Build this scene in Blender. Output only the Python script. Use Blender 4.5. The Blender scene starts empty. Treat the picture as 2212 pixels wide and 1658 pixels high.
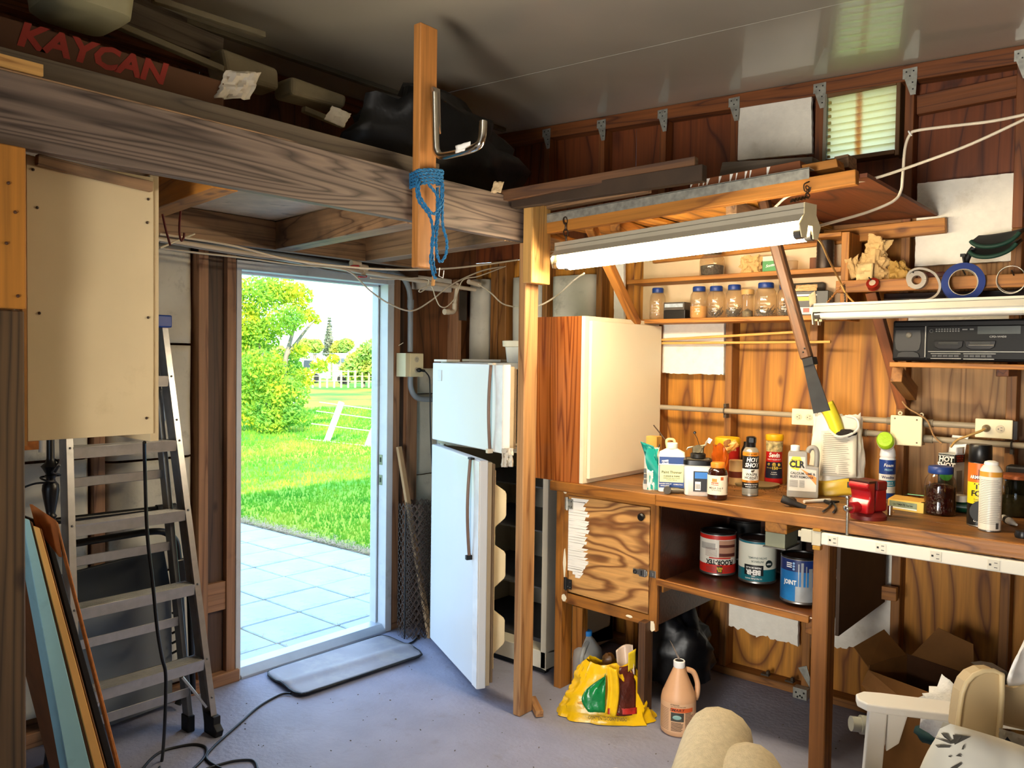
import bpy, bmesh, math, random
import numpy as np
from mathutils import Vector, Matrix, noise as mnoise

random.seed(7)
np.random.seed(7)
PI = math.pi
SC = bpy.context.scene
COL = SC.collection

# ------------------------------------------------------------------ camera
# solved from the two wall directions and the verticals of the room (2212x1658 frame)
FPX, CX, CY, CAMH = 1760.07, 1106.0, 829.0, 1.63
CAM_R = Vector((0.76390, 0.64517, 0.01397))
_yaw, _pit, _rol = -0.701417, -0.0314546, 0.0139758


def _axes(yaw, pit, rol):
    f = Vector((math.sin(yaw) * math.cos(pit), math.cos(yaw) * math.cos(pit), math.sin(pit)))
    r = Vector((math.cos(yaw), -math.sin(yaw), 0))
    u = r.cross(f)
    return r * math.cos(rol) + u * math.sin(rol), u * math.cos(rol) - r * math.sin(rol), f


AR, AU, AF = _axes(_yaw, _pit, _rol)
EYE = Vector((0, 0, CAMH))
cd = bpy.data.cameras.new('camera')
cam = bpy.data.objects.new('camera', cd)
COL.objects.link(cam)
cam.matrix_world = Matrix(((AR.x, AU.x, -AF.x, EYE.x), (AR.y, AU.y, -AF.y, EYE.y), (AR.z, AU.z, -AF.z, EYE.z), (0, 0, 0, 1)))
cd.sensor_width = 36
cd.lens = FPX * 36 / 2212
cd.clip_start = 0.02
cd.clip_end = 500
SC.camera = cam

# ------------------------------------------------------------------ world, sun, exposure
SKY_STRENGTH = 9.0
SUN_STRENGTH = 7.0
TUBE_STRENGTH = 75.0
w = bpy.data.worlds.new('sky')
SC.world = w
w.use_nodes = True
nt = w.node_tree
nt.nodes.clear()
_o = nt.nodes.new('ShaderNodeOutputWorld')
_b = nt.nodes.new('ShaderNodeBackground')
_tc = nt.nodes.new('ShaderNodeTexCoord')
_sx = nt.nodes.new('ShaderNodeSeparateXYZ')
_rp = nt.nodes.new('ShaderNodeValToRGB')
_nz = nt.nodes.new('ShaderNodeTexNoise')
_mp = nt.nodes.new('ShaderNodeMapping')
_mx = nt.nodes.new('ShaderNodeMix')
_mx.data_type = 'RGBA'
_cr = nt.nodes.new('ShaderNodeValToRGB')
nt.links.new(_tc.outputs['Generated'], _sx.inputs[0])
nt.links.new(_sx.outputs['Z'], _rp.inputs[0])
_e = _rp.color_ramp.elements
_e[0].position, _e[0].color = 0.0, (0.26, 0.33, 0.40, 1)
_e[1].position, _e[1].color = 0.9, (0.09, 0.19, 0.38, 1)
_m1 = _e.new(0.22)
_m1.color = (0.17, 0.27, 0.39, 1)
_mp.inputs['Scale'].default_value = (1.5, 1.5, 6)
nt.links.new(_tc.outputs['Generated'], _mp.inputs[0])
nt.links.new(_mp.outputs[0], _nz.inputs['Vector'])
_nz.inputs['Scale'].default_value = 2.2
_nz.inputs['Detail'].default_value = 5
nt.links.new(_nz.outputs[0], _cr.inputs[0])
_cr.color_ramp.elements[0].position = 0.48
_cr.color_ramp.elements[1].position = 0.72
nt.links.new(_cr.outputs[0], _mx.inputs[0])
nt.links.new(_rp.outputs[0], _mx.inputs[6])
_mx.inputs[7].default_value = (0.34, 0.38, 0.42, 1)
nt.links.new(_mx.outputs[2], _b.inputs[0])
_b.inputs[1].default_value = SKY_STRENGTH
nt.links.new(_b.outputs[0], _o.inputs[0])

sl = bpy.data.lights.new('sun', 'SUN')
sl.energy = SUN_STRENGTH
sl.angle = 0.01
sl.color = (1, 0.86, 0.62)
so = bpy.data.objects.new('sun', sl)
COL.objects.link(so)
_sd = Vector((0.80, -0.62, 0.52)).normalized()      # towards the sun: behind the shed, low
so.rotation_euler = _sd.to_track_quat('Z', 'Y').to_euler()

# assumed spot light, unseen, added low behind the viewer, turned on the bench wall
al = bpy.data.lights.new('assumed_fill_spot', 'SPOT')
al.energy = 430
al.spot_size = math.radians(90)
al.spot_blend = 0.8
al.shadow_soft_size = 0.5
al.color = (1, 0.92, 0.80)
ao = bpy.data.objects.new('assumed_fill_spot', al)
COL.objects.link(ao)
ao.location = (-.75, -1.2, 1.05)
ao.rotation_euler = (Vector((-.75, -1.2, 1.05)) - Vector((-.75, 3.9, 2.0))).to_track_quat('Z', 'Y').to_euler()

SC.view_settings.view_transform = 'Standard'
SC.view_settings.look = 'None'
SC.view_settings.exposure = 0.5
SC.view_settings.gamma = 1.0
SC.view_settings.use_curve_mapping = False
SC.cycles.max_bounces = 8
SC.cycles.diffuse_bounces = 4
SC.cycles.glossy_bounces = 4
SC.cycles.transmission_bounces = 8
SC.cycles.transparent_max_bounces = 12
SC.cycles.caustics_reflective = False
SC.cycles.caustics_refractive = False
SC.cycles.sample_clamp_indirect = 6
SC.cycles.use_adaptive_sampling = True


# ------------------------------------------------------------------ where a seen point lies on a real plane
def ray(x, y):
    return AF + AR * ((x - CX) / FPX) - AU * ((y - CY) / FPX)


def _pl(x, y, i, v):
    d = ray(x, y)
    return EYE + d * ((v - EYE[i]) / d[i])


def PX(x, y, v): return _pl(x, y, 0, v)
def PY(x, y, v): return _pl(x, y, 1, v)
def PZ(x, y, v): return _pl(x, y, 2, v)
def PD(x, y, t): return EYE + ray(x, y) * t


# ------------------------------------------------------------------ colours and materials
def lin(h):
    h = h.lstrip('#')
    c = [int(h[i:i + 2], 16) / 255 for i in (0, 2, 4)]
    return tuple((x / 12.92 if x <= 0.04045 else ((x + 0.055) / 1.055) ** 2.4) for x in c) + (1,)


_MC = {}


def nodes(name):
    m = bpy.data.materials.new(name)
    m.use_nodes = True
    t = m.node_tree
    return m, t, t.nodes['Principled BSDF'], t.nodes.new, t.links.new


def pm(hexc, rough=0.5, metal=0.0, var=0.10, scale=12, bump=0.0, bscale=60, trans=0.0, alpha=1.0, coat=0.0, dirt=None, ior=1.45, emit=0.0, stretch=None, spec=0.5, dlo=0.5, dhi=0.75, dscale=4):
    """a coloured surface with a little uneven tone, optional fine relief and optional dirt blotches"""
    k = (hexc, rough, metal, var, scale, bump, bscale, trans, alpha, coat, dirt, ior, emit, stretch, spec, dlo, dhi, dscale)
    if k in _MC:
        return _MC[k]
    m, t, p, N, L = nodes('m_' + hexc.lstrip('#'))
    tc = N('ShaderNodeTexCoord')
    mp = N('ShaderNodeMapping')
    L(tc.outputs['Object'], mp.inputs[0])
    if stretch:
        mp.inputs['Scale'].default_value = stretch
    nz = N('ShaderNodeTexNoise')
    nz.inputs['Scale'].default_value = scale
    nz.inputs['Detail'].default_value = 4
    L(mp.outputs[0], nz.inputs['Vector'])
    c = lin(hexc)
    r = N('ShaderNodeValToRGB')
    r.color_ramp.elements[0].position = 0.3
    r.color_ramp.elements[1].position = 0.7
    r.color_ramp.elements[0].color = tuple(max(0, x * (1 - var)) for x in c[:3]) + (1,)
    r.color_ramp.elements[1].color = tuple(min(1, x * (1 + var)) for x in c[:3]) + (1,)
    L(nz.outputs[0], r.inputs[0])
    out = r.outputs[0]
    if dirt:
        n2 = N('ShaderNodeTexNoise')
        n2.inputs['Scale'].default_value = dscale
        n2.inputs['Detail'].default_value = 8
        n2.inputs['Roughness'].default_value = 0.7
        L(mp.outputs[0], n2.inputs['Vector'])
        r2 = N('ShaderNodeValToRGB')
        r2.color_ramp.elements[0].position = dlo
        r2.color_ramp.elements[1].position = dhi
        L(n2.outputs[0], r2.inputs[0])
        mx = N('ShaderNodeMix')
        mx.data_type = 'RGBA'
        L(r2.outputs[0], mx.inputs[0])
        L(out, mx.inputs[6])
        mx.inputs[7].default_value = lin(dirt)
        out = mx.outputs[2]
    L(out, p.inputs['Base Color'])
    p.inputs['Roughness'].default_value = rough
    p.inputs['Metallic'].default_value = metal
    p.inputs['Transmission Weight'].default_value = trans
    p.inputs['Alpha'].default_value = alpha
    p.inputs['Coat Weight'].default_value = coat
    p.inputs['IOR'].default_value = ior
    p.inputs['Specular IOR Level'].default_value = spec
    if emit:
        L(out, p.inputs['Emission Color'])
        p.inputs['Emission Strength'].default_value = emit
    if bump:
        n3 = N('ShaderNodeTexNoise')
        n3.inputs['Scale'].default_value = bscale
        n3.inputs['Detail'].default_value = 3
        L(mp.outputs[0], n3.inputs['Vector'])
        b = N('ShaderNodeBump')
        b.inputs['Strength'].default_value = bump
        b.inputs['Distance'].default_value = 0.01
        L(n3.outputs[0], b.inputs['Height'])
        L(b.outputs[0], p.inputs['Normal'])
    _MC[k] = m
    return m


def wood(name, light, dark, bands=7, k=3.0, sx=0.14, rough=0.6, fiber=0.35, sharp=0.55, knots=True, dirt=None, dlo=.52, dhi=.7, coat=0.0):
    """sawn wood or plywood; the grain runs along the object's own X"""
    m, t, p, N, L = nodes(name)
    tc = N('ShaderNodeTexCoord')
    oi = N('ShaderNodeObjectInfo')
    off = N('ShaderNodeVectorMath')
    off.operation = 'SCALE'
    off.inputs[0].default_value = (37, 17, 91)
    L(oi.outputs['Random'], off.inputs['Scale'])
    ad = N('ShaderNodeVectorMath')
    L(tc.outputs['Object'], ad.inputs[0])
    L(off.outputs[0], ad.inputs[1])
    mp = N('ShaderNodeMapping')
    mp.inputs['Scale'].default_value = (k * sx, k, k)
    L(ad.outputs[0], mp.inputs[0])
    nz = N('ShaderNodeTexNoise')
    nz.inputs['Scale'].default_value = 1.0
    nz.inputs['Detail'].default_value = 2.5
    nz.inputs['Roughness'].default_value = 0.45
    nz.inputs['Distortion'].default_value = 0.35
    L(mp.outputs[0], nz.inputs['Vector'])
    mu = N('ShaderNodeMath')
    mu.operation = 'MULTIPLY'
    mu.inputs[1].default_value = bands * 2.2
    L(nz.outputs[0], mu.inputs[0])
    fr = N('ShaderNodeMath')
    fr.operation = 'FRACT'
    L(mu.outputs[0], fr.inputs[0])
    r = N('ShaderNodeValToRGB')
    e = r.color_ramp.elements
    l, d = lin(light), lin(dark)
    md = tuple(l[i] * (1 - sharp * .55) + d[i] * sharp * .55 for i in range(3)) + (1,)
    e[0].position, e[0].color = 0.0, d
    e[1].position, e[1].color = 1.0, d
    a = e.new(0.10); a.color = md
    a = e.new(0.35); a.color = l
    a = e.new(0.70); a.color = l
    a = e.new(0.93); a.color = md
    L(fr.outputs[0], r.inputs[0])
    m2 = N('ShaderNodeMapping')
    m2.inputs['Scale'].default_value = (2.5, 70, 70)
    L(ad.outputs[0], m2.inputs[0])
    n2 = N('ShaderNodeTexNoise')
    n2.inputs['Scale'].default_value = 1.0
    n2.inputs['Detail'].default_value = 3
    L(m2.outputs[0], n2.inputs['Vector'])
    r2 = N('ShaderNodeValToRGB')
    r2.color_ramp.elements[0].position = .25
    r2.color_ramp.elements[1].position = .75
    v = 1 - fiber
    r2.color_ramp.elements[0].color = (v, v, v, 1)
    r2.color_ramp.elements[1].color = (1.08, 1.06, 1.04, 1)
    L(n2.outputs[0], r2.inputs[0])
    mx = N('ShaderNodeMix'); mx.data_type = 'RGBA'; mx.blend_type = 'MULTIPLY'
    mx.inputs[0].default_value = 1
    L(r.outputs[0], mx.inputs[6]); L(r2.outputs[0], mx.inputs[7])
    out = mx.outputs[2]
    if knots:
        vo = N('ShaderNodeTexVoronoi')
        vo.inputs['Scale'].default_value = 1.0
        m3 = N('ShaderNodeMapping'); m3.inputs['Scale'].default_value = (2.2, 4.5, 4.5)
        L(ad.outputs[0], m3.inputs[0]); L(m3.outputs[0], vo.inputs['Vector'])
        r3 = N('ShaderNodeValToRGB')
        r3.color_ramp.elements[0].position = .03; r3.color_ramp.elements[0].color = (.25, .16, .1, 1)
        r3.color_ramp.elements[1].position = .09; r3.color_ramp.elements[1].color = (1, 1, 1, 1)
        L(vo.outputs['Distance'], r3.inputs[0])
        mk = N('ShaderNodeMix'); mk.data_type = 'RGBA'; mk.blend_type = 'MULTIPLY'; mk.inputs[0].default_value = .8
        L(out, mk.inputs[6]); L(r3.outputs[0], mk.inputs[7])
        out = mk.outputs[2]
    if dirt:
        n4 = N('ShaderNodeTexNoise'); n4.inputs['Scale'].default_value = 5; n4.inputs['Detail'].default_value = 8
        L(ad.outputs[0], n4.inputs['Vector'])
        r4 = N('ShaderNodeValToRGB'); r4.color_ramp.elements[0].position = dlo; r4.color_ramp.elements[1].position = dhi
        L(n4.outputs[0], r4.inputs[0])
        m4 = N('ShaderNodeMix'); m4.data_type = 'RGBA'
        L(r4.outputs[0], m4.inputs[0]); L(out, m4.inputs[6]); m4.inputs[7].default_value = lin(dirt)
        out = m4.outputs[2]
    L(out, p.inputs['Base Color'])
    p.inputs['Roughness'].default_value = rough
    p.inputs['Coat Weight'].default_value = coat
    p.inputs['Coat Roughness'].default_value = .3
    b = N('ShaderNodeBump'); b.inputs['Strength'].default_value = .25; b.inputs['Distance'].default_value = .004
    L(n2.outputs[0], b.inputs['Height']); L(b.outputs[0], p.inputs['Normal'])
    return m


def emitter(name, col, s):
    m, t, p, N, L = nodes(name)
    p.inputs['Base Color'].default_value = col + (1,)
    p.inputs['Emission Color'].default_value = col + (1,)
    p.inputs['Emission Strength'].default_value = s
    return m


def glass(name, tint, rough=0.05, fac=0.18, milky=0.0):
    """thin clear plastic or glass: see-through, a gloss that grows towards the rim, a little haze if milky"""
    m, t, p, N, L = nodes(name)
    tr = N('ShaderNodeBsdfTransparent'); tr.inputs[0].default_value = lin(tint)
    gl = N('ShaderNodeBsdfGlossy'); gl.inputs['Roughness'].default_value = rough
    lw = N('ShaderNodeLayerWeight'); lw.inputs[0].default_value = .25
    mr = N('ShaderNodeMapRange'); mr.inputs[3].default_value = .03; mr.inputs[4].default_value = .45
    L(lw.outputs['Facing'], mr.inputs[0])
    mx = N('ShaderNodeMixShader')
    L(mr.outputs[0], mx.inputs[0]); L(tr.outputs[0], mx.inputs[1]); L(gl.outputs[0], mx.inputs[2])
    out = mx
    if milky:
        df = N('ShaderNodeBsdfDiffuse'); df.inputs[0].default_value = lin(tint)
        out = N('ShaderNodeMixShader'); out.inputs[0].default_value = milky
        L(mx.outputs[0], out.inputs[1]); L(df.outputs[0], out.inputs[2])
    L(out.outputs[0], t.nodes['Material Output'].inputs[0])
    return m


# ------------------------------------------------------------------ meshes
class MB:
    def __init__(s):
        s.v, s.f = [], []

    def add(s, vs, fs):
        n = len(s.v)
        s.v += [tuple(v) for v in vs]
        s.f += [tuple(i + n for i in f) for f in fs]
        return s

    def box(s, c, d, M=None):
        x, y, z = (k / 2 for k in d)
        vs = [Vector((a * x, b * y, e * z)) for a in (-1, 1) for b in (-1, 1) for e in (-1, 1)]
        if M is not None:
            vs = [M @ v for v in vs]
        c = Vector(c)
        return s.add([v + c for v in vs], [(0, 1, 3, 2), (4, 6, 7, 5), (0, 4, 5, 1), (2, 3, 7, 6), (0, 2, 6, 4), (1, 5, 7, 3)])

    def bb(s, lo, hi):
        lo, hi = Vector(lo), Vector(hi)
        return s.box((lo + hi) / 2, [abs(a) for a in (hi - lo)])

    def hexa(s, a, b):
        """a prism between two quads"""
        return s.add(list(a) + list(b), [(3, 2, 1, 0), (4, 5, 6, 7), (0, 1, 5, 4), (1, 2, 6, 5), (2, 3, 7, 6), (3, 0, 4, 7)])

    def prism(s, pts, h, axis=2, at=0.0):
        """outline pts (2-D) pushed along axis from at to at+h"""
        def up(p, t):
            q = list(p); q.insert(axis, t); return q
        n = len(pts)
        vs = [up(p, at) for p in pts] + [up(p, at + h) for p in pts]
        fs = [tuple(range(n - 1, -1, -1)), tuple(range(n, 2 * n))] + [(i, (i + 1) % n, n + (i + 1) % n, n + i) for i in range(n)]
        return s.add(vs, fs)

    def lathe(s, prof, n=24, c=(0, 0, 0), sq=1.0, sy=1.0):
        """profile [(r,z)] about Z; sq<1 squares the section off"""
        c = Vector(c)
        rings = []
        base = len(s.v)
        for r, z in prof:
            for i in range(n):
                a = 2 * PI * i / n
                x, y = math.cos(a), math.sin(a)
                if sq != 1.0:
                    x = math.copysign(abs(x) ** sq, x); y = math.copysign(abs(y) ** sq, y)
                s.v.append((c.x + r * x, c.y + r * y * sy, c.z + z))
        for j in range(len(prof) - 1):
            for i in range(n):
                k = (i + 1) % n
                s.f.append((base + j * n + i, base + j * n + k, base + (j + 1) * n + k, base + (j + 1) * n + i))
        closed = prof[0] == prof[-1]
        if prof[0][0] > 1e-5 and not closed:
            s.f.append(tuple(base + i for i in range(n - 1, -1, -1)))
        if prof[-1][0] > 1e-5 and not closed:
            s.f.append(tuple(base + (len(prof) - 1) * n + i for i in range(n)))
        return s

    def arc(s, r, z0, z1, a0, a1, n=14, c=(0, 0, 0), sy=1.0):
        """strip of a cylinder; angle 0 faces local -Y, positive to the right"""
        vs, fs = [], []
        for i in range(n + 1):
            a = a0 + (a1 - a0) * i / n
            for z in (z0, z1):
                vs.append((c[0] + r * math.sin(a), c[1] - r * math.cos(a) * sy, c[2] + z))
        for i in range(n):
            fs.append((2 * i, 2 * i + 2, 2 * i + 3, 2 * i + 1))
        return s.add(vs, fs)

    def tube(s, pts, r, n=8, closed=False, flat=None):
        pts = [Vector(p) for p in pts]
        rs = r if isinstance(r, (list, tuple)) else [r] * len(pts)
        base = len(s.v)
        m = len(pts)
        nrm = None
        for i, p in enumerate(pts):
            if closed:
                t = pts[(i + 1) % m] - pts[i - 1]
            else:
                t = pts[min(i + 1, m - 1)] - pts[max(i - 1, 0)]
            t.normalize()
            if nrm is None:
                nrm = t.orthogonal().normalized()
                if flat is not None:
                    nrm = (Vector(flat) - t * t.dot(Vector(flat))).normalized()
            else:
                nrm = nrm - t * nrm.dot(t)
                if nrm.length < 1e-6:
                    nrm = t.orthogonal()
                nrm.normalize()
            bn = t.cross(nrm)
            for k in range(n):
                a = 2 * PI * k / n
                q = p + (nrm * math.cos(a) + bn * math.sin(a)) * rs[i]
                s.v.append(tuple(q))
        for i in range(m if closed else m - 1):
            j = (i + 1) % m
            for k in range(n):
                q = (k + 1) % n
                s.f.append((base + i * n + k, base + i * n + q, base + j * n + q, base + j * n + k))
        if not closed:
            s.f.append(tuple(base + k for k in range(n - 1, -1, -1)))
            s.f.append(tuple(base + (m - 1) * n + k for k in range(n)))
        return s

    def torus(s, R, r, c, ax=(0, 0, 1), n=28, k=8, sz=1.0):
        ax = Vector(ax).normalized(); u = ax.orthogonal().normalized(); v = ax.cross(u)
        return s.tube([Vector(c) + (u * math.cos(2 * PI * i / n) + v * math.sin(2 * PI * i / n)) * R for i in range(n)], r, k, True)

    def grid(s, fn, nu, nv):
        base = len(s.v)
        for i in range(nu + 1):
            for j in range(nv + 1):
                s.v.append(tuple(fn(i / nu, j / nv)))
        for i in range(nu):
            for j in range(nv):
                a = base + i * (nv + 1) + j
                s.f.append((a, a + nv + 1, a + nv + 2, a + 1))
        return s

    def ball(s, c, r, n=14, m=8, jit=0.0, sc=(1, 1, 1), seed=0):
        c = Vector(c)
        base = len(s.v)
        for j in range(m + 1):
            th = PI * j / m
            for i in range(n):
                a = 2 * PI * i / n
                d = Vector((math.sin(th) * math.cos(a), math.sin(th) * math.sin(a), -math.cos(th)))
                k = r * (1 + (jit * mnoise.noise(d * 2.2 + Vector((seed, seed * 2, 0))) if jit else 0))
                s.v.append((c.x + d.x * k * sc[0], c.y + d.y * k * sc[1], c.z + d.z * k * sc[2]))
        for j in range(m):
            for i in range(n):
                q = (i + 1) % n
                s.f.append((base + j * n + i, base + j * n + q, base + (j + 1) * n + q, base + (j + 1) * n + i))
        return s

    def xf(s, M):
        s.v = [tuple(M @ Vector(v)) for v in s.v]
        return s


WM = {}          # world matrix of every object made here


def obj(name, mb, m, parent=None, M=None, smooth=None, bevel=0.0, seg=2, thick=0.0, sub=0, label=None, kind=None, world=False):
    """links one mesh; verts are in the parent's frame, or in the frame M (world) if given, or plain world when world=True"""
    me = bpy.data.meshes.new(name)
    me.from_pydata(mb.v, [], mb.f)
    me.validate()
    bm = bmesh.new(); bm.from_mesh(me)
    bmesh.ops.remove_doubles(bm, verts=bm.verts, dist=1e-6)
    bmesh.ops.recalc_face_normals(bm, faces=bm.faces)
    bm.to_mesh(me); bm.free()
    o = bpy.data.objects.new(name, me)
    COL.objects.link(o)
    if isinstance(m, (list, tuple)):
        for q in m: me.materials.append(q)
    else:
        me.materials.append(m)
    if smooth is not None:
        me.polygons.foreach_set('use_smooth', [True] * len(me.polygons))
        me.set_sharp_from_angle(angle=math.radians(smooth))
    P = WM[parent.name] if parent is not None else Matrix()
    W = M if M is not None else (Matrix() if world else P)
    if parent is not None:
        o.parent = parent
        o.matrix_local = P.inverted() @ W
    else:
        o.matrix_world = W
    WM[o.name] = W.copy()
    if thick:
        q = o.modifiers.new('thickness', 'SOLIDIFY'); q.thickness = thick; q.offset = 0
    if sub:
        q = o.modifiers.new('smooth', 'SUBSURF'); q.levels = sub; q.render_levels = sub
    if bevel:
        q = o.modifiers.new('bevel', 'BEVEL'); q.width = bevel; q.segments = seg; q.limit_method = 'ANGLE'
        q.harden_normals = False
    if label: o['label'] = label
    if kind or (parent is not None and name in TINY): o['kind'] = kind or 'stuff'
    return o


TINY = set('screw screw_head nail_hole nail rivet slot fine_print tread_rib hole bars button key trim_line bolt nails paint_drip slat_clip paint_patch moulded_marks screw small_print'.split())


def tag(o, label, cat, group=None):
    o['label'] = label; o['category'] = cat
    if group: o['group'] = group
    return o


def thing(name, label, cat, loc=(0, 0, 0), rz=0.0, group=None, M=None):
    o = bpy.data.objects.new(name, None)
    COL.objects.link(o)
    o.empty_display_size = .05
    W = M if M is not None else Matrix.Translation(Vector(loc)) @ Matrix.Rotation(rz, 4, 'Z')
    o.matrix_world = W
    WM[o.name] = W.copy()
    return tag(o, label, cat, group)


def struct(name):
    o = bpy.data.objects.new(name, None)
    COL.objects.link(o)
    WM[o.name] = Matrix()
    o['kind'] = 'structure'
    return o


def axes_m(p, x, up=(0, 0, 1)):
    x = Vector(x).normalized(); up = Vector(up)
    if abs(x.dot(up.normalized())) > .99:
        up = Vector((0, 1, 0)) if abs(x.y) < .9 else Vector((1, 0, 0))
    y = up.cross(x).normalized(); z = x.cross(y)
    return Matrix(((x.x, y.x, z.x, p[0]), (x.y, y.y, z.y, p[1]), (x.z, y.z, z.z, p[2]), (0, 0, 0, 1)))


def lumber(name, p0, p1, wd, h, m, parent=None, up=(0, 0, 1), bevel=0.002, label=None):
    """a sawn board from p0 to p1 (centre line); its grain runs along it; wd across, h along up"""
    p0, p1 = Vector(p0), Vector(p1)
    L = (p1 - p0).length
    M = axes_m((p0 + p1) / 2, p1 - p0, up)
    return obj(name, MB().box((0, 0, 0), (L, wd, h)), m, parent, M=M, bevel=bevel, seg=1, label=label)


def dup(o, M, label=None, name=None, parent=None):
    """copy of a thing with its parts and their parts, placed at M"""
    def rec(a, par):
        c = a.copy(); COL.objects.link(c)
        if par is not None:
            c.parent = par
        for ch in KIDS(a): rec(ch, c)
        return c
    c = rec(o, None)
    c.matrix_world = M
    WM[c.name] = M.copy()
    if label: c['label'] = label
    return c


def KIDS(o): return [x for x in COL.objects if x.parent == o]


def facing(p):
    """rotation that turns local -Y towards the viewer's side of the room"""
    return math.atan2(-p[0], p[1])


def bez(pts, n=10):
    """smooth curve through the points"""
    pts = [Vector(p) for p in pts]
    out = []
    for i in range(len(pts) - 1):
        a = pts[max(i - 1, 0)]; b = pts[i]; c = pts[i + 1]; d = pts[min(i + 2, len(pts) - 1)]
        for k in range(n):
            t = k / n
            out.append(.5 * ((2 * b) + (c - a) * t + (2 * a - 5 * b + 4 * c - d) * t * t + (3 * b - a - 3 * c + d) * t ** 3))
    out.append(pts[-1])
    return out


_TX = {}


def text(s, size, bold=0.0, shear=0.0, align='CENTER', sx=1.0):
    """flat letters in XY (x right, y up) as (verts, faces)"""
    k = (s, size, bold, shear, align, sx)
    if k not in _TX:
        cu = bpy.data.curves.new('t', 'FONT')
        cu.body = s; cu.size = size; cu.align_x = align; cu.align_y = 'CENTER'
        cu.offset = bold * size; cu.shear = shear; cu.resolution_u = 2
        o = bpy.data.objects.new('t', cu)
        me = o.to_mesh()
        vs = [(v.co.x * sx, v.co.y) for v in me.vertices]
        fs = [tuple(p.vertices) for p in me.polygons]
        o.to_mesh_clear()
        bpy.data.objects.remove(o); bpy.data.curves.remove(cu)
        _TX[k] = (vs, fs)
    return _TX[k]


def letters_cyl(name, s, size, m, parent, r, z, a=0.0, bold=.02, shear=0, sx=1.0, flip=False, c=(0, 0), sy=1.0):
    vs, fs = text(s, size, bold, shear, 'CENTER', sx)
    q = []
    for x, y in vs:
        if flip: x, y = -x, -y
        t = a + x / r
        q.append((c[0] + r * math.sin(t), c[1] - r * math.cos(t) * sy, z + y))
    return obj(name, MB().add(q, fs), m, parent)


def letters(name, s, size, m, parent, o, xd, yd, bold=.02, shear=0, sx=1.0, align='CENTER', world=False):
    vs, fs = text(s, size, bold, shear, align, sx)
    o, xd, yd = Vector(o), Vector(xd).normalized(), Vector(yd).normalized()
    return obj(name, MB().add([o + xd * x + yd * y for x, y in vs], fs), m, parent, world=world)


# ------------------------------------------------------------------ shared materials
PLY = wood('plywood', '#c8872e', '#74400c', bands=8, k=1.9, sx=.21, sharp=1.0)
PLY2 = wood('plywood_pale', '#bd8f58', '#855a2e', bands=9, k=3.4, sx=.10, sharp=.9)
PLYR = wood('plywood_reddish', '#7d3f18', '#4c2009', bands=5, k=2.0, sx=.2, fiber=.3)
PLYD = wood('plywood_contrast', '#cf9a58', '#7a4a1e', bands=5, k=5.5, sx=.28, sharp=1.6, knots=False)
STUD = wood('stud_wood', '#96632c', '#683e16', bands=4, k=8, sx=.06)
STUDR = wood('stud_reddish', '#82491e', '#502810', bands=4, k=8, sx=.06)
PINE = wood('pine', '#b97a2e', '#85501a', bands=4, k=8, sx=.06)
PINED = wood('pine_dim', '#9c7a58', '#5f4632', bands=5, k=7, sx=.07, dirt='#3c3028', dlo=.5, dhi=.8)
BEAM = wood('beam_wood', '#75655a', '#3c302a', bands=11, k=5.5, sx=.05, sharp=1.3, knots=False)
GREYB = wood('weathered_board', '#6c6052', '#4a4038', bands=4, k=7, sx=.06)
POST = wood('post_wood', '#b98a58', '#8a5c34', bands=4, k=8, sx=.05)
POSTO = wood('post_dark', '#5c452a', '#332412', bands=6, k=7, sx=.06, sharp=1.0)
BLOCK = wood('splice_wood', '#cfa05a', '#a3733a', bands=6, k=6, sx=.05)
BENCH = wood('bench_wood', '#a56a28', '#6b3e12', bands=4, k=6, sx=.07, rough=.45, dirt='#5d3a18', dlo=.55, dhi=.78)
BENCHTOP = wood('bench_top_wood', '#8e5e28', '#5e3914', bands=4, k=4, sx=.12, rough=.5, dirt='#3e2610', dlo=.46, dhi=.72)
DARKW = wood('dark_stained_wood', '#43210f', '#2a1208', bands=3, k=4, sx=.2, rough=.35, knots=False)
OLDW = wood('old_handle_wood', '#553519', '#2c1a0a', bands=6, k=9, sx=.05)
GRAIN = wood('woodgrain_laminate', '#a5602c', '#6e3414', bands=9, k=7, sx=.05, rough=.22, sharp=1.2, fiber=.3, knots=False)
FOAM = pm('#eee9dc', .85, var=.04, scale=30, bump=.25, bscale=90, dirt='#c9bfa8', dlo=.58, dhi=.8)
BATT = pm('#c9c4b4', .8, var=.08, scale=8, bump=.2, bscale=25, dirt='#6a6456', dlo=.55, dhi=.85, dscale=7)
WHITE = pm('#e6e4de', .45, var=.04)
CREAM = pm('#e4d9bb', .45, var=.04)
TAN = pm('#d8c9a6', .5, var=.05, scale=4)
TRIMW = pm('#d2d4d6', .4, var=.05, dirt='#a8a49c', dlo=.6, dhi=.8)
ALU = pm('#b4b4b4', .32, metal=.75, var=.08, scale=30, stretch=(1, 1, 1), dirt='#8d8a84', dlo=.55, dhi=.8)
GALV = pm('#a5a59c', .45, metal=.6, var=.25, scale=40)
CHROME = pm('#d0ccc0', .18, metal=1, var=.05)
STEEL = pm('#8c8a86', .35, metal=.9, var=.15, scale=40)
BLACK = pm('#0c0c0d', .35, var=.2)
BLACKM = pm('#131314', .6, var=.2)
CORDB = pm('#141518', .5, var=.1)
CORDW = pm('#d9ccb4', .5, var=.08)
PVCW = pm('#d8c8b0', .4, var=.06)
PVCG = pm('#8a9096', .45, var=.08)
PVCT = pm('#9c917c', .45, var=.06)
CARD = pm('#8a6236', .75, var=.12, scale=20)
PAPERB = pm('#c9a468', .8, var=.12, scale=16)
INK = pm('#111111', .5, var=0)
INKW = pm('#f2f0ea', .5, var=0)
INKR = pm('#b5201c', .5, var=0)
INKY = pm('#ecc81e', .5, var=0)
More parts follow.
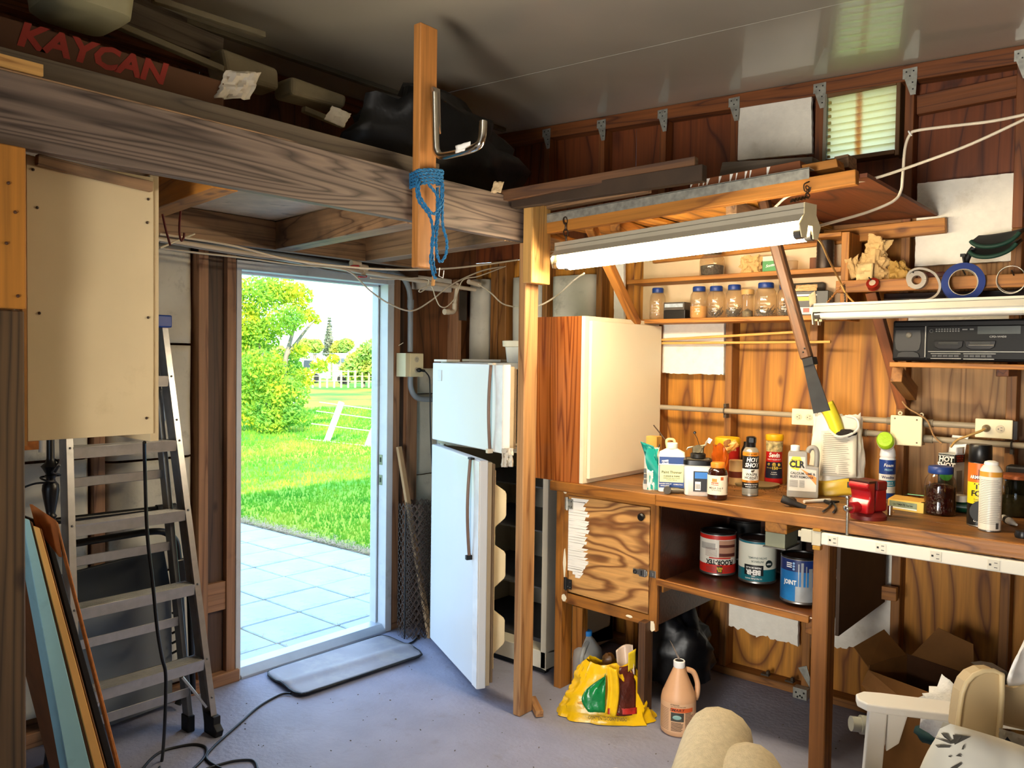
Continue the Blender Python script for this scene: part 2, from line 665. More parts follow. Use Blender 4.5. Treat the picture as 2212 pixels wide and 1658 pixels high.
# ================================================================== STRUCTURE
XD, YB = -3.642, 3.94            # inner faces of the door wall and of the workbench wall framing
XS, YS = XD - .09, YB + .09      # their sheathing
XMAX, YMIN = 2.6, -3.4


def ceil_z(x): return 3.045 - 0.038 * (x + 3.1)


FLOORM = pm('#8e90a4', .62, var=.10, scale=5, bump=.35, bscale=45, dirt='#7c7a80', dlo=.55, dhi=.85, dscale=9)
f = struct('floor')
obj('floor_slab', MB().bb((XS - .05, YMIN - .1, -.12), (XMAX + .1, YS + .03, 0)), FLOORM, f)
# grit swept about on the floor
g = MB()
for i in range(260):
    x, y = random.uniform(-3.4, .2), random.uniform(1.3, 3.7)
    s = random.uniform(.0012, .0038)
    g.box((x, y, s * .4), (s * 2, s, s * .8), Matrix.Rotation(random.uniform(0, 3), 3, 'Z'))
o = obj('grit', g, pm('#5c564e', .9), f, kind='stuff')

# ceiling: glossy painted sheets, one seam seen, a batten along the door side
CEILM = pm('#b8b1a0', .34, var=.05, scale=3, bump=.06, bscale=220, coat=.7, spec=1.0, ior=1.7)
c = struct('ceiling')


def ceil_sheet(x0, x1, y0, y1):
    z0, z1 = ceil_z(x0), ceil_z(x1)
    obj('ceiling_sheet', MB().hexa([(x0, y0, z0), (x1, y0, z1), (x1, y1, z1), (x0, y1, z0)],
                                   [(x0, y0, z0 + .02), (x1, y0, z1 + .02), (x1, y1, z1 + .02), (x0, y1, z0 + .02)]), CEILM, c)


ceil_sheet(XS - .4, XMAX + .3, 3.134, YS + .4)
ceil_sheet(XS - .4, XMAX + .3, .70, 3.130)
ceil_sheet(XS - .4, XMAX + .3, YMIN - .4, .696)
lumber('batten', (-3.345, -.5, ceil_z(-3.35) - .012), (-3.345, 3.85, ceil_z(-3.35) - .012), .035, .022, pm('#6b6658', .5), c)

# ---- workbench wall (right)
wr = struct('wall_right')
xs = [-3.08, -2.68, -2.28, -1.865, -1.43, -1.03, -.60, -.19, .22, .62, 1.03, 1.44, 1.85, 2.25]
sheets = [(-3.76, -2.50, PLY), (-2.50, -1.445, PLY), (-1.44, -1.02, PLY),  (.205, 1.4, PLY), (1.405, 2.62, PLY)]
for a, b, m in sheets:
    lumber('plywood_sheet', ((a + b) / 2, YS + .006, .0), ((a + b) / 2, YS + .006, 2.26), .012, b - a - .003, m, wr, up=(1, 0, 0), bevel=0)
lumber('plywood_sheet', (-.4075, YS + .006, .0), (-.4075, YS + .006, 1.03), .012, 1.212, PLY, wr, up=(1, 0, 0), bevel=0)
lumber('plywood_sheet', (-.4075, YS + .006, 1.033), (-.4075, YS + .006, 2.26), .012, 1.212, PLY2, wr, up=(1, 0, 0), bevel=0)
for a, b in ((-3.76, -2.5), (-2.5, -1.435)):
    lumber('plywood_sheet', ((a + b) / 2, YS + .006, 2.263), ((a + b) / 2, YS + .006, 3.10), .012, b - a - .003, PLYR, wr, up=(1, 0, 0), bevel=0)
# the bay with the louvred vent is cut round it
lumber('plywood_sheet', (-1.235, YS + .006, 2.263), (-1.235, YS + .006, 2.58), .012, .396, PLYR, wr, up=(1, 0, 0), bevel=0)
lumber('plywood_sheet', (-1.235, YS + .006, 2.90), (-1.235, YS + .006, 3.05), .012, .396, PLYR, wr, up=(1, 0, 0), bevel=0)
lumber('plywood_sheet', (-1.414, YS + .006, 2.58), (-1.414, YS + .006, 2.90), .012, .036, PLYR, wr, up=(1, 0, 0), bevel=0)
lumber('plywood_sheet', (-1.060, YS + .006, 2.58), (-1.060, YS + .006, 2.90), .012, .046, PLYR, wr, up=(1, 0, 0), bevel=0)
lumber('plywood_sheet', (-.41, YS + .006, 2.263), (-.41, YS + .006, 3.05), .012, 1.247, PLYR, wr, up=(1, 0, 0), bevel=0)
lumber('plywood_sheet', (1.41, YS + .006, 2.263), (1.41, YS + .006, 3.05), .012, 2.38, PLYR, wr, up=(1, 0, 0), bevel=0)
for i, x in enumerate(xs):
    zt = ceil_z(x) - .075
    lumber('stud', (x, YB + .044, .04), (x, YB + .044, 2.2 if i < 14 else zt), .086, .038, STUD, wr, up=(1, 0, 0))
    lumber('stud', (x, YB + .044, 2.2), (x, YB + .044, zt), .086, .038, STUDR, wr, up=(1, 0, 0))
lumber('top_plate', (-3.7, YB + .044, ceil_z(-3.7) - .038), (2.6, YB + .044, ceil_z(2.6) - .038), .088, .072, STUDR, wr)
lumber('bottom_plate', (-3.7, YB + .044, .019), (2.6, YB + .044, .019), .088, .038, STUD, wr)
lumber('blocking', (-1.01, YB + .06, 2.79), (-.62, YB + .06, 2.80), .04, .085, STUDR, wr)
lumber('blocking', (-2.26, YB + .055, 2.40), (-1.885, YB + .055, 2.40), .04, .05, STUDR, wr)
for i, (x0, x1) in enumerate(zip(xs, xs[1:])):
    if i > 5: break
    lumber('blocking', (x0 + .019, YB + .05, 2.29), (x1 - .019, YB + .05, 2.29), .06, .07, STUD, wr)
# toothed metal ties where the studs meet the plate
for x in xs[:8]:
    z = ceil_z(x) - .075
    m = MB()
    m.hexa([(x - .03, YB - .004, z + .055), (x + .03, YB - .004, z + .055), (x + .03, YB - .004, z + .01), (x - .03, YB - .004, z + .01)],
           [(x - .03, YB - .001, z + .055), (x + .03, YB - .001, z + .055), (x + .03, YB - .001, z + .01), (x - .03, YB - .001, z + .01)])
    m.hexa([(x - .022, YB - .004, z + .01), (x + .03, YB - .004, z + .01), (x + .026, YB - .004, z - .065), (x + .004, YB - .004, z - .065)],
           [(x - .022, YB - .001, z + .01), (x + .03, YB - .001, z + .01), (x + .026, YB - .001, z - .065), (x + .004, YB - .001, z - .065)])
    t = obj('metal_tie', m, GALV, wr)
    d = MB()
    for dx, dz in ((-.015, .04), (.015, .04), (.0, .02), (.012, -.01), (.014, -.04)):
        d.box((x + dx, YB - .0045, z + dz), (.006, .001, .006))
    obj('nail_hole', d, BLACK, t)

# ---- the louvred vent high in the workbench wall
wn = struct('window_1')
VF = wood('vent_frame_wood', '#7a5630', '#5a3a1e', bands=3, k=8, sx=.06)
vx0, vx1, vz0, vz1 = -1.396, -1.088, 2.600, 2.887
lumber('frame', (vx0 - .012, YB + .045, vz0 - .03), (vx0 - .012, YB + .045, vz1 + .05), .085, .022, pm('#8a8474', .7), wn, up=(1, 0, 0))
lumber('frame', (vx1 + .010, YB + .045, vz0 - .03), (vx1 + .010, YB + .045, vz1 + .05), .085, .018, VF, wn, up=(1, 0, 0))
lumber('frame', (vx0, YB + .045, vz0 - .012), (vx1, YB + .045, vz0 - .012), .085, .02, VF, wn)
lumber('frame', (vx0, YB + .045, vz1 + .012), (vx1, YB + .045, vz1 + .012), .085, .02, VF, wn)
m, t, p, N, L = nodes('louvre_plastic')
tl = N('ShaderNodeBsdfTranslucent'); tl.inputs[0].default_value = (1, .93, .74, 1)
dff = N('ShaderNodeBsdfDiffuse'); dff.inputs[0].default_value = (.9, .82, .62, 1)
mx = N('ShaderNodeMixShader'); mx.inputs[0].default_value = .25
L(tl.outputs[0], mx.inputs[1]); L(dff.outputs[0], mx.inputs[2]); L(mx.outputs[0], t.nodes['Material Output'].inputs[0])
n1 = N('ShaderNodeTexCoord'); n2 = N('ShaderNodeSeparateXYZ'); L(n1.outputs['Object'], n2.inputs[0])
n3 = N('ShaderNodeMath'); n3.operation = 'ADD'; n3.inputs[1].default_value = .012; L(n2.outputs['X'], n3.inputs[0])
n4 = N('ShaderNodeMath'); n4.operation = 'ABSOLUTE'; L(n3.outputs[0], n4.inputs[0])
nn = N('ShaderNodeTexNoise'); nn.inputs['Scale'].default_value = 60; L(n1.outputs['Object'], nn.inputs['Vector'])
n5 = N('ShaderNodeMath'); n5.operation = 'MULTIPLY_ADD'; n5.inputs[1].default_value = .02; L(nn.outputs[0], n5.inputs[0]); L(n4.outputs[0], n5.inputs[2])
rr = N('ShaderNodeValToRGB'); rr.color_ramp.elements[0].position = .014; rr.color_ramp.elements[0].color = (.75, .38, .08, 1)
rr.color_ramp.elements[1].position = .030; rr.color_ramp.elements[1].color = (1, .95, .80, 1); L(n5.outputs[0], rr.inputs[0]); L(rr.outputs[0], tl.inputs[0])
LOUV = m
nsl = 9
for i in range(nsl):
    z = vz0 + (i + .5) * (vz1 - vz0) / nsl
    hh = (vz1 - vz0) / nsl
    M = Matrix.Translation(((vx0 + vx1) / 2, YB + .03, z)) @ Matrix.Rotation(math.radians(36), 4, 'X')
    obj('slat', MB().box((0, 0, 0), (vx1 - vx0 - .004, .004, hh * 1.3)), LOUV, wn, M=M)
cl = MB()
for i in range(nsl):
    cl.box((vx0 + .008, YB + .022, vz0 + (i + .35) * (vz1 - vz0) / nsl), (.012, .012, .012))
obj('slat_clip', cl, pm('#a08a50', .5), wn)

# ---- door wall (left)
wl = struct('wall_left')
dy0, dy1, dz1 = 2.225, 3.175, 2.05     # clear opening
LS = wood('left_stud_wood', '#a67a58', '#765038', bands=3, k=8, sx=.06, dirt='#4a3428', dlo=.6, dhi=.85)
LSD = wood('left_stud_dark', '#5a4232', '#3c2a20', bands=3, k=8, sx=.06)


def lstud(y0, y1, x=XD, z0=.04, z1=2.13, m=LS, d=.088):
    lumber('stud', (x - d / 2, (y0 + y1) / 2, z0), (x - d / 2, (y0 + y1) / 2, z1), d, y1 - y0, m, wl, up=(0, 1, 0))


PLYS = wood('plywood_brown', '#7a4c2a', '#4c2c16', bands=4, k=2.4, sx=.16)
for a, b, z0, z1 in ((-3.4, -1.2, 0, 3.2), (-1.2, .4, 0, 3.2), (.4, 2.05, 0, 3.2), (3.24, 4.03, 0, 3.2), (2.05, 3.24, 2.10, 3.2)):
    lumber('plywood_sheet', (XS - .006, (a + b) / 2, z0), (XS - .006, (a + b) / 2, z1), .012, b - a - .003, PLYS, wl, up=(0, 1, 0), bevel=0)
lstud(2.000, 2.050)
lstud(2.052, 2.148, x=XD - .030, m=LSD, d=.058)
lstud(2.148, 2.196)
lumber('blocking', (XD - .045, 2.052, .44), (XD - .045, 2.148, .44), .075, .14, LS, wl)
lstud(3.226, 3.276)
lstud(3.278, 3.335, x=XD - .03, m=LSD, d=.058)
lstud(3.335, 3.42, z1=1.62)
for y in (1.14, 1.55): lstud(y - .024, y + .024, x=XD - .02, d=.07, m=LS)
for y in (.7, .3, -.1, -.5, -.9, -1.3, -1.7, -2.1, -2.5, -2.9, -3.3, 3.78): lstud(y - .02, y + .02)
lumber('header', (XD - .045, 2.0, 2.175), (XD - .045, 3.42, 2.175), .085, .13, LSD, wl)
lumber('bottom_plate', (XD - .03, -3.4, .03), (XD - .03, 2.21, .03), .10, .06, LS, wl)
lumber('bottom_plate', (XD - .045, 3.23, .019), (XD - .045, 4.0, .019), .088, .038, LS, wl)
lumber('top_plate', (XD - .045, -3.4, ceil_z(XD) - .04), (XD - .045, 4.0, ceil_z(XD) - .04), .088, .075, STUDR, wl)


def batt(y0, y1, z0, z1, proud=.02, seed=0, m=BATT):
    """paper-faced insulation pushed between studs, bulging a little"""
    def fn(u, v):
        e = min(u, 1 - u) * (y1 - y0)
        k = proud * (1 - math.exp(-e / .03)) - .075 * math.exp(-e / .012)
        yy, zz = y0 + u * (y1 - y0), z0 + v * (z1 - z0)
        return (XD - .035 + k + .012 * mnoise.noise(Vector((yy * 7, zz * 3, seed))), yy, zz)
    return obj('insulation_batt', MB().grid(fn, 24, 16), m, wl, smooth=60, thick=.004)


for i, (a, b) in enumerate(((1.577, 1.997), (1.165, 1.523), (.725, 1.113))):
    for k, (z0, z1) in enumerate(((.08, .62), (.625, 1.145), (1.150, 1.675), (1.68, 2.14))):
        batt(a, b, z0 + .03 * (i % 2), z1 + .03 * (i % 2) - .006, seed=i * 9 + k)
for k, (z0, z1) in enumerate(((.08, .9), (.905, 1.40), (1.405, 1.56))):
    batt(3.422, 3.70, z0, z1, proud=.0, seed=40 + k)
# a rolled batt in the corner, and one in the next bay of the workbench wall
p0, p1 = PY(1000, 700, YB + .02), PY(1056, 700, YB + .02)


def wbatt(x0, x1, z0, z1, seed, y=YB + .03):
    def fn(u, v):
        e = min(u, 1 - u) * (x1 - x0)
        k = .02 * (1 - math.exp(-e / .03)) - .06 * math.exp(-e / .012)
        xx, zz = x0 + u * (x1 - x0), z0 + v * (z1 - z0)
        return (xx, y - k + .01 * mnoise.noise(Vector((xx * 7, zz * 3, seed))), zz)
    return obj('insulation_batt', MB().grid(fn, 18, 16), BATT, wr, smooth=60, thick=.004)


wbatt(-3.70, PY(1054, 700, YB).x, .05, 2.14, 3, y=YB - .02)
for a, b in ((1059, 1074), (1076, 1092)):
    xa, xb = PY(a, 700, YB).x, PY(b, 700, YB).x
    lumber('stud', ((xa + xb) / 2, YB + .04, .04), ((xa + xb) / 2, YB + .04, 2.25), .08, xb - xa, STUD, wr, up=(1, 0, 0))
wbatt(PY(1096, 700, YB).x, -3.10, .05, 2.14, 8)
wbatt(-3.055, -2.72, .9, 2.13, 5)

# the other two walls; open garage doorway assumed behind the viewer, added for daylight
wb = struct('wall_back')
gx0, gx1, gz = -.8, 1.4, 2.15
for a, b in ((-3.8, gx0), (gx1, 2.7)):
    lumber('plywood_sheet', ((a + b) / 2, YMIN - .05, 0), ((a + b) / 2, YMIN - .05, 3.2), .012, b - a, PLY, wb, up=(1, 0, 0), bevel=0)
lumber('plywood_sheet', (gx0, YMIN - .05, (gz + 3.2) / 2), (gx1, YMIN - .05, (gz + 3.2) / 2), .012, 3.2 - gz, PLY, wb, bevel=0)
for x in (gx0 - .03, gx1 + .03): lumber('assumed_door_post', (x, YMIN, 0), (x, YMIN, gz), .09, .06, STUD, wb, up=(1, 0, 0))
wf = struct('wall_front')
lumber('plywood_sheet', (XMAX + .05, YMIN - .06, 1.6), (XMAX + .05, YS + .02, 1.6), .012, 3.2, PLY, wf, bevel=0)
for y in np.arange(-3.2, 4.0, .6): lumber('stud', (XMAX, y, 0), (XMAX, y, 2.82), .088, .038, STUD, wf, up=(0, 1, 0))

# ---- the doorway
d1 = struct('door_1')
TW = .028
obj('jamb', MB().bb((XS - .05, dy0 - TW, .0), (XD + .004, dy0, dz1 + TW)), TRIMW, d1, bevel=.003)
obj('jamb', MB().bb((XS - .05, dy1, .0), (XD + .004, dy1 + .048, dz1 + TW)), TRIMW, d1, bevel=.003)
obj('head', MB().bb((XS - .05, dy0 - TW, dz1), (XD + .006, dy1 + .048, dz1 + .048)), TRIMW, d1, bevel=.003)
obj('stop', MB().bb((XS - .03, dy1 - .012, .0), (XS + .02, dy1 + .001, dz1)), TRIMW, d1, bevel=.002)
obj('stop', MB().bb((XS - .03, dy0 - .001, .0), (XS + .02, dy0 + .012, dz1)), TRIMW, d1, bevel=.002)
obj('stop', MB().bb((XS - .03, dy0, dz1 - .012), (XS + .02, dy1, dz1 + .001)), TRIMW, d1, bevel=.002)
obj('gap', MB().bb((XS + .020, dy1 - .0006, .05), (XS + .024, dy1 + .001, dz1)), BLACKM, d1)
for z in (1.02, .90):
    s = obj('strike_plate', MB().bb((XS + .028, dy1 - .002, z - .03), (XS + .056, dy1 + .001, z + .03)), STEEL, d1)
    obj('latch_hole', MB().bb((XS + .035, dy1 - .0025, z - .014), (XS + .049, dy1, z + .014)), BLACK, s)
THR = pm('#b9c0c8', .35, metal=.3, var=.06)
obj('threshold', MB().prism([(XD + .012, -.0), (XD + .012, .012), (XD - .03, .045), (XS - .02, .045), (XS - .09, -.02), (XS - .09, -.11), (XD - .1, -.11)], dy1 - dy0, axis=1, at=dy0), THR, d1, bevel=.002)
obj('sill_board', MB().bb((XS - .10, dy0 - .05, -.12), (XS, dy1 + .05, -.01)), TRIMW, d1)
# ================================================================== LOFT OVER THE DOOR
lf = thing('storage_loft', 'wooden storage loft over the door with a long dark grained beam', 'loft', (-2.35, 1.5, 2.15))
BX = -2.35
lumber('beam', (BX, -2.2, 2.246), (BX, 2.885, 2.246), .040, .186, BEAM, lf)
lumber('beam_shim', (BX, -.5, 2.341), (BX, 1.63, 2.341), .036, .005, PINED, lf, bevel=0)
lumber('beam_shim', (-2.334, .1, 2.362), (-2.334, .845, 2.362), .014, .03, BLOCK, lf, bevel=0)
for (x0, y0, x1, y1, wd, m) in ((-2.372, 1.39, -3.50, 1.545, .085, PINE), (-2.372, 2.215, -3.50, 2.375, .10, PINED), (-2.372, 2.80, -3.53, 2.945, .10, PINED), (-2.372, .75, -3.5, .80, .05, PINED), (-2.372, -.2, -3.5, -.2, .05, PINED)):
    lumber('joist', (x0, y0, 2.218), (x1, y1, 2.218), wd, .136, m, lf)
lumber('rim_joist', (-3.525, -.6, 2.218), (-3.525, 3.30, 2.218), .045, .14, PINED, lf)
for a, b in ((-.6, .79), (.795, 1.47), (1.475, 2.30), (2.305, 3.30)):
    lumber('deck_panel', ((BX - 3.6) / 2, a, 2.298), ((BX - 3.6) / 2, b, 2.298), 1.2, .014, pm('#d6c0a0', .7, var=.15, scale=9, dirt='#7d6650', dlo=.55, dhi=.75, dscale=5), lf, bevel=0)
# the post that carries the loft and the workbench-side rack, with its short splice block
PXc, PYc = -2.338, 2.876
lumber('post', (PXc, PYc, 0), (PXc, PYc, 2.15), .094, .042, POST, lf, up=(1, 0, 0), bevel=.004)
lumber('splice_block', (-2.288, 2.868, 1.965), (-2.288, 2.868, 2.315), .135, .052, BLOCK, lf, up=(1, 0, 0), bevel=.003)
nh = MB()
for i in range(16):
    nh.box((-2.261, 2.868 + random.uniform(-.02, .03), random.uniform(2.0, 2.2)), (.002, .005, .007))
obj('nail_hole', nh, BLACK, lf)
lumber('side_post', (-2.327, .735, 0), (-2.327, .735, 1.735), .11, .045, POSTO, lf, up=(1, 0, 0), bevel=.004)
lumber('side_post', (-2.41, .765, 0), (-2.41, .765, 2.15), .05, .07, STUD, lf, up=(1, 0, 0), bevel=.003)
sp = lumber('splice_board', (-2.312, .735, 1.738), (-2.312, .735, 2.146), .112, .04, wood('splice_orange', '#b87a28', '#8f5a1c', bands=2, k=4, sx=.08), lf, up=(1, 0, 0), bevel=.003)
nh = MB()
for y, z in ((.75, 2.05), (.765, 1.98), (.745, 1.90), (.77, 1.77)): nh.ball((-2.291, y, z), .0045, 8, 4)
obj('screw', nh, pm('#4a2a12', .6), sp, world=True)

# stores lying on the loft
tag(lumber('weathered_board', (-2.455, -.9, 2.385), (-2.455, 2.40, 2.385), .036, .092, GREYB), 'grey weathered board lying on edge along the top of the loft beam', 'board')
ct = thing('siding_carton', 'long flat brown carton with big red letters lying on the loft edge', 'carton', (-2.62, .9, 2.31))
CTN = pm('#4f301a', .8, var=.12, scale=6)
obj('box', MB().bb((-.19, -1.2, 0), (.02, .62, .26)), CTN, ct, bevel=.006)
obj('liner', MB().bb((-.02, -1.2, .01), (.024, .63, .165)), pm('#59695c', .8, var=.15), ct)
letters('lettering', 'KAYCAN', .095, pm('#8a2418', .7), ct, (.0215, PX(205, 100, -2.6).y - .9, .222), (0, 1, 0), (0, 0, 1), bold=.04, shear=.25, sx=1.12)


def crumple(name, o, x, y, m, parent=None, n=10, amp=.02, seed=0, world=True):
    o, x, y = Vector(o), Vector(x), Vector(y)
    nn_ = x.cross(y).normalized()
    def fn(u, v):
        q = mnoise.noise(Vector((u * 4 + seed, v * 4, seed))) + .5 * mnoise.noise(Vector((u * 9, v * 9 + seed, 1)))
        e = .12 * mnoise.noise(Vector((u * 5, seed, v * 5)))
        return o + x * (u + e * .4) + y * (v + e * .4) + nn_ * q * amp
    return obj(name, MB().grid(fn, n, n), m, parent, smooth=25, thick=.0015, world=world)


a, b, c_ = PX(462, 212, -2.60), PX(540, 214, -2.60), PX(488, 152, -2.60)
tag(crumple('paper_wrapper', a, b - a, c_ - a, pm('#c9c2b4', .7, var=.1), amp=.022, seed=4), 'torn pale paper wrapper sticking out at the end of the carton', 'paper')
for (q, lab) in ((((150, 10), (480, 150)), 'long thin pale strip sloping down to the carton on the loft'), (((330, -2), (570, 76)), 'long thin pale strip just under the ceiling'), (((655, 236), (742, 271)), 'short thin pale strip leaning beside the black bag')):
    p0, p1 = PX(*q[0], -2.85), PX(*q[1], -2.85)
    tag(lumber('trim_strip', p0, p1, .03, .022, pm('#6f6650', .6)), lab, 'strip')
tb = thing('storage_tub', 'translucent white plastic tub stacked high at the loft corner', 'tub', (-2.78, 1.12, 2.69))
obj('body', MB().lathe([(.10, 0), (.125, .02), (.145, .2)], 20, sq=.4), pm('#a3a082', .45), tb, smooth=40)
obj('lid', MB().lathe([(.15, .2), (.15, .225), (.13, .232)], 20, sq=.4), pm('#a09c7e', .45), tb, smooth=40)
for q, lab in (([(478, 100), (603, 148), (605, 196), (490, 162)], 'rounded white foam slab on the loft nearer the carton'), ([(630, 162), (752, 206), (747, 234), (630, 203)], 'rounded white foam slab on the loft beside the black bag')):
    ps = [PX(x, y, -3.0) for x, y in q]
    tag(obj('foam_slab', MB().hexa(ps, [p + Vector((-.14, 0, 0)) for p in ps]), pm('#8d836a', .8), world=True, bevel=.02, seg=3), lab, 'foam')
a, b, c_ = PX(700, 258, -2.75), PX(742, 275, -2.75), PX(712, 238, -2.75)
tag(crumple('paper_scrap', a, b - a, (c_ - a) * 1.5, pm('#b9b4a8', .7), amp=.01, seed=9), 'small grey paper scrap between the strip and the black bag', 'paper')
BAG = pm('#06070c', .42, var=.3, scale=6, bump=.6, bscale=9)
bg = MB()
bg.ball((-2.85, 2.80, 2.60), .30, 26, 16, jit=.45, sc=(.75, 1.7, .95), seed=3)
bg.v = [(x, y, max(z, 2.308)) for x, y, z in bg.v]
o = obj('rubbish_bag', bg, BAG, world=True, smooth=70)
o.data.transform(Matrix.Translation((0, 0, .0)))
tag(o, 'big black plastic bag of stores on the loft under the ceiling', 'bag')
for i, (x, y, xx, hh, lab) in enumerate(((430, 110, -3.1, .10, 'dim grey board on the loft behind the long strip'), (350, 60, -3.2, .08, 'dim grey board on the loft under the tub'))):
    p = PX(x, y, xx)
    tag(lumber('loft_board', p + Vector((0, -.35, .06)), p + Vector((0, .10, .03)), .02, hh, GREYB), lab, 'board')

# ================================================================== POST, RAIL AND ROPE
hp = thing('hanging_post', 'upright wooden two by four fixed to the loft beam below the ceiling', 'post', (-2.31, 2.19, 1.97))
HPM = wood('hanging_post_wood', '#bd7f3e', '#96602a', bands=3, k=7, sx=.05)
lumber('post', (-2.309, 2.192, 1.972), (-2.309, 2.192, 2.895), .092, .040, HPM, hp, up=(1, 0, 0), bevel=.004)
gr = thing('grab_rail', 'bent chrome grab rail screwed to the upright post under the ceiling', 'rail', (-2.28, 2.21, 2.4))
a, b, c_, d, e = PX(939, 200, -2.265), PX(942, 322, -2.25), PX(952, 336, -2.23), PX(1027, 318, -2.0), PX(1041, 300, -1.97)
f2 = PX(1044, 262, -1.97)
obj('tube', MB().tube([a, PX(941, 300, -2.255)] + bez([b, c_, PX(985, 331, -2.14), d, e, f2], 5), .0145, 12), CHROME, gr, smooth=60, world=True)
obj('flattened_end', MB().hexa(*[[v + Vector((o_, 0, 0)) for v in (PX(930, 188, -2.285), PX(946, 194, -2.285), PX(948, 290, -2.285), PX(938, 240, -2.285))] for o_ in (0, .012)]), CHROME, gr, world=True)
crumple('sticker', PX(984, 331, -2.10), PX(1016, 322, -2.03) - PX(984, 331, -2.10), Vector((0, 0, .028)), INKW, gr, n=5, amp=.004, seed=2)

ROPE = pm('#1d6fa5', .75, var=.35, scale=160, bump=.9, bscale=260)
rp = thing('rope', 'blue nylon rope coiled and hung on the upright post', 'rope', (-2.26, 2.2, 2.1))
xr = -2.268


def RP(x, y, dx=0): return PX(x, y, xr + dx)


def twisted(name, pts, r, parent):
    """two-strand laid rope"""
    pts = [Vector(p) for p in pts]
    # resample evenly
    d = [0]
    for a_, b_ in zip(pts, pts[1:]): d.append(d[-1] + (b_ - a_).length)
    n = max(8, int(d[-1] / .006))
    rs = []
    j = 0
    for i in range(n + 1):
        s = d[-1] * i / n
        while j < len(d) - 2 and d[j + 1] < s: j += 1
        t = (s - d[j]) / max(1e-6, d[j + 1] - d[j])
        rs.append(pts[j].lerp(pts[j + 1], min(1, t)))
    m = MB()
    for ph in (0, PI):
        q = []
        nr = None
        for i, p in enumerate(rs):
            tt = (rs[min(i + 1, n)] - rs[max(i - 1, 0)]).normalized()
            nr = tt.orthogonal().normalized() if nr is None else (nr - tt * nr.dot(tt)).normalized()
            bn = tt.cross(nr)
            a_ = ph + i * .85
            q.append(p + (nr * math.cos(a_) + bn * math.sin(a_)) * r * .5)
        m.tube(q, r * .62, 5)
    return obj(name, m, ROPE, parent, smooth=60, world=True)


for k in range(5):      # wraps round the post
    yy = 366 + k * 7
    sl = -.006 * k
    twisted('wrap', [Vector((-2.335, 2.138, 0)) + Vector((0, 0, RP(900, yy + 4).z))] + [RP(902 + 2 * k, yy + 2, .012), RP(930, yy, .016), RP(957, yy + 3, .010)] + [Vector((-2.335, 2.247, RP(957, yy).z))], .0062, rp)
twisted('loop', bez([RP(905, 392, .02), RP(906, 420, .02), RP(922, 448, .026), RP(938, 462, .026), RP(950, 440, .026), RP(940, 415, .02), RP(925, 398, .02)], 8), .006, rp)
twisted('loop', bez([RP(901, 386, .014), RP(903, 430, .018), RP(930, 470, .02), RP(936, 520, .02), RP(930, 560, .02), RP(937, 596, .02), RP(942, 600, .02)], 8), .006, rp)
twisted('loop', bez([RP(955, 395, .02), RP(952, 440, .022), RP(946, 480, .022), RP(942, 530, .022), RP(950, 565, .02), RP(963, 550, .02), RP(965, 520, .02), RP(956, 480, .02), RP(957, 400, .02)], 8), .006, rp)
twisted('loop', bez([RP(945, 405, .016), RP(944, 470, .018), RP(933, 520, .016), RP(935, 560, .016), RP(941, 590, .016)], 8), .006, rp)
obj('frayed_end', MB().tube([RP(937, 594, .012), RP(935, 617, .006)], [.006, .0075], 8), pm('#a97a44', .8, bump=.5), rp, world=True)
tag(obj('wire_clip', MB().tube([RP(950, 578, .03), RP(948, 596, .03), RP(957, 600, .03), RP(959, 584, .03)], .0016, 6), INKW, world=True), 'small white wire clip hanging beside the rope end', 'clip')

# ================================================================== LEFT HANGING CABINET
cb = thing('hanging_cabinet', 'tall cream hanging cabinet seen from its plain back with screw heads', 'cabinet', (-2.42, .836, 1.375))
PANEL = pm('#d2bf98', .5, var=.04, scale=5, dirt='#bda981', dlo=.6, dhi=.85)
obj('back_panel', MB().bb((-.006, 0, .012), (.0, .347, .782)), PANEL, cb, bevel=.001)
obj('side_panel', MB().bb((-.26, -.002, .0), (-.0055, .012, .784)), PANEL, cb)
obj('side_panel', MB().bb((-.26, .340, -.012), (-.0055, .366, .79)), pm('#c4b08a', .5, var=.05), cb, bevel=.001)
obj('top_panel', MB().bb((-.26, .012, .768), (-.0055, .340, .782)), PANEL, cb)
obj('bottom_panel', MB().bb((-.26, .012, .012), (-.0055, .340, .026)), WHITE, cb)
obj('edge_strip', MB().bb((-.02, -.012, .0), (.0006, -.001, .784)), pm('#a8793f', .6, var=.2), cb)
obj('worn_corner', MB().bb((-.02, -.012, -.012), (-.001, .028, .0115)), pm('#a5642a', .7, var=.3, scale=50), cb)
s = MB()
for y, z in ((.016, .745), (.026, .645), (.33, .715), (.327, .645), (.03, .36), (.33, .362), (.325, .06)):
    s.ball((.001, y, z), .0042, 8, 5)
obj('screw_head', s, pm('#3a2818', .5), cb)
tag(lumber('wood_cleat', (-2.405, .855, 2.145), (-2.405, 1.17, 2.125), .022, .03, PINED), 'narrow wooden cleat between the cream cabinet and the loft beam', 'cleat')
rh = thing('storage_hook', 'dark red bent steel hook screwed under the first loft joist', 'hook', PX(370, 470, -2.95))
HK = pm('#5e1a1c', .5)
for pts in ([PX(391, 448, -2.9), PX(388, 480, -2.9), PX(388, 505, -2.9), PX(392, 520, -2.9), PX(397, 512, -2.9), PX(398, 503, -2.9)], [PX(351, 462, -2.9), PX(358, 495, -2.9), PX(368, 530, -2.9)]):
    obj('prong', MB().tube(bez(pts, 4), .0042, 8), HK, rh, smooth=60, world=True)

# ================================================================== STEPLADDER
ld = thing('stepladder', 'folded aluminium stepladder with a blue top cap leaning by the door', 'ladder', (-3.17, 1.54, 0))


def lp(y0, y1, z, dx=0):
    """on the ladder's leaning plane: z up, y0 at floor, y1 at the top"""
    t = z / 1.80
    return Vector((-3.165 - .36 * t + dx, y0 + (y1 - y0) * t, z))


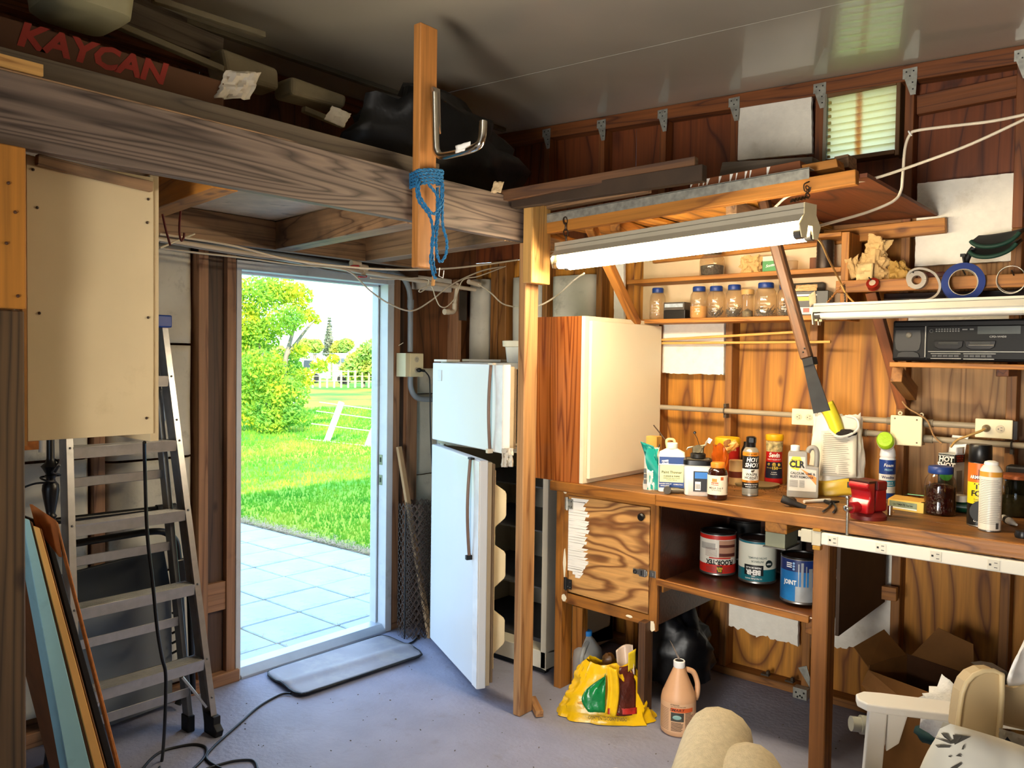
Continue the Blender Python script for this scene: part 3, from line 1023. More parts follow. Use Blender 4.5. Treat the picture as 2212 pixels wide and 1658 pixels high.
RT = 1.76
for y0, y1, sd in ((1.262, 1.362, 1), (1.822, 1.768, -1)):
    m = MB()
    A, B = lp(y0, y1, .0), lp(y0, y1, RT)
    X = (B - A).normalized()
    M = axes_m((A + B) / 2, X, (1, 0, 0))          # local x along, y ~ world Y, z towards the viewer
    L_ = (B - A).length
    sg = 1 if (M.to_3x3() @ Vector((0, 1, 0))).y > 0 else -1
    m.box((0, 0, .0), (L_, .026, .0025))            # front flange
    m.box((0, -sg * sd * .012, -.034), (L_, .0025, .068))
    m.box((0, 0, -.068), (L_, .026, .0025))
    r_ = obj('front_rail', m, ALU, ld, M=M)
    rv = MB()
    for z in (.16, .32, .635, .95, 1.25, 1.34, 1.53): rv.ball(lp(y0, y1, z, .003), .005, 8, 4)
    obj('rivet', rv, STEEL, r_, world=True)
    # rubber shoe
    obj('foot', MB().prism([(-.075, .0), (.018, .0), (.03, .03), (.004, .05), (.004, .085), (-.075, .085), (-.075, .0)][:6], .034, axis=1, at=y0 - .017).xf(Matrix.Translation((-3.165, 0, 0))), BLACKM, ld, world=True, bevel=.003)
for z in (.32, .635, .95, 1.25, 1.53):
    t = z / 1.8
    yl, yr = 1.262 + .10 * t + .012, 1.822 - .054 * t - .012
    x = -3.165 - .36 * t
    st = MB().bb((x - .085, yl, z - .004), (x + .002, yr, z)).bb((x - .001, yl, z - .045), (x + .002, yr, z)).bb((x - .085, yl, z - .03), (x - .082, yr, z))
    o = obj('step', st, ALU, ld, world=True, bevel=.001)
    rb = MB()
    for k in range(6): rb.bb((x - .075 + k * .013, yl + .005, z), (x - .071 + k * .013, yr - .005, z + .0012))
    obj('tread_rib', rb, ALU, o, world=True)
for y0, y1 in ((1.30, 1.38), (1.77, 1.74)):
    A, B = lp(y0, y1, .06, -.13), lp(y0, y1, 1.72, -.075)
    lumber('rear_rail', A, B, .022, .05, pm('#8f9294', .4, metal=.6, var=.1), ld, up=(1, 0, 0))
    obj('rear_foot', MB().bb((A.x - .03, A.y - .016, 0.0), (A.x + .03, A.y + .016, .07)), BLACKM, ld, world=True, bevel=.003)
for z in (.17, .47, .79, 1.10, 1.40):
    A, B = lp(1.30, 1.38, z, -.10), lp(1.77, 1.74, z, -.10)
    lumber('rear_brace', A, B, .004, .04, ALU, ld)
for a, b in (((1.36, .275), (1.27, .10)), ((1.70, .275), (1.80, .12))):
    t0, t1 = a[1] / 1.8, b[1] / 1.8
    lumber('foot_brace', (-3.165 - .36 * t0 - .01, a[0], a[1]), (-3.165 - .36 * t1 - .02, b[0], b[1]), .016, .012, CHROME, ld)
lumber('spreader', lp(1.74, 1.74, 1.47, -.03), lp(1.79, 1.79, 1.33, -.12), .004, .02, ALU, ld)
tpl = lp(1.36, 1.36, 1.76)
obj('top_cap', MB().bb((tpl.x - .14, 1.335, 1.745), (tpl.x + .02, 1.795, 1.80)), pm('#0f3f96', .4), ld, world=True, bevel=.006)
a = lp(1.262, 1.362, .62, 0)
letters('lettering', 'WERNER', .032, pm('#3c3f44', .4), ld, (a.x - .034, 1.2835, .62), (.2, -.055, -1), (-1, 0, -.2), world=True, sx=1.6)
PAP = pm('#b9b0a2', .6)

# ================================================================== FOLDED COT BEHIND THE LADDER
ct = thing('folding_cot', 'folded cot of grey canvas hooked to a black tube frame behind the ladder', 'cot', (-3.50, 1.55, 0))
xc = -3.47
GC = pm('#6a7076', .65, var=.08, scale=6)
obj('canvas', MB().hexa([(xc, 1.30, .005), (xc, 1.785, .03), (xc - .03, 1.795, .50), (xc - .03, 1.30, .50)], [(xc - .012, 1.30, .005), (xc - .012, 1.785, .03), (xc - .042, 1.795, .50), (xc - .042, 1.30, .50)]), GC, ct, world=True, bevel=.004)
obj('canvas_fold', MB().hexa([(xc - .02, 1.30, .505), (xc - .02, 1.795, .505), (xc - .03, 1.76, .74), (xc - .03, 1.28, .70)], [(xc - .04, 1.30, .505), (xc - .04, 1.795, .505), (xc - .05, 1.76, .74), (xc - .05, 1.28, .70)]), pm('#20262a', .6), ct, world=True, bevel=.004)
obj('tube', MB().tube([(xc + .02, 1.22, .945), (xc + .02, 1.79, .935)], .0145, 10), BLACK, ct, smooth=60, world=True)
obj('tube_grip', MB().tube([(xc + .02, 1.70, .937), (xc + .02, 1.785, .935)], .019, 10), BLACKM, ct, smooth=60, world=True)
obj('tube', MB().tube([(xc + .035, 1.22, .842)] + bez([(xc + .035, 1.63, .845), (xc + .035, 1.72, .835), (xc + .035, 1.775, .79), (xc + .035, 1.79, .73), (xc + .035, 1.795, .66)], 5) + bez([(xc + .035, 1.81, .4), (xc + .035, 1.825, .16), (xc + .035, 1.815, .08), (xc + .035, 1.79, .03)], 5), .0155, 10), BLACK, ct, smooth=60, world=True)
obj('tube', MB().tube([(xc + .01, 1.855, .62), (xc + .01, 1.875, .05)], .014, 10), BLACK, ct, smooth=60, world=True)
obj('hinge_plate', MB().bb((xc + .03, 1.765, .58), (xc + .055, 1.825, .70)), BLACK, ct, world=True, bevel=.006)
for i in range(7):
    z = .46 - i * .046
    obj('hook', MB().tube([(xc + .012, 1.775, z - .012), (xc + .02, 1.79, z - .004), (xc + .035, 1.815, z + .012)], .0055, 6), BLACK, ct, smooth=60, world=True)
for i, z in enumerate((.66, .62, .60)):
    obj('tag_scrap', MB().box((xc + .04, 1.77 + .02 * i, z), (.002, .018, .028), Matrix.Rotation(.4 * i, 3, 'X')), INKW, ct, world=True)

for o_ in [o_ for o_ in COL.objects if o_.parent == ct]:
    o_.data.transform(Matrix.Translation((-.085, 0, 0)) @ Matrix.Diagonal((1, 1.024, 1, 1)))

# ================================================================== FLOOR LAMP STAND
fl = thing('lamp_stand', 'turned black lamp stand with its cord knotted round it below the cabinet', 'lamp', (-3.3, 1.218, 0))
obj('column', MB().lathe([(.11, 0), (.11, .02), (.03, .05), (.022, .12), (.015, .9), (.020, .985), (.015, 1.0), (.022, 1.01), (.015, 1.02), (.017, 1.03), (.026, 1.08), (.030, 1.11), (.028, 1.13), (.016, 1.145), (.016, 1.155), (.022, 1.165), (.016, 1.17), (.03, 1.195), (.034, 1.20), (.018, 1.215), (.014, 1.23), (.012, 1.40)], 20), BLACK, fl, smooth=50)
obj('knotted_cord', MB().tube(bez([(-.012, .0, 1.23), (.02, .02, 1.215), (.03, -.006, 1.18), (.012, .03, 1.165), (-.01, -.03, 1.16), (.03, -.025, 1.15), (.02, .01, 1.14), (0, -.05, 1.14), (-.02, -.09, 1.125)], 6), .004, 8), BLACK, fl, smooth=60)
obj('socket_thread', MB().lathe([(.012, 1.255), (.012, 1.30)], 14, c=(0, -.03, 0)), pm('#b9b4a8', .4), fl, smooth=40)

# ================================================================== LEANING PANELS AT THE LEFT EDGE
def lean(name, q, m, lab, depth=.42, x=-2.60, off=0.0, edge=None):
    """q: top-left, top-right, bottom-right, bottom-left as seen on the plane X=x; carried down to the floor"""
    a, b, c2, d = [PX(px, py, x + off) for px, py in q]
    def down(t, s):
        k = (t.z - .003) / (t.z - s.z)
        return t + (s - t) * k
    c2, d = down(b, c2), down(a, d)
    tp = [a, b, c2, d]
    o = obj(name, MB().hexa(tp, [p + Vector((-depth, 0, .0)) for p in tp]), m, world=True, bevel=.002, seg=1)
    return tag(o, lab, 'panel')


lean('blue_board', [(48, 1119), (64, 1122), (196, 1658), (146, 1658)], pm('#8fc0cc', .5, var=.06, scale=6, dirt='#6f9aa6', dlo=.55, dhi=.8), 'pale blue painted panel leaning against the dark post', off=.01, depth=.07)
lean('brown_board', [(65, 1124), (71, 1128), (203, 1658), (197, 1658)], pm('#6e3f1c', .6, var=.2), 'thin brown panel leaning between the blue and the tan ones')
lean('tan_board', [(72, 1136), (86, 1140), (226, 1658), (204, 1658)], pm('#d8a860', .6, var=.08, scale=7), 'tan board leaning in the row of panels at the left edge', off=.005)
lean('hardboard_sheet', [(86.5, 1140), (90, 1142), (231, 1658), (227, 1658)], pm('#7d5a34', .7, var=.2), 'thin hardboard sheet leaning just behind the tan board')
lean('shaded_gap_filler', [(91, 1128), (103, 1130), (250, 1658), (233, 1658)], pm('#14100e', .6), 'black filler sheet added as the shaded gap in the row of panels', off=-.06)  # black sheet added where only a dark shaded gap lies between the boards
ob = lean('particle_board', [(121, 1124), (126, 1129), (262, 1658), (254, 1658)], pm('#b5733a', .8, var=.25, scale=60), 'rough orange particle board outermost in the row of leaning panels', depth=.02)
a, b, c2, d = PX(70, 1089, -2.66), PX(122, 1124, -2.605), PX(134, 1203, -2.605), PX(84, 1140, -2.66)
tag(obj('plywood_offcut', MB().hexa([a, b, c2, d], [p + Vector((-.012, -.004, 0)) for p in (a, b, c2, d)]), pm('#a9622c', .7, var=.15, scale=20), world=True), 'orange plywood corner showing on top of the leaning panels', 'offcut')

# ================================================================== DOOR MAT AND CORDS
mt = thing('door_mat', 'flat grey rubber mat lying at the doorway over a cord', 'mat', (0, 0, 0))
MATM = pm('#8d8a90', .55, var=.08, scale=8, dirt='#a8a49a', dlo=.5, dhi=.8)
q = [Vector((-3.60, 2.335, 0)), Vector((-3.215, 2.275, 0)), Vector((-3.17, 3.055, 0)), Vector((-3.585, 3.12, 0))]


def mfn(u, v, dz=0):
    p = (q[0] * (1 - u) + q[1] * u) * (1 - v) + (q[3] * (1 - u) + q[2] * u) * v
    # round the near corners, lift over the cord
    cu, cv = abs(u - .5) * 2, abs(v - .5) * 2
    k = max(0, (cu ** 8 + cv ** 40) - 1.0)
    ctr = (q[0] + q[2]) / 2
    p = p + (ctr - p) * min(.05, k * .05)
    z = .010 + .012 * math.exp(-((u - .55 - .1 * v) / .10) ** 2) + .006 * u
    return Vector((p.x, p.y, z + dz))


obj('sheet', MB().grid(lambda u, v: mfn(u, v, .004), 24, 24), MATM, mt, smooth=60, thick=.006, world=True)
rim = [mfn(0, t / 16, .002) for t in range(17)] + [mfn(t / 8, 1, .002) for t in range(1, 9)] + [mfn(1, 1 - t / 16, .002) for t in range(1, 17)] + [mfn(1 - t / 8, 0, .002) for t in range(1, 8)]
obj('rim', MB().tube(rim, .007, 6, True), BLACKM, mt, smooth=60, world=True)


def cable(name, pts, r, m, lab, cat='cord', n=8, k=8, group=None):
    return tag(obj(name, MB().tube(bez(pts, n), r, k), m, world=True, smooth=60), lab, cat, group)


F = lambda x, y, z=.006: PZ(x, y, z)
cable('extension_cord', [F(905, 1372), F(893, 1385), F(872, 1393), F(850, 1395, .006)], .0055, CORDB, 'short black cord running from behind the refrigerator to under the mat')
cable('power_cord', [F(628, 1497, .012), F(605, 1500), F(560, 1525), F(520, 1560), F(486, 1590), F(462, 1612), F(446, 1632), F(452, 1645), F(478, 1660), F(500, 1672)], .0055, CORDB, 'black cord snaking from under the mat across the floor to the left')
cable('black_cable', [PX(312, 955, -2.7), PX(313, 1010, -2.85), PX(318, 1150, -2.85), PX(330, 1260, -2.85), PX(340, 1360, -2.85), PX(350, 1420, -2.88), PX(358, 1460, -2.9), PX(356, 1560, -2.95), F(350, 1640, .008), F(342, 1662)], .0062, CORDB, 'black cable hanging from the cabinet past the ladder to the floor')
cable('coiled_cord', [F(302, 1668), F(325, 1640), F(350, 1622), F(385, 1612), F(420, 1607), F(442, 1612), F(446, 1626), F(436, 1642), F(415, 1662)], .0055, CORDB, 'loop of black cord lying on the floor before the ladder')
cable('looped_cord', [F(446, 1660), F(470, 1652), F(505, 1643), F(540, 1641), F(552, 1648), F(556, 1662)], .0055, CORDB, 'second loop of black cord at the lower picture edge')

# ================================================================== PIPES, CONDUIT AND WIRES OVER THE DOOR
pc = thing('wall_conduit', 'grey plastic conduit over the door bending down to the outlet box', 'conduit', (-3.59, 2.2, 2.14))
xq = -3.60
run = [(xq, 1.2, 2.155), (xq, 1.9, 2.145), (xq, 2.6, 2.132), (xq, 3.16, 2.122)]
obj('pipe', MB().tube(run + bez([(xq, 3.16, 2.122), (xq, 3.25, 2.10), (xq, 3.303, 2.03), (xq, 3.316, 1.94)], 6)[1:] + [(xq, 3.318, 1.66)], .0165, 12), PVCG, pc, smooth=60, world=True)
for p_, q_ in (((xq, 2.02, 2.143), (xq, 2.05, 2.1425)), ((xq, 3.12, 2.123), (xq, 3.17, 2.122)), ((xq, 3.317, 1.97), (xq, 3.317, 1.92))):
    obj('coupling', MB().tube([p_, q_], .020, 12), PVCG, pc, smooth=60, world=True)
obj('pipe_lower', MB().tube(bez([(xq, 3.322, 1.515), (xq, 3.325, 1.45), (xq, 3.36, 1.395), (xq, 3.43, 1.375), (xq, 3.60, 1.37)], 6), .0165, 12), PVCG, pc, smooth=60, world=True)
ob = thing('outlet_box', 'beige outlet box with a black plug beside the door', 'outlet', (-3.57, 3.305, 1.58))
obj('box', MB().bb((-3.63, 3.235, 1.513), (-3.548, 3.375, 1.652)), pm('#c9bf9c', .5, var=.04), ob, world=True, bevel=.003)
obj('cover_plate', MB().bb((-3.549, 3.268, 1.513), (-3.543, 3.373, 1.650)), pm('#d8cba4', .45, var=.03), ob, world=True, bevel=.002)
for i, z in enumerate((1.615, 1.553)):
    r_ = obj('receptacle', MB().lathe([(.0, 0), (.017, 0), (.017, .003), (.0, .003)], 16).xf(Matrix.Translation((-3.543, 3.318, z)) @ Matrix.Rotation(PI / 2, 4, 'Y')), pm('#b9b09a', .5), ob, world=True)
    s = MB()
    for dy, dz, a_, b_ in ((-.006, .004, .002, .007), (.006, .004, .002, .007), (0, -.007, .004, .004)): s.box((-3.5395, 3.318 + dy, z + dz), (.001, a_, b_))
    obj('slot', s, BLACK, r_, world=True)
pl = thing('appliance_cord', 'black plug and cord dropping from the beige outlet box behind the refrigerator', 'cord', (-3.53, 3.33, 1.553))
obj('plug', MB().ball((-3.525, 3.322, 1.553), .016, 12, 8, sc=(1.1, 1.1, .85)).tube([(-3.52, 3.33, 1.553), (-3.51, 3.352, 1.548)], .008, 8), BLACK, pl, smooth=60, world=True)
obj('cord', MB().tube(bez([(-3.51, 3.352, 1.548), (-3.51, 3.39, 1.51), (-3.515, 3.402, 1.44), (-3.52, 3.415, 1.2), (-3.52, 3.44, .9), (-3.5, 3.47, .7)], 6), .004, 8), CORDB, pl, smooth=60, world=True)

wp = thing('water_pipe', 'long cream plastic water pipe under the loft with two red valves', 'pipe', (-3.52, 2.8, 2.12))
xw = -3.50
obj('pipe', MB().tube([(xw, .8, 2.158), (xw, 1.75, 2.128), (xw, 2.8, 2.092), (xw, 3.77, 2.057)], .0125, 10), PVCW, wp, smooth=60, world=True)
for px, py, dz in ((768, 574, 0), (783, 582, 1)):
    p = PX(px, py, xw)
    obj('coupling', MB().tube([p + Vector((0, -.03, .012)), p + Vector((0, .03, .010))], .018, 10), PVCW, wp, smooth=60, world=True)
obj('drop', MB().tube([PX(785, 573, xw), PX(785, 598, xw)], .014, 10), PVCW, wp, smooth=60, world=True)
for px, py in ((766, 575), (783, 597)):
    p = PX(px, py, xw + .02)
    obj('valve_handle', MB().box(p, (.02, .052, .013), Matrix.Rotation(.1, 3, 'X')), pm('#c9323c', .4), wp, world=True, bevel=.004)
p = PX(1008, 612, xw)
obj('drop', MB().tube([PX(988, 612, xw), PX(981, 668, xw), ], .011, 10), PVCW, wp, smooth=60, world=True)
obj('elbow', MB().tube(bez([PX(982, 655, xw), PX(980, 672, xw), PX(966, 673, xw + .01), PX(960, 673, xw + .01)], 4), [.015] * 13, 10), PVCW, wp, smooth=60, world=True)
obj('end_cap', MB().tube([PX(970, 673, xw + .01), PX(960, 673, xw + .01)], .0185, 10), PVCW, wp, smooth=60, world=True)
obj('end_cap', MB().tube([PX(1012, 608, xw), PX(1036, 615, xw)], .016, 10), PVCW, wp, smooth=60, world=True)
xk = -3.42
W_ = lambda *ps, x=xk: [PX(a_, b_, x) for a_, b_ in ps]
cable('white_cable', W_((345, 535), (420, 545), (520, 556), (640, 572), (720, 578), (760, 590), (800, 628), (840, 655), (888, 671), (930, 650), (975, 615), (1040, 585), (1092, 575)), .0045, CORDW, 'white cable drooping in a curve across the top right of the door')
cable('white_wire', W_((345, 505), (500, 530), (620, 560), (740, 575), (850, 582), (960, 580), (1040, 572), (1118, 561), x=-3.1), .0048, CORDW, 'white cable strung straight under the loft to the splice block')
cable('bell_wire', W_((800, 600), (840, 603), (900, 600), (925, 603), (922, 620), (910, 630), (905, 628), (915, 620), (932, 618), (940, 640), (950, 660), (965, 662), (985, 640), (1000, 605), (1035, 596), (1092, 575), x=-3.36), .0035, CORDW, 'thin white wire curling in loops left of the refrigerator')
cable('feed_wire', W_((1034, 614), (1060, 632), (1085, 655), (1113, 663), x=-3.2), .0045, CORDW, 'white wire drooping from the end of the water pipe')
cable('feed_wire', [PX(1113, 663, -2.9), PX(1160, 661, -2.62), PX(1200, 640, -2.5), PX(1240, 605, -2.3), PX(1262, 590, -2.2)], .0045, CORDW, 'white wire curving up from behind the post to the lit light fixture')
cable('grey_wire', W_((345, 522), (460, 541), (560, 556), (640, 566), (700, 582), (790, 596), x=-3.46), .004, pm('#8f8f90', .5), 'grey wire following the conduit over the door')
for (a_, b_), lab in ((((345, 535), (420, 505)), 'short white stick crossing the pipes beside the red hook'),):
    tag(obj('thin_dowel', MB().tube([PX(*a_, -3.0), PX(*b_, -3.2)], .004, 6), CORDW, world=True), lab, 'dowel')
sw = PX(1002, 660, XD + .02)
tag(obj('metal_plate', MB().box((XD + .012, sw.y, sw.z), (.004, .07, .19)), pm('#4c4640', .4, metal=.4), world=True, bevel=.002), 'dark metal plate fixed to the stud behind the water pipe', 'plate')
tag(obj('foam_offcut', MB().bb((XD - .075, 3.43, 2.045), (XD - .03, 3.74, 2.13)), FOAM, world=True, bevel=.006), 'white foam offcut wedged above the brown plywood by the rope', 'foam')

# ================================================================== REFRIGERATOR
FW = pm('#e9ecec', .38, var=.015, scale=3, coat=.15)
FC = pm('#d8c8a4', .5, var=.04)
GASK = pm('#7a6248', .6, var=.1)
HND = pm('#7d6252', .4, var=.1)
hx, hy = -3.304, 3.217
fr = thing('refrigerator', 'white refrigerator with both its doors ajar in the corner', 'refrigerator', (hx + .40, 3.6, 0))
b0, b1 = hy + .075, 3.92
bx0, bx1 = hx - .012, hx + .775
t_ = .035
obj('body', MB().bb((bx0, b0, .03), (bx0 + t_, b1, 1.60)).bb((bx1 - t_, b0, .03), (bx1, b1, 1.60)).bb((bx0, b1 - t_, .03), (bx1, b1, 1.60)).bb((bx0, b0, 1.57), (bx1, b1, 1.605)).bb((bx0, b0, .03), (bx1, b1, .12)), pm('#d8d2c0', .4, var=.03), fr, world=True, bevel=.004)
obj('divider', MB().bb((bx0 + t_, b0 + .01, 1.13), (bx1 - t_, b1 - t_, 1.18)), FC, fr, world=True)
obj('front_rail', MB().bb((bx0 + .01, b0 - .03, 1.142), (bx1 - .01, b0, 1.168)), pm('#8f877a', .4, metal=.4, var=.2), fr, world=True)
obj('liner', MB().bb((bx0 + t_, b0 + .1, .12), (bx1 - t_, b1 - t_, .14)), pm('#3a3a40', .5), fr, world=True)
for z in (.42, .72, .95):
    obj('wire_shelf', MB().bb((bx0 + t_, b0 + .06, z), (bx1 - t_, b1 - t_, z + .008)), pm('#4a4c50', .4), fr, world=True)
obj('kick_grille', MB().bb((bx0 + .02, b0 + .02, .0), (bx1 - .02, b0 + .05, .10)), BLACKM, fr, world=True)
obj('top_hinge', MB().bb((hx - .01, hy + .02, 1.606), (hx + .09, b0 + .05, 1.618)), WHITE, fr, world=True)
for dn, z0, z1, ang in (('freezer_door', 1.168, 1.600, -18.5), ('fresh_food_door', .035, 1.140, -27.2)):
    M = Matrix.Translation((hx, hy, 0)) @ Matrix.Rotation(math.radians(ang), 4, 'Z')
    Wd = .780
    d_ = obj(dn, MB().bb((0, 0, z0), (Wd, .045, z1)), FW, fr, M=M, bevel=.006, seg=3)
    obj('door_edge', MB().bb((.01, .044, z0 + .01), (Wd - .004, .066, z1 - .01)), pm('#b7a484', .5, var=.04), d_, M=M, bevel=.002)
    obj('gasket', MB().bb((.02, .066, z0 + .02), (Wd - .012, .074, z1 - .02)).bb((.02, .078, z0 + .02), (Wd - .012, .084, z1 - .02)), GASK, d_, M=M)
    obj('gasket_lip', MB().bb((.02, .073, z0 + .02), (Wd - .016, .079, z1 - .02)), pm('#c9b490', .5), d_, M=M)
    # inner liner with its door shelves in profile
    prof = [(.084, z0 + .05), (.084, z1 - .05), (.115, z1 - .06)]
    if dn == 'fresh_food_door':
        for zc in (.90, .60, .27):
            prof += [(.115, zc + .11), (.165, zc + .075), (.172, zc + .06), (.172, zc - .045), (.165, zc - .06), (.115, zc - .10)]
    prof += [(.115, z0 + .06)]
    obj('door_liner', MB().prism([(a_, b_) for a_, b_ in prof], Wd - .12, axis=0, at=.045), FC, d_, M=M, bevel=.004)
    # long pull along the free edge
    if dn == 'freezer_door':
        hz0, hz1, hxx = 1.178, 1.602, Wd - .10
    else:
        hz0, hz1, hxx = .66, 1.142, Wd - .10
    n_ = 14
    pts = [(hxx + .018 * math.sin(PI * (i / n_)) * .6, -.012 - .016 * math.sin(PI * i / n_), hz0 + (hz1 - hz0) * i / n_) for i in range(n_ + 1)]
    h_ = obj('handle', MB().tube(pts, .0085, 8), HND, d_, M=M, smooth=60)
    obj('handle_end', MB().bb((hxx - .012, -.022, hz1 - .006), (hxx + .03, .0, hz1 + .004)).bb((hxx - .010, -.03, hz0 - .016), (hxx + .012, .0, hz0 + .006)), BLACKM if dn != 'freezer_door' else pm('#d8c9b0', .4), h_, M=M, bevel=.002)
    obj('edge_strip', MB().bb((hxx + .035, -.004, z0 + .004), (Wd + .001, .0, z1 - .004)), pm('#f0f0ee', .35), d_, M=M, bevel=.001)
    if dn == 'freezer_door':
        obj('name_badge', MB().bb((.07, -.003, 1.50), (.12, 0, 1.56)).bb((.072, -.0045, 1.502), (.118, -.003, 1.558)), pm('#dfe4e6', .3), d_, M=M, bevel=.001)
crumple('insulation_tear', PX(1084, 968, -2.53), Vector((.03, .05, 0)), Vector((0, .0, -.09)), pm('#cfcabc', .7), fr, n=8, amp=.02, seed=12)
tk = thing('plastic_bin', 'small white plastic bin standing on top of the refrigerator', 'bin', (-2.80, 3.42, 1.606))
obj('body', MB().lathe([(.085, 0), (.09, .004), (.10, .095)], 20, sq=.35, sy=.7), pm('#dcd8cc', .5), tk, smooth=40)
obj('rim', MB().lathe([(.100, .085), (.112, .088), (.114, .118), (.106, .12), (.1, .1)], 20, sq=.35, sy=.7), pm('#e8ddc4', .5), tk, smooth=40)
tag(obj('wire_loop', MB().torus(.012, .002, (-2.79, 3.40, 1.738), (1, .3, 0), 14, 6), BLACK, world=True), 'little dark wire loop on the bin above the refrigerator', 'wire')
tag(obj('top_board', MB().bb((-3.30, 3.45, 1.608), (-3.0, 3.75, 1.622)), pm('#c9b79a', .6), world=True, bevel=.002), 'thin pale board lying on the refrigerator top', 'board')

# expanded-metal mesh roll and sticks between door and refrigerator
em = thing('wire_mesh_roll', 'roll of dark expanded metal mesh standing by the refrigerator', 'mesh', (-3.50, 3.29, 0))
mm = MB()
cx, cy, R0 = -3.49, 3.29, .115
nA, nZ, H_ = 20, 30, .78
for ring, rr_ in ((0, R0), (1, R0 * .8), (2, R0 * .62)):
    for i in range(nA):
        for j in range(nZ):
            for s in (0, 1):
                a0 = 2 * PI * (i + (.5 if j % 2 else 0)) / nA
                a1 = a0 + (PI / nA) * (1 if s else -1)
                z0, z1 = H_ * j / nZ + .002, H_ * (j + 1) / nZ
                p0_ = Vector((cx + rr_ * math.cos(a0), cy + rr_ * math.sin(a0), z0)); p1_ = Vector((cx + rr_ * math.cos(a1), cy + rr_ * math.sin(a1), z1))
                tn = Vector((-math.sin(a0), math.cos(a0), 0)) * .0022
                mm.add([p0_ - tn, p0_ + tn, p1_ + tn, p1_ - tn], [(0, 1, 2, 3)])
o = obj('expanded_metal', mm, pm('#4a3a30', .6, metal=.3, var=.3), em, world=True, kind='stuff')
obj('folded_edge', MB().tube([(cx + .02, cy - R0, .0), (cx + .02, cy - R0, .74)], .004, 6), BLACKM, em, world=True)
tag(lumber('leaning_strip', (-3.375, 3.288, .0), (-3.60, 3.235, 1.10), .03, .022, pm('#b08a60', .6, var=.12), up=(1, 0, 0)), 'pale wooden strip leaning against the mesh roll by the refrigerator', 'strip')
tag(obj('grey_conduit_piece', MB().tube([(-3.45, 3.42, 0), (-3.47, 3.44, 1.16)], .016, 10), PVCG, world=True, smooth=60), 'grey ribbed pipe standing between mesh roll and refrigerator', 'pipe')
tag(obj('cable_tie_end', MB().tube([PX(861, 746, XD + .02), PX(871, 740, XD + .04)], .002, 6), CORDW, world=True), 'bit of white tie sticking out of the stud right of the door', 'tie')
# ================================================================== WORKBENCH
BT, BF = 1.03, 3.21        # bench top height and front edge
bn = thing('workbench', 'long homemade wooden workbench with an open shelf along the plywood wall', 'workbench', (-1.2, 3.55, 0))
for a, b, y0, y1 in ((-2.44, .7, BF, 3.395), (-2.44, .7, 3.398, 3.665), (-2.44, .7, 3.668, 3.93)):
    lumber('top_board', (a, (y0 + y1) / 2, BT - .016), (b, (y0 + y1) / 2, BT - .016), y1 - y0, .032, BENCHTOP, bn, bevel=.002)
lumber('front_rail', (-2.44, BF - .011, BT - .024), (-1.846, BF - .011, BT - .024), .022, .046, BENCH, bn)
lumber('front_rail', (-1.844, BF - .011, BT - .024), (.7, BF - .011, BT - .026), .022, .050, BENCH, bn)
lumber('leg', (-2.392, BF + .045, 0), (-2.392, BF + .045, .98), .09, .042, BENCH, bn, up=(1, 0, 0))
lumber('leg', (-2.33, BF + .10, 0), (-2.33, BF + .10, .40), .05, .06, BENCH, bn, up=(1, 0, 0))
lumber('leg', (-1.888, BF - .01, 0), (-1.888, BF - .01, .45), .07, .036, OLDW, bn, up=(1, 0, 0))
LEGW = wood('leg_wood', '#94602c', '#5f3a18', bands=4, k=8, sx=.05)
lumber('leg', (-1.110, BF + .035, 0), (-1.110, BF + .035, .925), .09, .062, LEGW, bn, up=(1, 0, 0), bevel=.004)
lumber('leg', (.55, BF + .035, 0), (.55, BF + .035, .98), .09, .062, LEGW, bn, up=(1, 0, 0), bevel=.004)
for x in (-2.39, -.2, .6): lumber('rear_leg', (x, 3.90, 0), (x, 3.90, .98), .05, .05, BENCH, bn, up=(1, 0, 0))
lumber('cross_block', (-1.305, BF + .015, .958), (-1.305, 3.9, .958), .092, .05, PINE, bn, bevel=.003)
lumber('cross_rail', (-1.25, 3.86, .60), (-1.00, 3.86, .605), .03, .06, BENCH, bn)
# boxed-in cupboard at the left
cx0, cx1, cz0, cz1 = -2.372, -1.84, .435, .984
lumber('stile', (cx0 + .015, BF + .012, cz0), (cx0 + .015, BF + .012, cz1), .02, .030, BENCH, bn, up=(1, 0, 0))
lumber('stile', (cx1 - .021, BF + .012, cz0 - .03), (cx1 - .021, BF + .012, cz1), .02, .042, BENCH, bn, up=(1, 0, 0))
lumber('rail', (cx0, BF + .014, cz1 - .009), (cx1, BF + .014, cz1 - .009), .02, .018, BENCH, bn)
lumber('rail', (cx0 + .03, BF + .014, cz0 + .022), (cx1 - .04, BF + .014, cz0 + .012), .02, .052, BENCH, bn)
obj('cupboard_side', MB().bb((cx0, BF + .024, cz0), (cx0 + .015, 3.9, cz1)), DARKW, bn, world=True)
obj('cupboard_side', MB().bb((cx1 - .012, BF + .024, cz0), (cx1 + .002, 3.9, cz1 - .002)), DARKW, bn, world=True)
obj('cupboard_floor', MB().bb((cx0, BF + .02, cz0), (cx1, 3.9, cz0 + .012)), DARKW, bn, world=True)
dr = obj('door', MB().hexa(*[[Vector((x, y, z)) for x, z in ((-2.341, .967), (-1.886, .963), (-1.886, .476), (-2.334, .492))] for y in (BF + .002, BF + .018)]), PLYD, bn, world=True, bevel=.002)
# the grain runs across this door
nt_ = dr
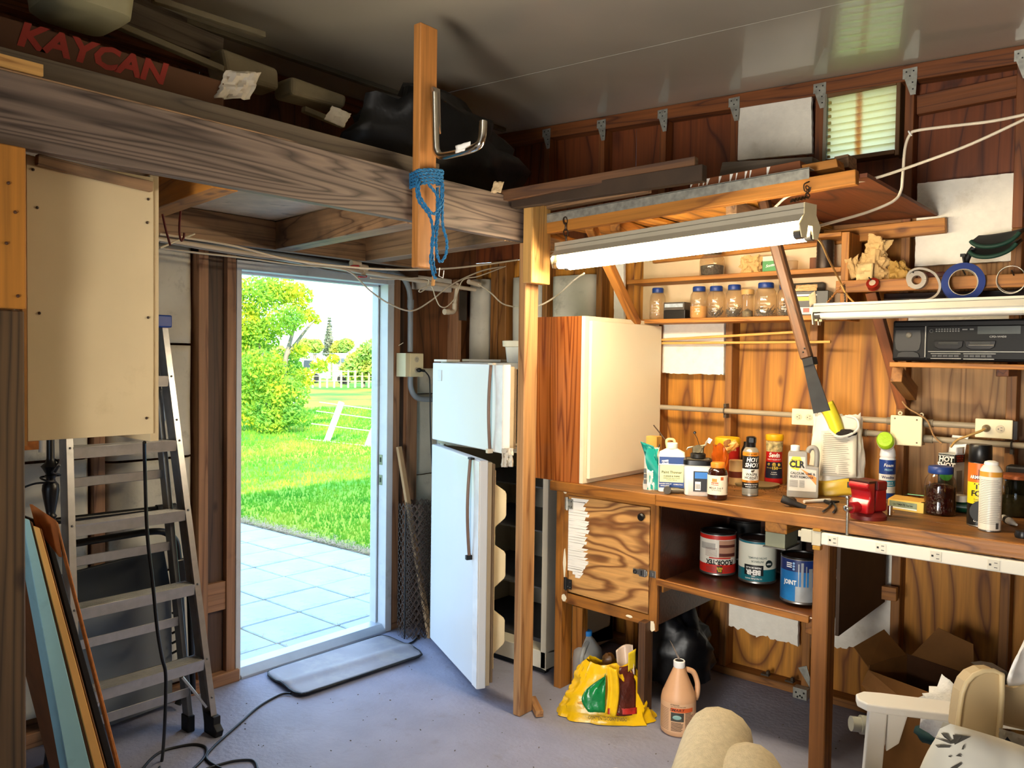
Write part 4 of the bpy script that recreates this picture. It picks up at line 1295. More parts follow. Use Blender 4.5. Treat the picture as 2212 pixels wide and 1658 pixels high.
# painted patch: brush strokes of white paint on the door and spilling to the stile
rnd = random.Random(5)
m = MB()
z = .955
while z > .575:
    h = rnd.uniform(.010, .020)
    x1_ = -2.228 + rnd.uniform(-.012, .016) - max(0, (.62 - z)) * .5
    x0_ = -2.339 + (.0 if z < .93 else rnd.uniform(0, .02))
    if z < .60: x0_ += rnd.uniform(0, .05)
    m.add([(x0_, BF + .0012, z), (x1_, BF + .0012, z + rnd.uniform(-.003, .003)), (x1_ - rnd.uniform(.004, .02), BF + .0012, z - h), (x0_, BF + .0012, z - h - .001)], [(0, 1, 2, 3)])
    z -= h
obj('paint_patch', m, pm('#f2eee4', .5, var=.03), dr, world=True)
m = MB()
for x0_, x1_, z0, z1 in ((-2.372, -2.350, .972, 1.0), (-2.372, -2.345, .44, .475), (-2.365, -2.350, .56, .70), (-1.878, -1.848, .405, .45), (-2.0, -1.965, .44, .452)):
    m.ball(((x0_ + x1_) / 2, BF + .0005, (z0 + z1) / 2), (x1_ - x0_) / 2, 12, 6, jit=.6, sc=(1, .05, (z1 - z0) / (x1_ - x0_)), seed=x0_)
obj('paint_patch', m, pm('#efe2c4', .5), bn, world=True)
for z, mm_ in ((.925, GALV), (.53, BLACKM)):
    h_ = obj('hinge', MB().bb((-2.358, BF - .004, z - .03), (-2.343, BF + .004, z + .03)).bb((-2.341, BF - .003, z - .024), (-2.312, BF + .001, z + .024)).tube([(-2.344, BF - .005, z - .032), (-2.344, BF - .005, z + .032)], .005, 8), mm_, dr, world=True)
    d = MB()
    for dx, dz in ((-2.32, .012), (-2.333, -.012), (-2.32, -.014)): d.ball((dx, BF - .0035, z + dz), .003, 6, 3)
    obj('screw', d, STEEL if mm_ is BLACKM else BLACKM, h_, world=True)
obj('knob', MB().lathe([(.011, 0), (.008, .01), (.016, .016), (.018, .022), (.012, .028), (.0, .029)], 16).xf(Matrix.Translation((-1.92, BF + .002, .918)) @ Matrix.Rotation(PI / 2, 4, 'X')), BLACK, dr, world=True, smooth=40)
lt = obj('latch', MB().bb((-1.965, BF - .006, .650), (-1.890, BF + .002, .675)).bb((-1.93, BF - .012, .645), (-1.895, BF, .68)), STEEL, dr, world=True, bevel=.003)
obj('latch_eye', MB().torus(.008, .0025, (-1.952, BF - .008, .662), (0, 1, 0), 14, 6).bb((-1.918, BF - .014, .652), (-1.912, BF - .004, .673)), BLACKM, lt, world=True)
obj('strike_plate', MB().bb((-1.880, BF - .002, .648), (-1.848, BF + .004, .680)).bb((-1.872, BF - .006, .656), (-1.858, BF, .672)), STEEL, bn, world=True, bevel=.002)
# the open shelf for paint cans
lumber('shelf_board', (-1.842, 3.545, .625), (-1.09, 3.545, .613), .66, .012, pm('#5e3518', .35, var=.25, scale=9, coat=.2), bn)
lumber('shelf_lip', (-1.845, BF + .004, .634), (-1.155, BF + .004, .612), .016, .030, BENCH, bn)
lumber('shelf_block', (-1.165, BF + .03, .575), (-1.165, BF + .10, .575), .03, .06, BENCH, bn)
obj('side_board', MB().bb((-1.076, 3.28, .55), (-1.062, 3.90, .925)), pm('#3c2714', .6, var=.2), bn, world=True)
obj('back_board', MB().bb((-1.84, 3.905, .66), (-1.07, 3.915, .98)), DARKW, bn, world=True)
lumber('ledger', (-1.836, BF + .04, .60), (-1.836, 3.90, .60), .012, .045, BENCH, bn)
mb_ = thing('junction_box', 'small grey-green metal box fixed under the bench block', 'box', (-1.335, BF + .05, .87))
obj('box', MB().bb((-1.352, BF + .022, .872), (-1.268, BF + .16, .932)), pm('#8d8f78', .45, metal=.2, var=.08), mb_, world=True, bevel=.003)
obj('plate', MB().bb((-1.358, BF + .015, .868), (-1.262, BF + .17, .873)), STEEL, mb_, world=True)
st = thing('outlet_strip', 'long white outlet strip fastened under the bench front edge', 'power strip', (-1.1, BF - .03, .95))
obj('body', MB().bb((-1.105, BF - .032, .925), (.5, BF + .008, .972)), pm('#e6e2d4', .4, var=.02), st, world=True, bevel=.004)
for x in (-1.06, -.885, -.70, -.52, -.34):
    r_ = obj('receptacle', MB().bb((x - .019, BF - .034, .931), (x + .019, BF - .031, .966)), pm('#d9d4c4', .4), st, world=True, bevel=.001)
    obj('slot', MB().box((x - .010, BF - .0345, .9485), (.007, .001, .007)).box((x + .007, BF - .0345, .956), (.010, .001, .002)).box((x + .007, BF - .0345, .940), (.010, .001, .002)), BLACK, r_, world=True)
obj('end_fitting', MB().bb((-1.185, BF - .03, .925), (-1.142, BF + .015, .975)).bb((-1.14, BF - .036, .918), (-1.105, BF + .01, .98)).bb((-1.20, BF - .02, .94), (-1.18, BF, .965)), pm('#cfc9b4', .35, metal=.3), st, world=True, bevel=.003)
obj('clamp', MB().bb((-1.135, BF - .04, .975), (-1.105, BF - .01, .985)).bb((-1.135, BF - .04, .902), (-1.105, BF - .01, .918)), pm('#b98a3c', .4, metal=.6), st, world=True, bevel=.002)

# ================================================================== WALL CABINET STANDING ON THE BENCH
wc = thing('upright_cabinet', 'cream-doored cabinet with woodgrain side standing on the bench corner', 'cabinet', (-2.412, 3.55, BT))
ax0, ax1, ay0, ay1, az1 = -2.567, -2.277, 3.208, 3.905, 1.838
lumber('side_panel', ((ax0 + ax1) / 2, ay0 + .007, BT), ((ax0 + ax1) / 2, ay0 + .007, az1), ax1 - ax0, .014, GRAIN, wc, up=(0, 1, 0), bevel=0)
lumber('side_panel', ((ax0 + ax1) / 2, ay1 - .007, BT), ((ax0 + ax1) / 2, ay1 - .007, az1), ax1 - ax0, .014, GRAIN, wc, up=(0, 1, 0), bevel=0)
obj('carcass', MB().bb((ax0, ay0 + .014, BT + .002), (ax1, ay1 - .014, az1)), pm('#d4c8a8', .5), wc, world=True)
obj('face_frame', MB().bb((ax1, ay0, BT + .001), (ax1 + .020, ay1, az1)), CREAM, wc, world=True, bevel=.001)
obj('door', MB().bb((ax1 + .022, ay0 + .028, BT + .022), (ax1 + .040, ay1 - .004, az1 - .022)), pm('#e6dabc', .42, var=.03, scale=3), wc, world=True, bevel=.004, seg=3)

# ================================================================== SHELF UNIT WITH JARS
su = thing('shelf_unit', 'shallow wooden wall shelf unit with a pale back holding jars', 'shelf', (-1.8, 3.83, 1.83))
sx0, sx1, sy0, sy1 = -2.37, -1.212, 3.75, 3.925
for z, a in ((1.835, sx0), (2.048, sx0)):
    lumber('shelf_board', (a, (sy0 + sy1) / 2, z), (sx1 - .034, (sy0 + sy1) / 2, z + .002), sy1 - sy0, .022, PINE, su)
lumber('side_board', (sx1 - .018, (sy0 + sy1) / 2, 1.822), (sx1 - .018, (sy0 + sy1) / 2, 2.215), sy1 - sy0, .034, PINE, su, up=(1, 0, 0))
lumber('top_board', (-1.75, (sy0 + sy1) / 2, 2.208), (sx1 - .036, (sy0 + sy1) / 2, 2.208), sy1 - sy0, .02, PINE, su)
for a, b in ((-2.37, -1.95), (-1.948, -1.60), (-1.598, -1.246)):
    obj('back_panel', MB().bb((a, sy1 - .006, 1.846), (b, sy1 + .002, 2.20)), pm('#d9bf98', .6, var=.05, dirt='#a88a62', dlo=.62, dhi=.8), su, world=True)
lumber('back_batten', (-1.42, sy1 - .016, 2.06), (-1.42, sy1 - .016, 2.13), .012, .05, STUDR, su, up=(1, 0, 0))

# ================================================================== OVERHEAD RACK
rk = thing('overhead_rack', 'lumber rack hung over the bench with a grey metal-edged front rail', 'rack', (-1.6, 3.4, 2.22))
lumber('front_rail', (-2.30, 2.925, 2.216), (-.925, 2.925, 2.270), .038, .050, PINE, rk)
lumber('metal_edge', (-2.275, 2.908, 2.258), (-1.085, 2.908, 2.303), .006, .038, GALV, rk, bevel=0)
lumber('metal_edge', (-2.275, 2.93, 2.277), (-1.085, 2.93, 2.322), .05, .004, GALV, rk, bevel=0)
for a, b in ((-2.3, -1.83), (-1.825, -1.35), (-1.345, -.90)):
    lumber('deck_board', ((a + b) / 2, 2.95, 2.246 + (a + 2.3) * .035), ((a + b) / 2, 3.93, 2.25 + (a + 2.3) * .035), b - a, .014, PLY if a < -1.4 else PLYR, rk, bevel=0)  # right-hand deck board coloured darker for the shade of the light's hood
lumber('rear_ledger', (-2.30, 3.91, 2.19), (-.86, 3.91, 2.23), .035, .065, PINE, rk)
lumber('cross_bearer', (-1.93, 2.95, 2.205), (-2.06, 3.90, 2.205), .045, .055, PINE, rk)
lumber('cross_bearer', (-1.40, 2.95, 2.222), (-1.40, 3.90, 2.225), .045, .05, PINED, rk)
lumber('brace', (-2.065, 2.96, 2.215), (-2.285, 3.735, 1.80), .045, .040, wood('brace_wood', '#c07f34', '#95591e', bands=3, k=7, sx=.05), rk, up=(1, 0, 0))
lumber('left_bearer', (-2.36, 2.93, 2.195), (-2.52, 3.86, 2.195), .18, .03, PINE, rk)
TRK = lambda a, b, z0, z1: (PZ(a[0], a[1], z0), PZ(b[0], b[1], z1))
p0, p1 = TRK((1085, 424), (1505, 352), 2.335, 2.37)
tag(lumber('rough_board', p0, p1, .035, .045, wood('board_brown', '#6e4a2c', '#4a3020', bands=4, k=7, sx=.06)), 'longest plain board lying on the rack, slanting up to the right', 'board')
p0, p1 = TRK((1110, 436), (1522, 374), 2.315, 2.32)
tag(lumber('dark_board', p0, p1, .04, .06, pm('#38291c', .7, var=.2)), 'dark board lying under the long plain board on the rack', 'board')
p0, p1 = TRK((1150, 455), (1400, 410), 2.31, 2.315)
tag(lumber('thin_board', p0, p1, .05, .02, PINED), 'thin short board lying just behind the metal edge of the rack', 'board')
q = [PY(a, b, 3.05) for a, b in ((1490, 392), (1728, 346), (1730, 372), (1492, 408))]
pb = obj('painted_board', MB().hexa(q, [p + Vector((0, .09, 0)) for p in q]), pm('#7a4420', .6, var=.15), world=True, bevel=.002)
tag(pb, 'reddish board with white paint drips lying on the rack', 'board')
m = MB()
for px in (1495, 1512, 1522, 1530, 1556, 1580, 1592, 1612, 1622, 1660):
    t_ = (px - 1490) / 238
    a = PY(px, 392 - 46 * t_ + 1, 3.049); b = PY(px - 3, 408 - 36 * t_ - 3, 3.049)
    w_ = rnd.uniform(.003, .008)
    m.add([a + Vector((-w_, 0, 0)), a + Vector((w_, 0, 0)), b + Vector((w_ * .3, 0, 0)), b + Vector((-w_ * .3, 0, 0))], [(0, 1, 2, 3)])
obj('paint_drip', m, INKW, pb, world=True)
q = [PY(a, b, 3.0) for a, b in ((1731, 356), (1806, 342), (1810, 360), (1734, 374))]
tag(obj('wood_block', MB().hexa(q, [p + Vector((0, .08, 0)) for p in q]), PINE, world=True, bevel=.003), 'pale sawn wood block on the right end of the rack', 'block')
q = [PY(a, b, 3.35) for a, b in ((1560, 350), (1755, 338), (1752, 392), (1545, 412))]
tag(obj('grey_board', MB().hexa(q, [p + Vector((0, .10, 0)) for p in q]), GREYB, world=True, bevel=.003), 'grey weathered board lying across the rack below the white foam', 'board')
tag(lumber('square_scrap', PY(1812, 358, 3.2), PY(1842, 352, 3.2), .10, .05, PINED), 'weathered scrap behind the pale block on the rack end', 'scrap')
a, b, c_ = PZ(1060, 416, 2.33), PZ(1082, 416, 2.33), PZ(1070, 408, 2.36)
tag(crumple('paper_scrap', a, b - a, Vector((0, .02, .05)), pm('#c9b08a', .7), n=6, amp=.01, seed=3), 'pale paper scrap at the left end of the rack', 'paper')
tag(obj('wall_label', MB().box(PY(1122, 402, YB + .02), (.025, .002, .03)), pm('#c9b79a', .6), world=True), 'tiny pale label stuck on the dark wall above the rack end', 'label')

# ================================================================== LIGHT FIXTURES
TUBE = emitter('lit_tube', (1.0, .83, .57), TUBE_STRENGTH)
FIX = pm('#cfc8b6', .4, var=.03)


def fixture(name, lab, A, B, lit, hm):
    A, B = Vector(A), Vector(B)
    M = axes_m((A + B) / 2, B - A)
    L_ = (B - A).length
    ch = .068 if lit else .044
    t = thing(name, lab, 'light', M=M)
    # housing: a channel on top and a flared hood
    obj('channel', MB().prism([(-.028, .028), (-.034, ch), (.034, ch), (.028, .028)], L_, axis=0, at=-L_ / 2), hm, t, bevel=.002)
    hd = MB().hexa([(-L_ / 2, -.036, .030), (L_ / 2, -.036, .030), (L_ / 2, -.062, .006), (-L_ / 2, -.062, .006)], [(-L_ / 2, -.034, .032), (L_ / 2, -.034, .032), (L_ / 2, -.060, .007), (-L_ / 2, -.060, .007)])
    hd.hexa([(-L_ / 2, .034, .030), (L_ / 2, .034, .030), (L_ / 2, .060, -.003), (-L_ / 2, .060, -.003)], [(-L_ / 2, .036, .032), (L_ / 2, .036, .032), (L_ / 2, .062, -.004), (-L_ / 2, .062, -.004)])
    hd.bb((-L_ / 2, -.036, .026), (L_ / 2, .036, .030))
    obj('hood', hd, hm, t)
    ex = .0 if lit else .0
    obj('seam', MB().bb((-L_ / 2, -.0358, ch * .72), (L_ / 2, -.034, ch * .72 + .002)), pm('#6b6658', .6), t)
    for s in (-1, 1):
        tz = -.030 if lit else -.004
        tb = obj('tube', MB().tube([(-L_ / 2 + .03, s * .030, tz), (L_ / 2 - .03, s * .030, tz)], .019, 14), TUBE if lit else pm('#e9e6da', .3), t, smooth=60)
        for e0, e1 in ((-L_ / 2 + .006, -L_ / 2 + .03), (L_ / 2 - .03, L_ / 2 - .006)):
            obj('tube_end', MB().tube([(e0, s * .030, tz), (e1, s * .030, tz)], .0192, 14), STEEL, tb, smooth=60)
    for s in (-1, 1):
        e_ = MB().prism([(-.06, -.004), (-.034, .032), (-.034, ch), (.034, ch), (.034, .032), (.06, -.004), (.045, -.045), (.02, -.045), (.012, -.004), (-.012, -.004), (-.02, -.045), (-.045, -.045)], .004, axis=0, at=s * L_ / 2 - .002)
        obj('end_plate', e_, pm('#d6c9a2', .4) if s > 0 else hm, t)
        obj('lamp_holder', MB().bb((s * L_ / 2 - s * .016, -.036, -.03), (s * L_ / 2 - s * .004, -.018, .012)).bb((s * L_ / 2 - s * .016, .018, -.03), (s * L_ / 2 - s * .004, .036, .012)), pm('#e8dcae', .4), t)
    return t


fx = fixture('lit_fixture', 'lit two-tube shop light hanging on chains under the rack', (-2.19, 2.915, 2.075), (-.985, 2.655, 2.078), True, pm('#a9a190', .45, var=.04))
pL, pR = PY(1764, 690, 3.47), None
fx2 = fixture('unlit_fixture', 'unlit white shop light hanging in front of the black radio', (pL.x, 3.47, pL.z + .022), (pL.x + 1.22, 3.48, pL.z + .030), False, pm('#e6e0cc', .4, var=.02))


def chain(name, pts, m, lab, link=.022, r=.0022):
    pts = [Vector(p) for p in pts]
    mb = MB()
    i = 0
    for a, b in zip(pts, pts[1:]):
        d = b - a
        n = max(1, int(d.length / (link * .72)))
        for k in range(n):
            c = a + d * ((k + .5) / n)
            t = d.normalized(); u = t.orthogonal().normalized()
            if i % 2: u = t.cross(u)
            q = [c + t * math.cos(2 * PI * j / 10) * link * .5 + u * math.sin(2 * PI * j / 10) * link * .28 for j in range(10)]
            mb.tube(q, r, 5, True)
            i += 1
    return tag(obj(name, mb, m, world=True, smooth=60), lab, 'chain')


CHM = pm('#4a3a2c', .4, metal=.6)
chain('hanging_chain', [PY(1221, 470, 2.90), PY(1224, 548, 2.90)], CHM, 'short dark chain holding the left end of the lit light', link=.034, r=.003)
chain('hanging_chain', [PY(1744, 402, 2.90), PY(1745, 425, 2.86), (-1.055, 2.672, 2.165)], CHM, 'dark chain holding the right end of the lit light', link=.026, r=.0022)
tag(obj('screw_hook', MB().tube(bez([PY(1748, 392, 2.9), PY(1737, 398, 2.88), PY(1738, 412, 2.88), PY(1748, 414, 2.88), PY(1751, 404, 2.88)], 4), .0025, 6), CHM, world=True), 'dark screw hook under the rack rail holding the right chain', 'hook')
chain('thin_chain', [PY(1824, 612, 3.62), PY(1805, 632, 3.58), PY(1783, 658, 3.49)], pm('#d09a58', .35, metal=.6), 'thin brassy chain slanting down to the unlit light end', link=.016, r=.0014)
chain('thin_chain', [PY(1824, 614, 3.64), PY(1826, 656, 3.50)], STEEL, 'thin silver chain dropping straight to the unlit light', link=.016, r=.0014)
cable('lamp_wire', [PY(1757, 506, 2.68), PY(1775, 525, 2.9), PY(1790, 560, 3.2), PY(1812, 602, 3.55), PY(1826, 632, 3.58), PY(1848, 657, 3.5)], .0042, pm('#b58a4a', .5), 'tan lamp cord running from the lit light down to the unlit one')
cable('house_wire', [PY(2225, 245, 3.1), PY(2140, 262, 3.1), PY(2030, 275, 3.1), PY(1980, 282, 3.1), PY(1966, 290, 3.1), PY(1955, 320, 3.1), PY(1950, 380, 3.1), PY(1946, 412, 3.1), PY(1930, 434, 3.08), PY(1880, 456, 3.02), PY(1820, 474, 2.9), PY(1757, 491, 2.74)], .0052, CORDW, 'white wire tied to the stud and sweeping down to the lit light')
cable('slack_wire', [PY(2225, 252, 3.1), PY(2100, 310, 3.1), PY(2000, 348, 3.1), PY(1900, 382, 3.06), PY(1850, 393, 3.0), PY(1800, 406, 2.98), PY(1740, 413, 3.0), PY(1700, 425, 3.05), PY(1668, 452, 3.15), PY(1640, 464, 3.2), PY(1560, 483, 3.2), PY(1430, 493, 3.2), PY(1360, 502, 3.2), PY(1290, 515, 3.2), PY(1225, 535, 3.1), PY(1172, 546, 3.0)], .0052, CORDW, 'white wire running under the whole rack from the right edge')
tag(obj('wire_tie', MB().torus(.009, .003, PY(1966, 288, 3.1), (1, 0, .6), 12, 6), INKW, world=True), 'white tie knotted round the wire beside the vent', 'tie')

# ================================================================== LONG HANDLED BLADE
tl_ = thing('slashing_tool', 'long rough wooden handle with a dark steel blade hanging from the rack', 'tool', PY(1700, 560, 3.12))
A, B = PY(1646, 418, 3.12), PY(1744, 776, 3.12)
lumber('handle', A, B, .045, .042, OLDW, tl_, up=(1, 0, 0), bevel=.008)
q = [PY(a, b, 3.10) for a, b in ((1733, 778), (1753, 773), (1793, 886), (1757, 893))]
bl = obj('blade', MB().hexa(q, [p + Vector((0, .006, 0)) for p in q]), pm('#3a3a3a', .4, metal=.6, var=.2), tl_, world=True)
q = [PY(a, b, 3.095) for a, b in ((1732, 776), (1754, 770), (1757, 786), (1737, 791))]
obj('ferrule', MB().hexa(q, [p + Vector((0, .05, 0)) for p in q]), pm('#2e2e2e', .4, metal=.5), tl_, world=True)
obj('bolt', MB().ball(PY(1738, 752, 3.098), .004, 8, 4).ball(PY(1735, 760, 3.098), .004, 8, 4), BLACKM, tl_, world=True)

# ================================================================== WHITE FOAM BOARDS ON THE WALL
def foam(px4, lab, y=YB + .012, th=.022, ragged=0, seed=1):
    ps = [PY(a, b, y) for a, b in px4]
    a, b, c2, d = ps
    n = 26
    edge = [a.lerp(b, i / n) for i in range(n + 1)] + [b.lerp(c2, i / n) for i in range(1, n + 1)] + [c2.lerp(d, i / n) for i in range(1, n + 1)] + [d.lerp(a, i / n) for i in range(1, n)]
    out = []
    for i, p in enumerate(edge):
        k = .0025
        if ragged and 2 * n < i < 3 * n: k = ragged
        out.append((p.x + mnoise.noise(p * 60 + Vector((seed, 0, 0))) * k, p.z + mnoise.noise(p * 50 + Vector((0, seed, 0))) * k + (mnoise.noise(p * 14) * k if k > .003 else 0)))
    return tag(obj('foam_board', MB().prism(out, th, axis=1, at=y), FOAM, world=True), lab, 'foam')


foam([(1591, 222), (1752, 184), (1754, 331), (1592, 346)], 'white foam board high between studs left of the louvred vent')
foam([(1982, 396), (2200, 372), (2195, 562), (1976, 575)], 'large white foam board between studs above the tape rolls')
foam([(1424, 690), (1564, 690), (1563, 810), (1430, 805)], 'white foam board behind the two dowels', ragged=.006)
foam([(1574, 1180), (1726, 1200), (1723, 1396), (1574, 1350)], 'dirty white foam board low on the wall under the paint shelf', ragged=.014, y=YB + .03)
foam([(1745, 1170), (1928, 1190), (1923, 1392), (1741, 1402)], 'dirty white foam board low on the wall right of the bench leg', ragged=.018, y=YB + .03, seed=5)
foam([(1326, 560), (1347, 560), (1347, 690), (1326, 690)], 'narrow white foam strip behind the left end of the shelf unit', y=YB + .02)
foam([(1960, 684), (2205, 678), (2205, 700), (1960, 702)], 'narrow white foam strip below the tape rolls', y=YB + .01)

# ================================================================== DOWELS AND WALL WIRING
for (a, b), lab in ((((1424, 734), (1717, 717)), 'upper pale round dowel resting across the studs'), (((1424, 741), (1794, 738)), 'lower longer pale round dowel across the studs')):
    tag(obj('wooden_dowel', MB().tube([PY(a[0] - 30, a[1] + (1 if a[1] < 740 else 0), 3.915), PY(*a, 3.915), PY(*b, 3.90)], .0068, 10), pm('#d6a658', .5, var=.06), world=True, smooth=60), lab, 'dowel')
CB = pm('#9c8f78', .45, var=.06)


def conduit(lab, runs, r, fits):
    t = thing('conduit', lab, 'conduit', (runs[0][0].x, 3.9, runs[0][0].z))
    for rn in runs: obj('pipe', MB().tube(rn, r, 12), CB, t, smooth=60, world=True)
    for a, b in fits: obj('coupling', MB().tube([a, b], r * 1.3, 12), pm('#857a66', .45), t, smooth=60, world=True)
    return t


yk = 3.905
k1 = conduit('grey conduit on the wall running from cabinet to the two outlets', [[Vector((-2.26, yk, 1.377)), Vector((-1.05, yk, 1.372))], [Vector((-.93, yk, 1.371)), Vector((-.71, yk, 1.371))]], .0135, [(Vector((-1.075, yk, 1.372)), Vector((-1.045, yk, 1.372))), (Vector((-.92, yk, 1.371)), Vector((-.885, yk, 1.371)))])
st_ = obj('strap', MB().torus(.018, .003, (-1.863, yk, 1.376), (1, 0, 0), 16, 6).bb((-1.870, yk - .002, 1.392), (-1.856, yk + .03, 1.412)).bb((-1.870, yk - .002, 1.340), (-1.856, yk + .03, 1.360)), pm('#5a5248', .4, metal=.5), k1, world=True)
k2 = conduit('lower grey conduit on the wall passing under the right outlet', [[Vector((-1.20, yk, 1.312)), Vector((-1.05, yk, 1.309))], [Vector((-.93, yk, 1.303)), Vector((-.1, yk, 1.298))]], .0135, [(Vector((-1.19, yk, 1.312)), Vector((-1.16, yk, 1.311))), (Vector((-.92, yk, 1.303)), Vector((-.885, yk, 1.302)))])
obj('strap', MB().torus(.017, .003, (-.588, yk, 1.301), (1, 0, 0), 16, 6).bb((-.594, yk - .003, 1.262), (-.582, yk + .03, 1.285)), pm('#4a443c', .4, metal=.5), k2, world=True)
jb = thing('cover_box', 'square cream junction box cover where the two conduits meet', 'box', (-.98, 3.9, 1.335))
obj('box', MB().bb((-1.045, 3.865, 1.272), (-.922, 3.93, 1.398)), pm('#b9ac8a', .5), jb, world=True, bevel=.003)
obj('cover', MB().bb((-1.049, 3.855, 1.270), (-.918, 3.866, 1.402)), pm('#e6dcb4', .45, var=.03, dirt='#cdb688', dlo=.6, dhi=.85, dscale=3), jb, world=True, bevel=.006, seg=3)
m = MB()
for x, z in ((-1.03, 1.388), (-.94, 1.386), (-1.03, 1.290), (-.938, 1.286)): m.ball((x, 3.855, z), .004, 8, 4)
obj('screw', m, pm('#8d8068', .4, metal=.4), jb, world=True)
obj('mounting_ear', MB().torus(.007, .003, (-1.012, 3.87, 1.411), (0, 1, 0), 14, 6).torus(.007, .003, (-.925, 3.87, 1.408), (0, 1, 0), 14, 6), pm('#d6ccaa', .5), jb, world=True)


def outlet(lab, x0, x1, z0, z1, plugged):
    t = thing('wall_outlet', lab, 'outlet', ((x0 + x1) / 2, 3.9, (z0 + z1) / 2))
    obj('box', MB().bb((x0 + .004, 3.885, z0 + .004), (x1 - .004, 3.935, z1 - .004)), pm('#b3a684', .5), t, world=True)
    obj('plate', MB().bb((x0, 3.877, z0), (x1, 3.886, z1)), pm('#ece0b8', .4, var=.02), t, world=True, bevel=.003)
    xm, zm = (x0 + x1) / 2, (z0 + z1) / 2
    for i, dx in enumerate((-.026, .024)):
        r_ = obj('receptacle', MB().lathe([(0, 0), (.0165, 0), (.0165, .003), (0, .003)], 18).xf(Matrix.Translation((xm + dx, 3.877, zm)) @ Matrix.Rotation(PI / 2, 4, 'X')), pm('#cfc2a0', .45), t, world=True)
        if plugged and i == 0: continue
        s = MB()
        for a, b, c2, d in ((-.006, .0, .004, .004), (.005, .006, .007, .002), (.005, -.006, .007, .002)): s.box((xm + dx + a, 3.8735, zm + b), (c2, .001, d))
        obj('slot', s, BLACK, r_, world=True)
    return t


outlet('cream duplex outlet behind the big soil bag', -1.503, -1.383, 1.330, 1.407, False)
outlet('cream duplex outlet with a tan cord plugged in', -.719, -.582, 1.326, 1.405, True)
obj('end_clip', MB().bb((-.580, 3.88, 1.325), (-.566, 3.92, 1.40)), BLACKM, k2, world=True)
pg = thing('plug_lead', 'tan cord with a plug leading down from the right outlet', 'cord', (-.68, 3.87, 1.365))
obj('plug', MB().lathe([(.015, 0), (.0155, .01), (.010, .02), (.006, .028)], 14).xf(Matrix.Translation((-.6765, 3.874, 1.366)) @ Matrix.Rotation(PI / 2, 4, 'X')), pm('#8d7a58', .4), pg, world=True, smooth=40)
obj('cord', MB().tube(bez([(-.6765, 3.848, 1.366), (-.69, 3.84, 1.355), (-.73, 3.83, 1.335), (-.775, 3.83, 1.312), (-.80, 3.835, 1.28)], 5), .005, 8), pm('#b08a4a', .45), pg, world=True, smooth=60)
cable('thin_wire', [PY(1940, 835, 3.9), PY(1945, 858, 3.88), PY(1960, 880, 3.86), PY(1985, 895, 3.85), PY(2004, 910, 3.86), PY(2018, 942, 3.87), PY(2035, 958, 3.86)], .0035, pm('#9a7448', .5), 'thin brown cord dropping behind the square junction box')
# ================================================================== THINGS ON THE BENCH
def depth(p): return (Vector(p) - EYE).dot(AF)
def MPP(p): return depth(p) / FPX


def base(px, py, z=BT):
    p = PZ(px, py, z)
    return p, MPP(p)


def stand(name, lab, cat, px, py, z=BT, rz=None, push=0.0, group=None):
    """a thing whose near foot is seen at px,py on the level z; push moves its centre back by its radius"""
    p = PZ(px, py, z)
    d = Vector((p.x, p.y, 0)).normalized()
    p = p + d * push
    return thing(name, lab, cat, (p.x, p.y, z), facing(p) if rz is None else rz, group), MPP(p)


# --- teal pouch
t, s = stand('zip_pouch', 'teal and white crumpled plastic pouch at the left end of the bench items', 'pouch', 1406, 1058, push=.02)


def pouch(wd, h, th, seed, taper=.5, fold=0.0, n=16):
    def fn(u, v):
        a = 2 * PI * u
        k = 1 - taper * max(0, v - .45) / .55
        x, y = math.cos(a) * wd / 2 * (1 + .1 * mnoise.noise(Vector((math.cos(a) * 2, v * 3, seed)))), math.sin(a) * th / 2 * k
        x *= (1 - .25 * math.sin(PI * v) * fold)
        q = mnoise.noise(Vector((math.cos(a) * 3, math.sin(a) * 3 + seed, v * 6)))
        return (x * (1 + .06 * q), y * (1 + .5 * q), h * v + .012 * q * v)
    return MB().grid(fn, 2 * n, n)


obj('body', pouch(.072, .195, .05, 1, fold=.35), pm('#e2dfd2', .5, var=.05), t, smooth=40)
m = MB().grid(lambda u, v: (-.018 + .052 * u + .010 * math.sin(6 * v), -.029 + .006 * math.sin(5 * v + 3 * u), .004 + .188 * v), 6, 12)
obj('teal_face', m, pm('#0f8f84', .4, var=.1), t, smooth=40)
m = MB().grid(lambda u, v: (-.052 + .06 * u + .03 * (1 - v), -.026 + .012 * mnoise.noise(Vector((u * 4, v * 4, 2))), .12 + .085 * v + .02 * (1 - u)), 6, 8)
obj('folded_top', m, pm('#0c7d74', .4, var=.1), t, smooth=40, thick=.002)
obj('print_block', MB().bb((-.034, -.0325, .03), (-.020, -.028, .05)).bb((-.034, -.0325, .056), (-.021, -.028, .075)).bb((-.034, -.0325, .08), (-.022, -.028, .1)), pm('#55585a', .6), t)
for z in (.03, .06, .09, .12): obj('printed_mark', MB().lathe([(.0, 0), (.0035, 0), (.0035, .001), (0, .001)], 10).xf(Matrix.Translation((.006, -.033, z)) @ Matrix.Rotation(PI / 2, 4, 'X')), INKW, t)

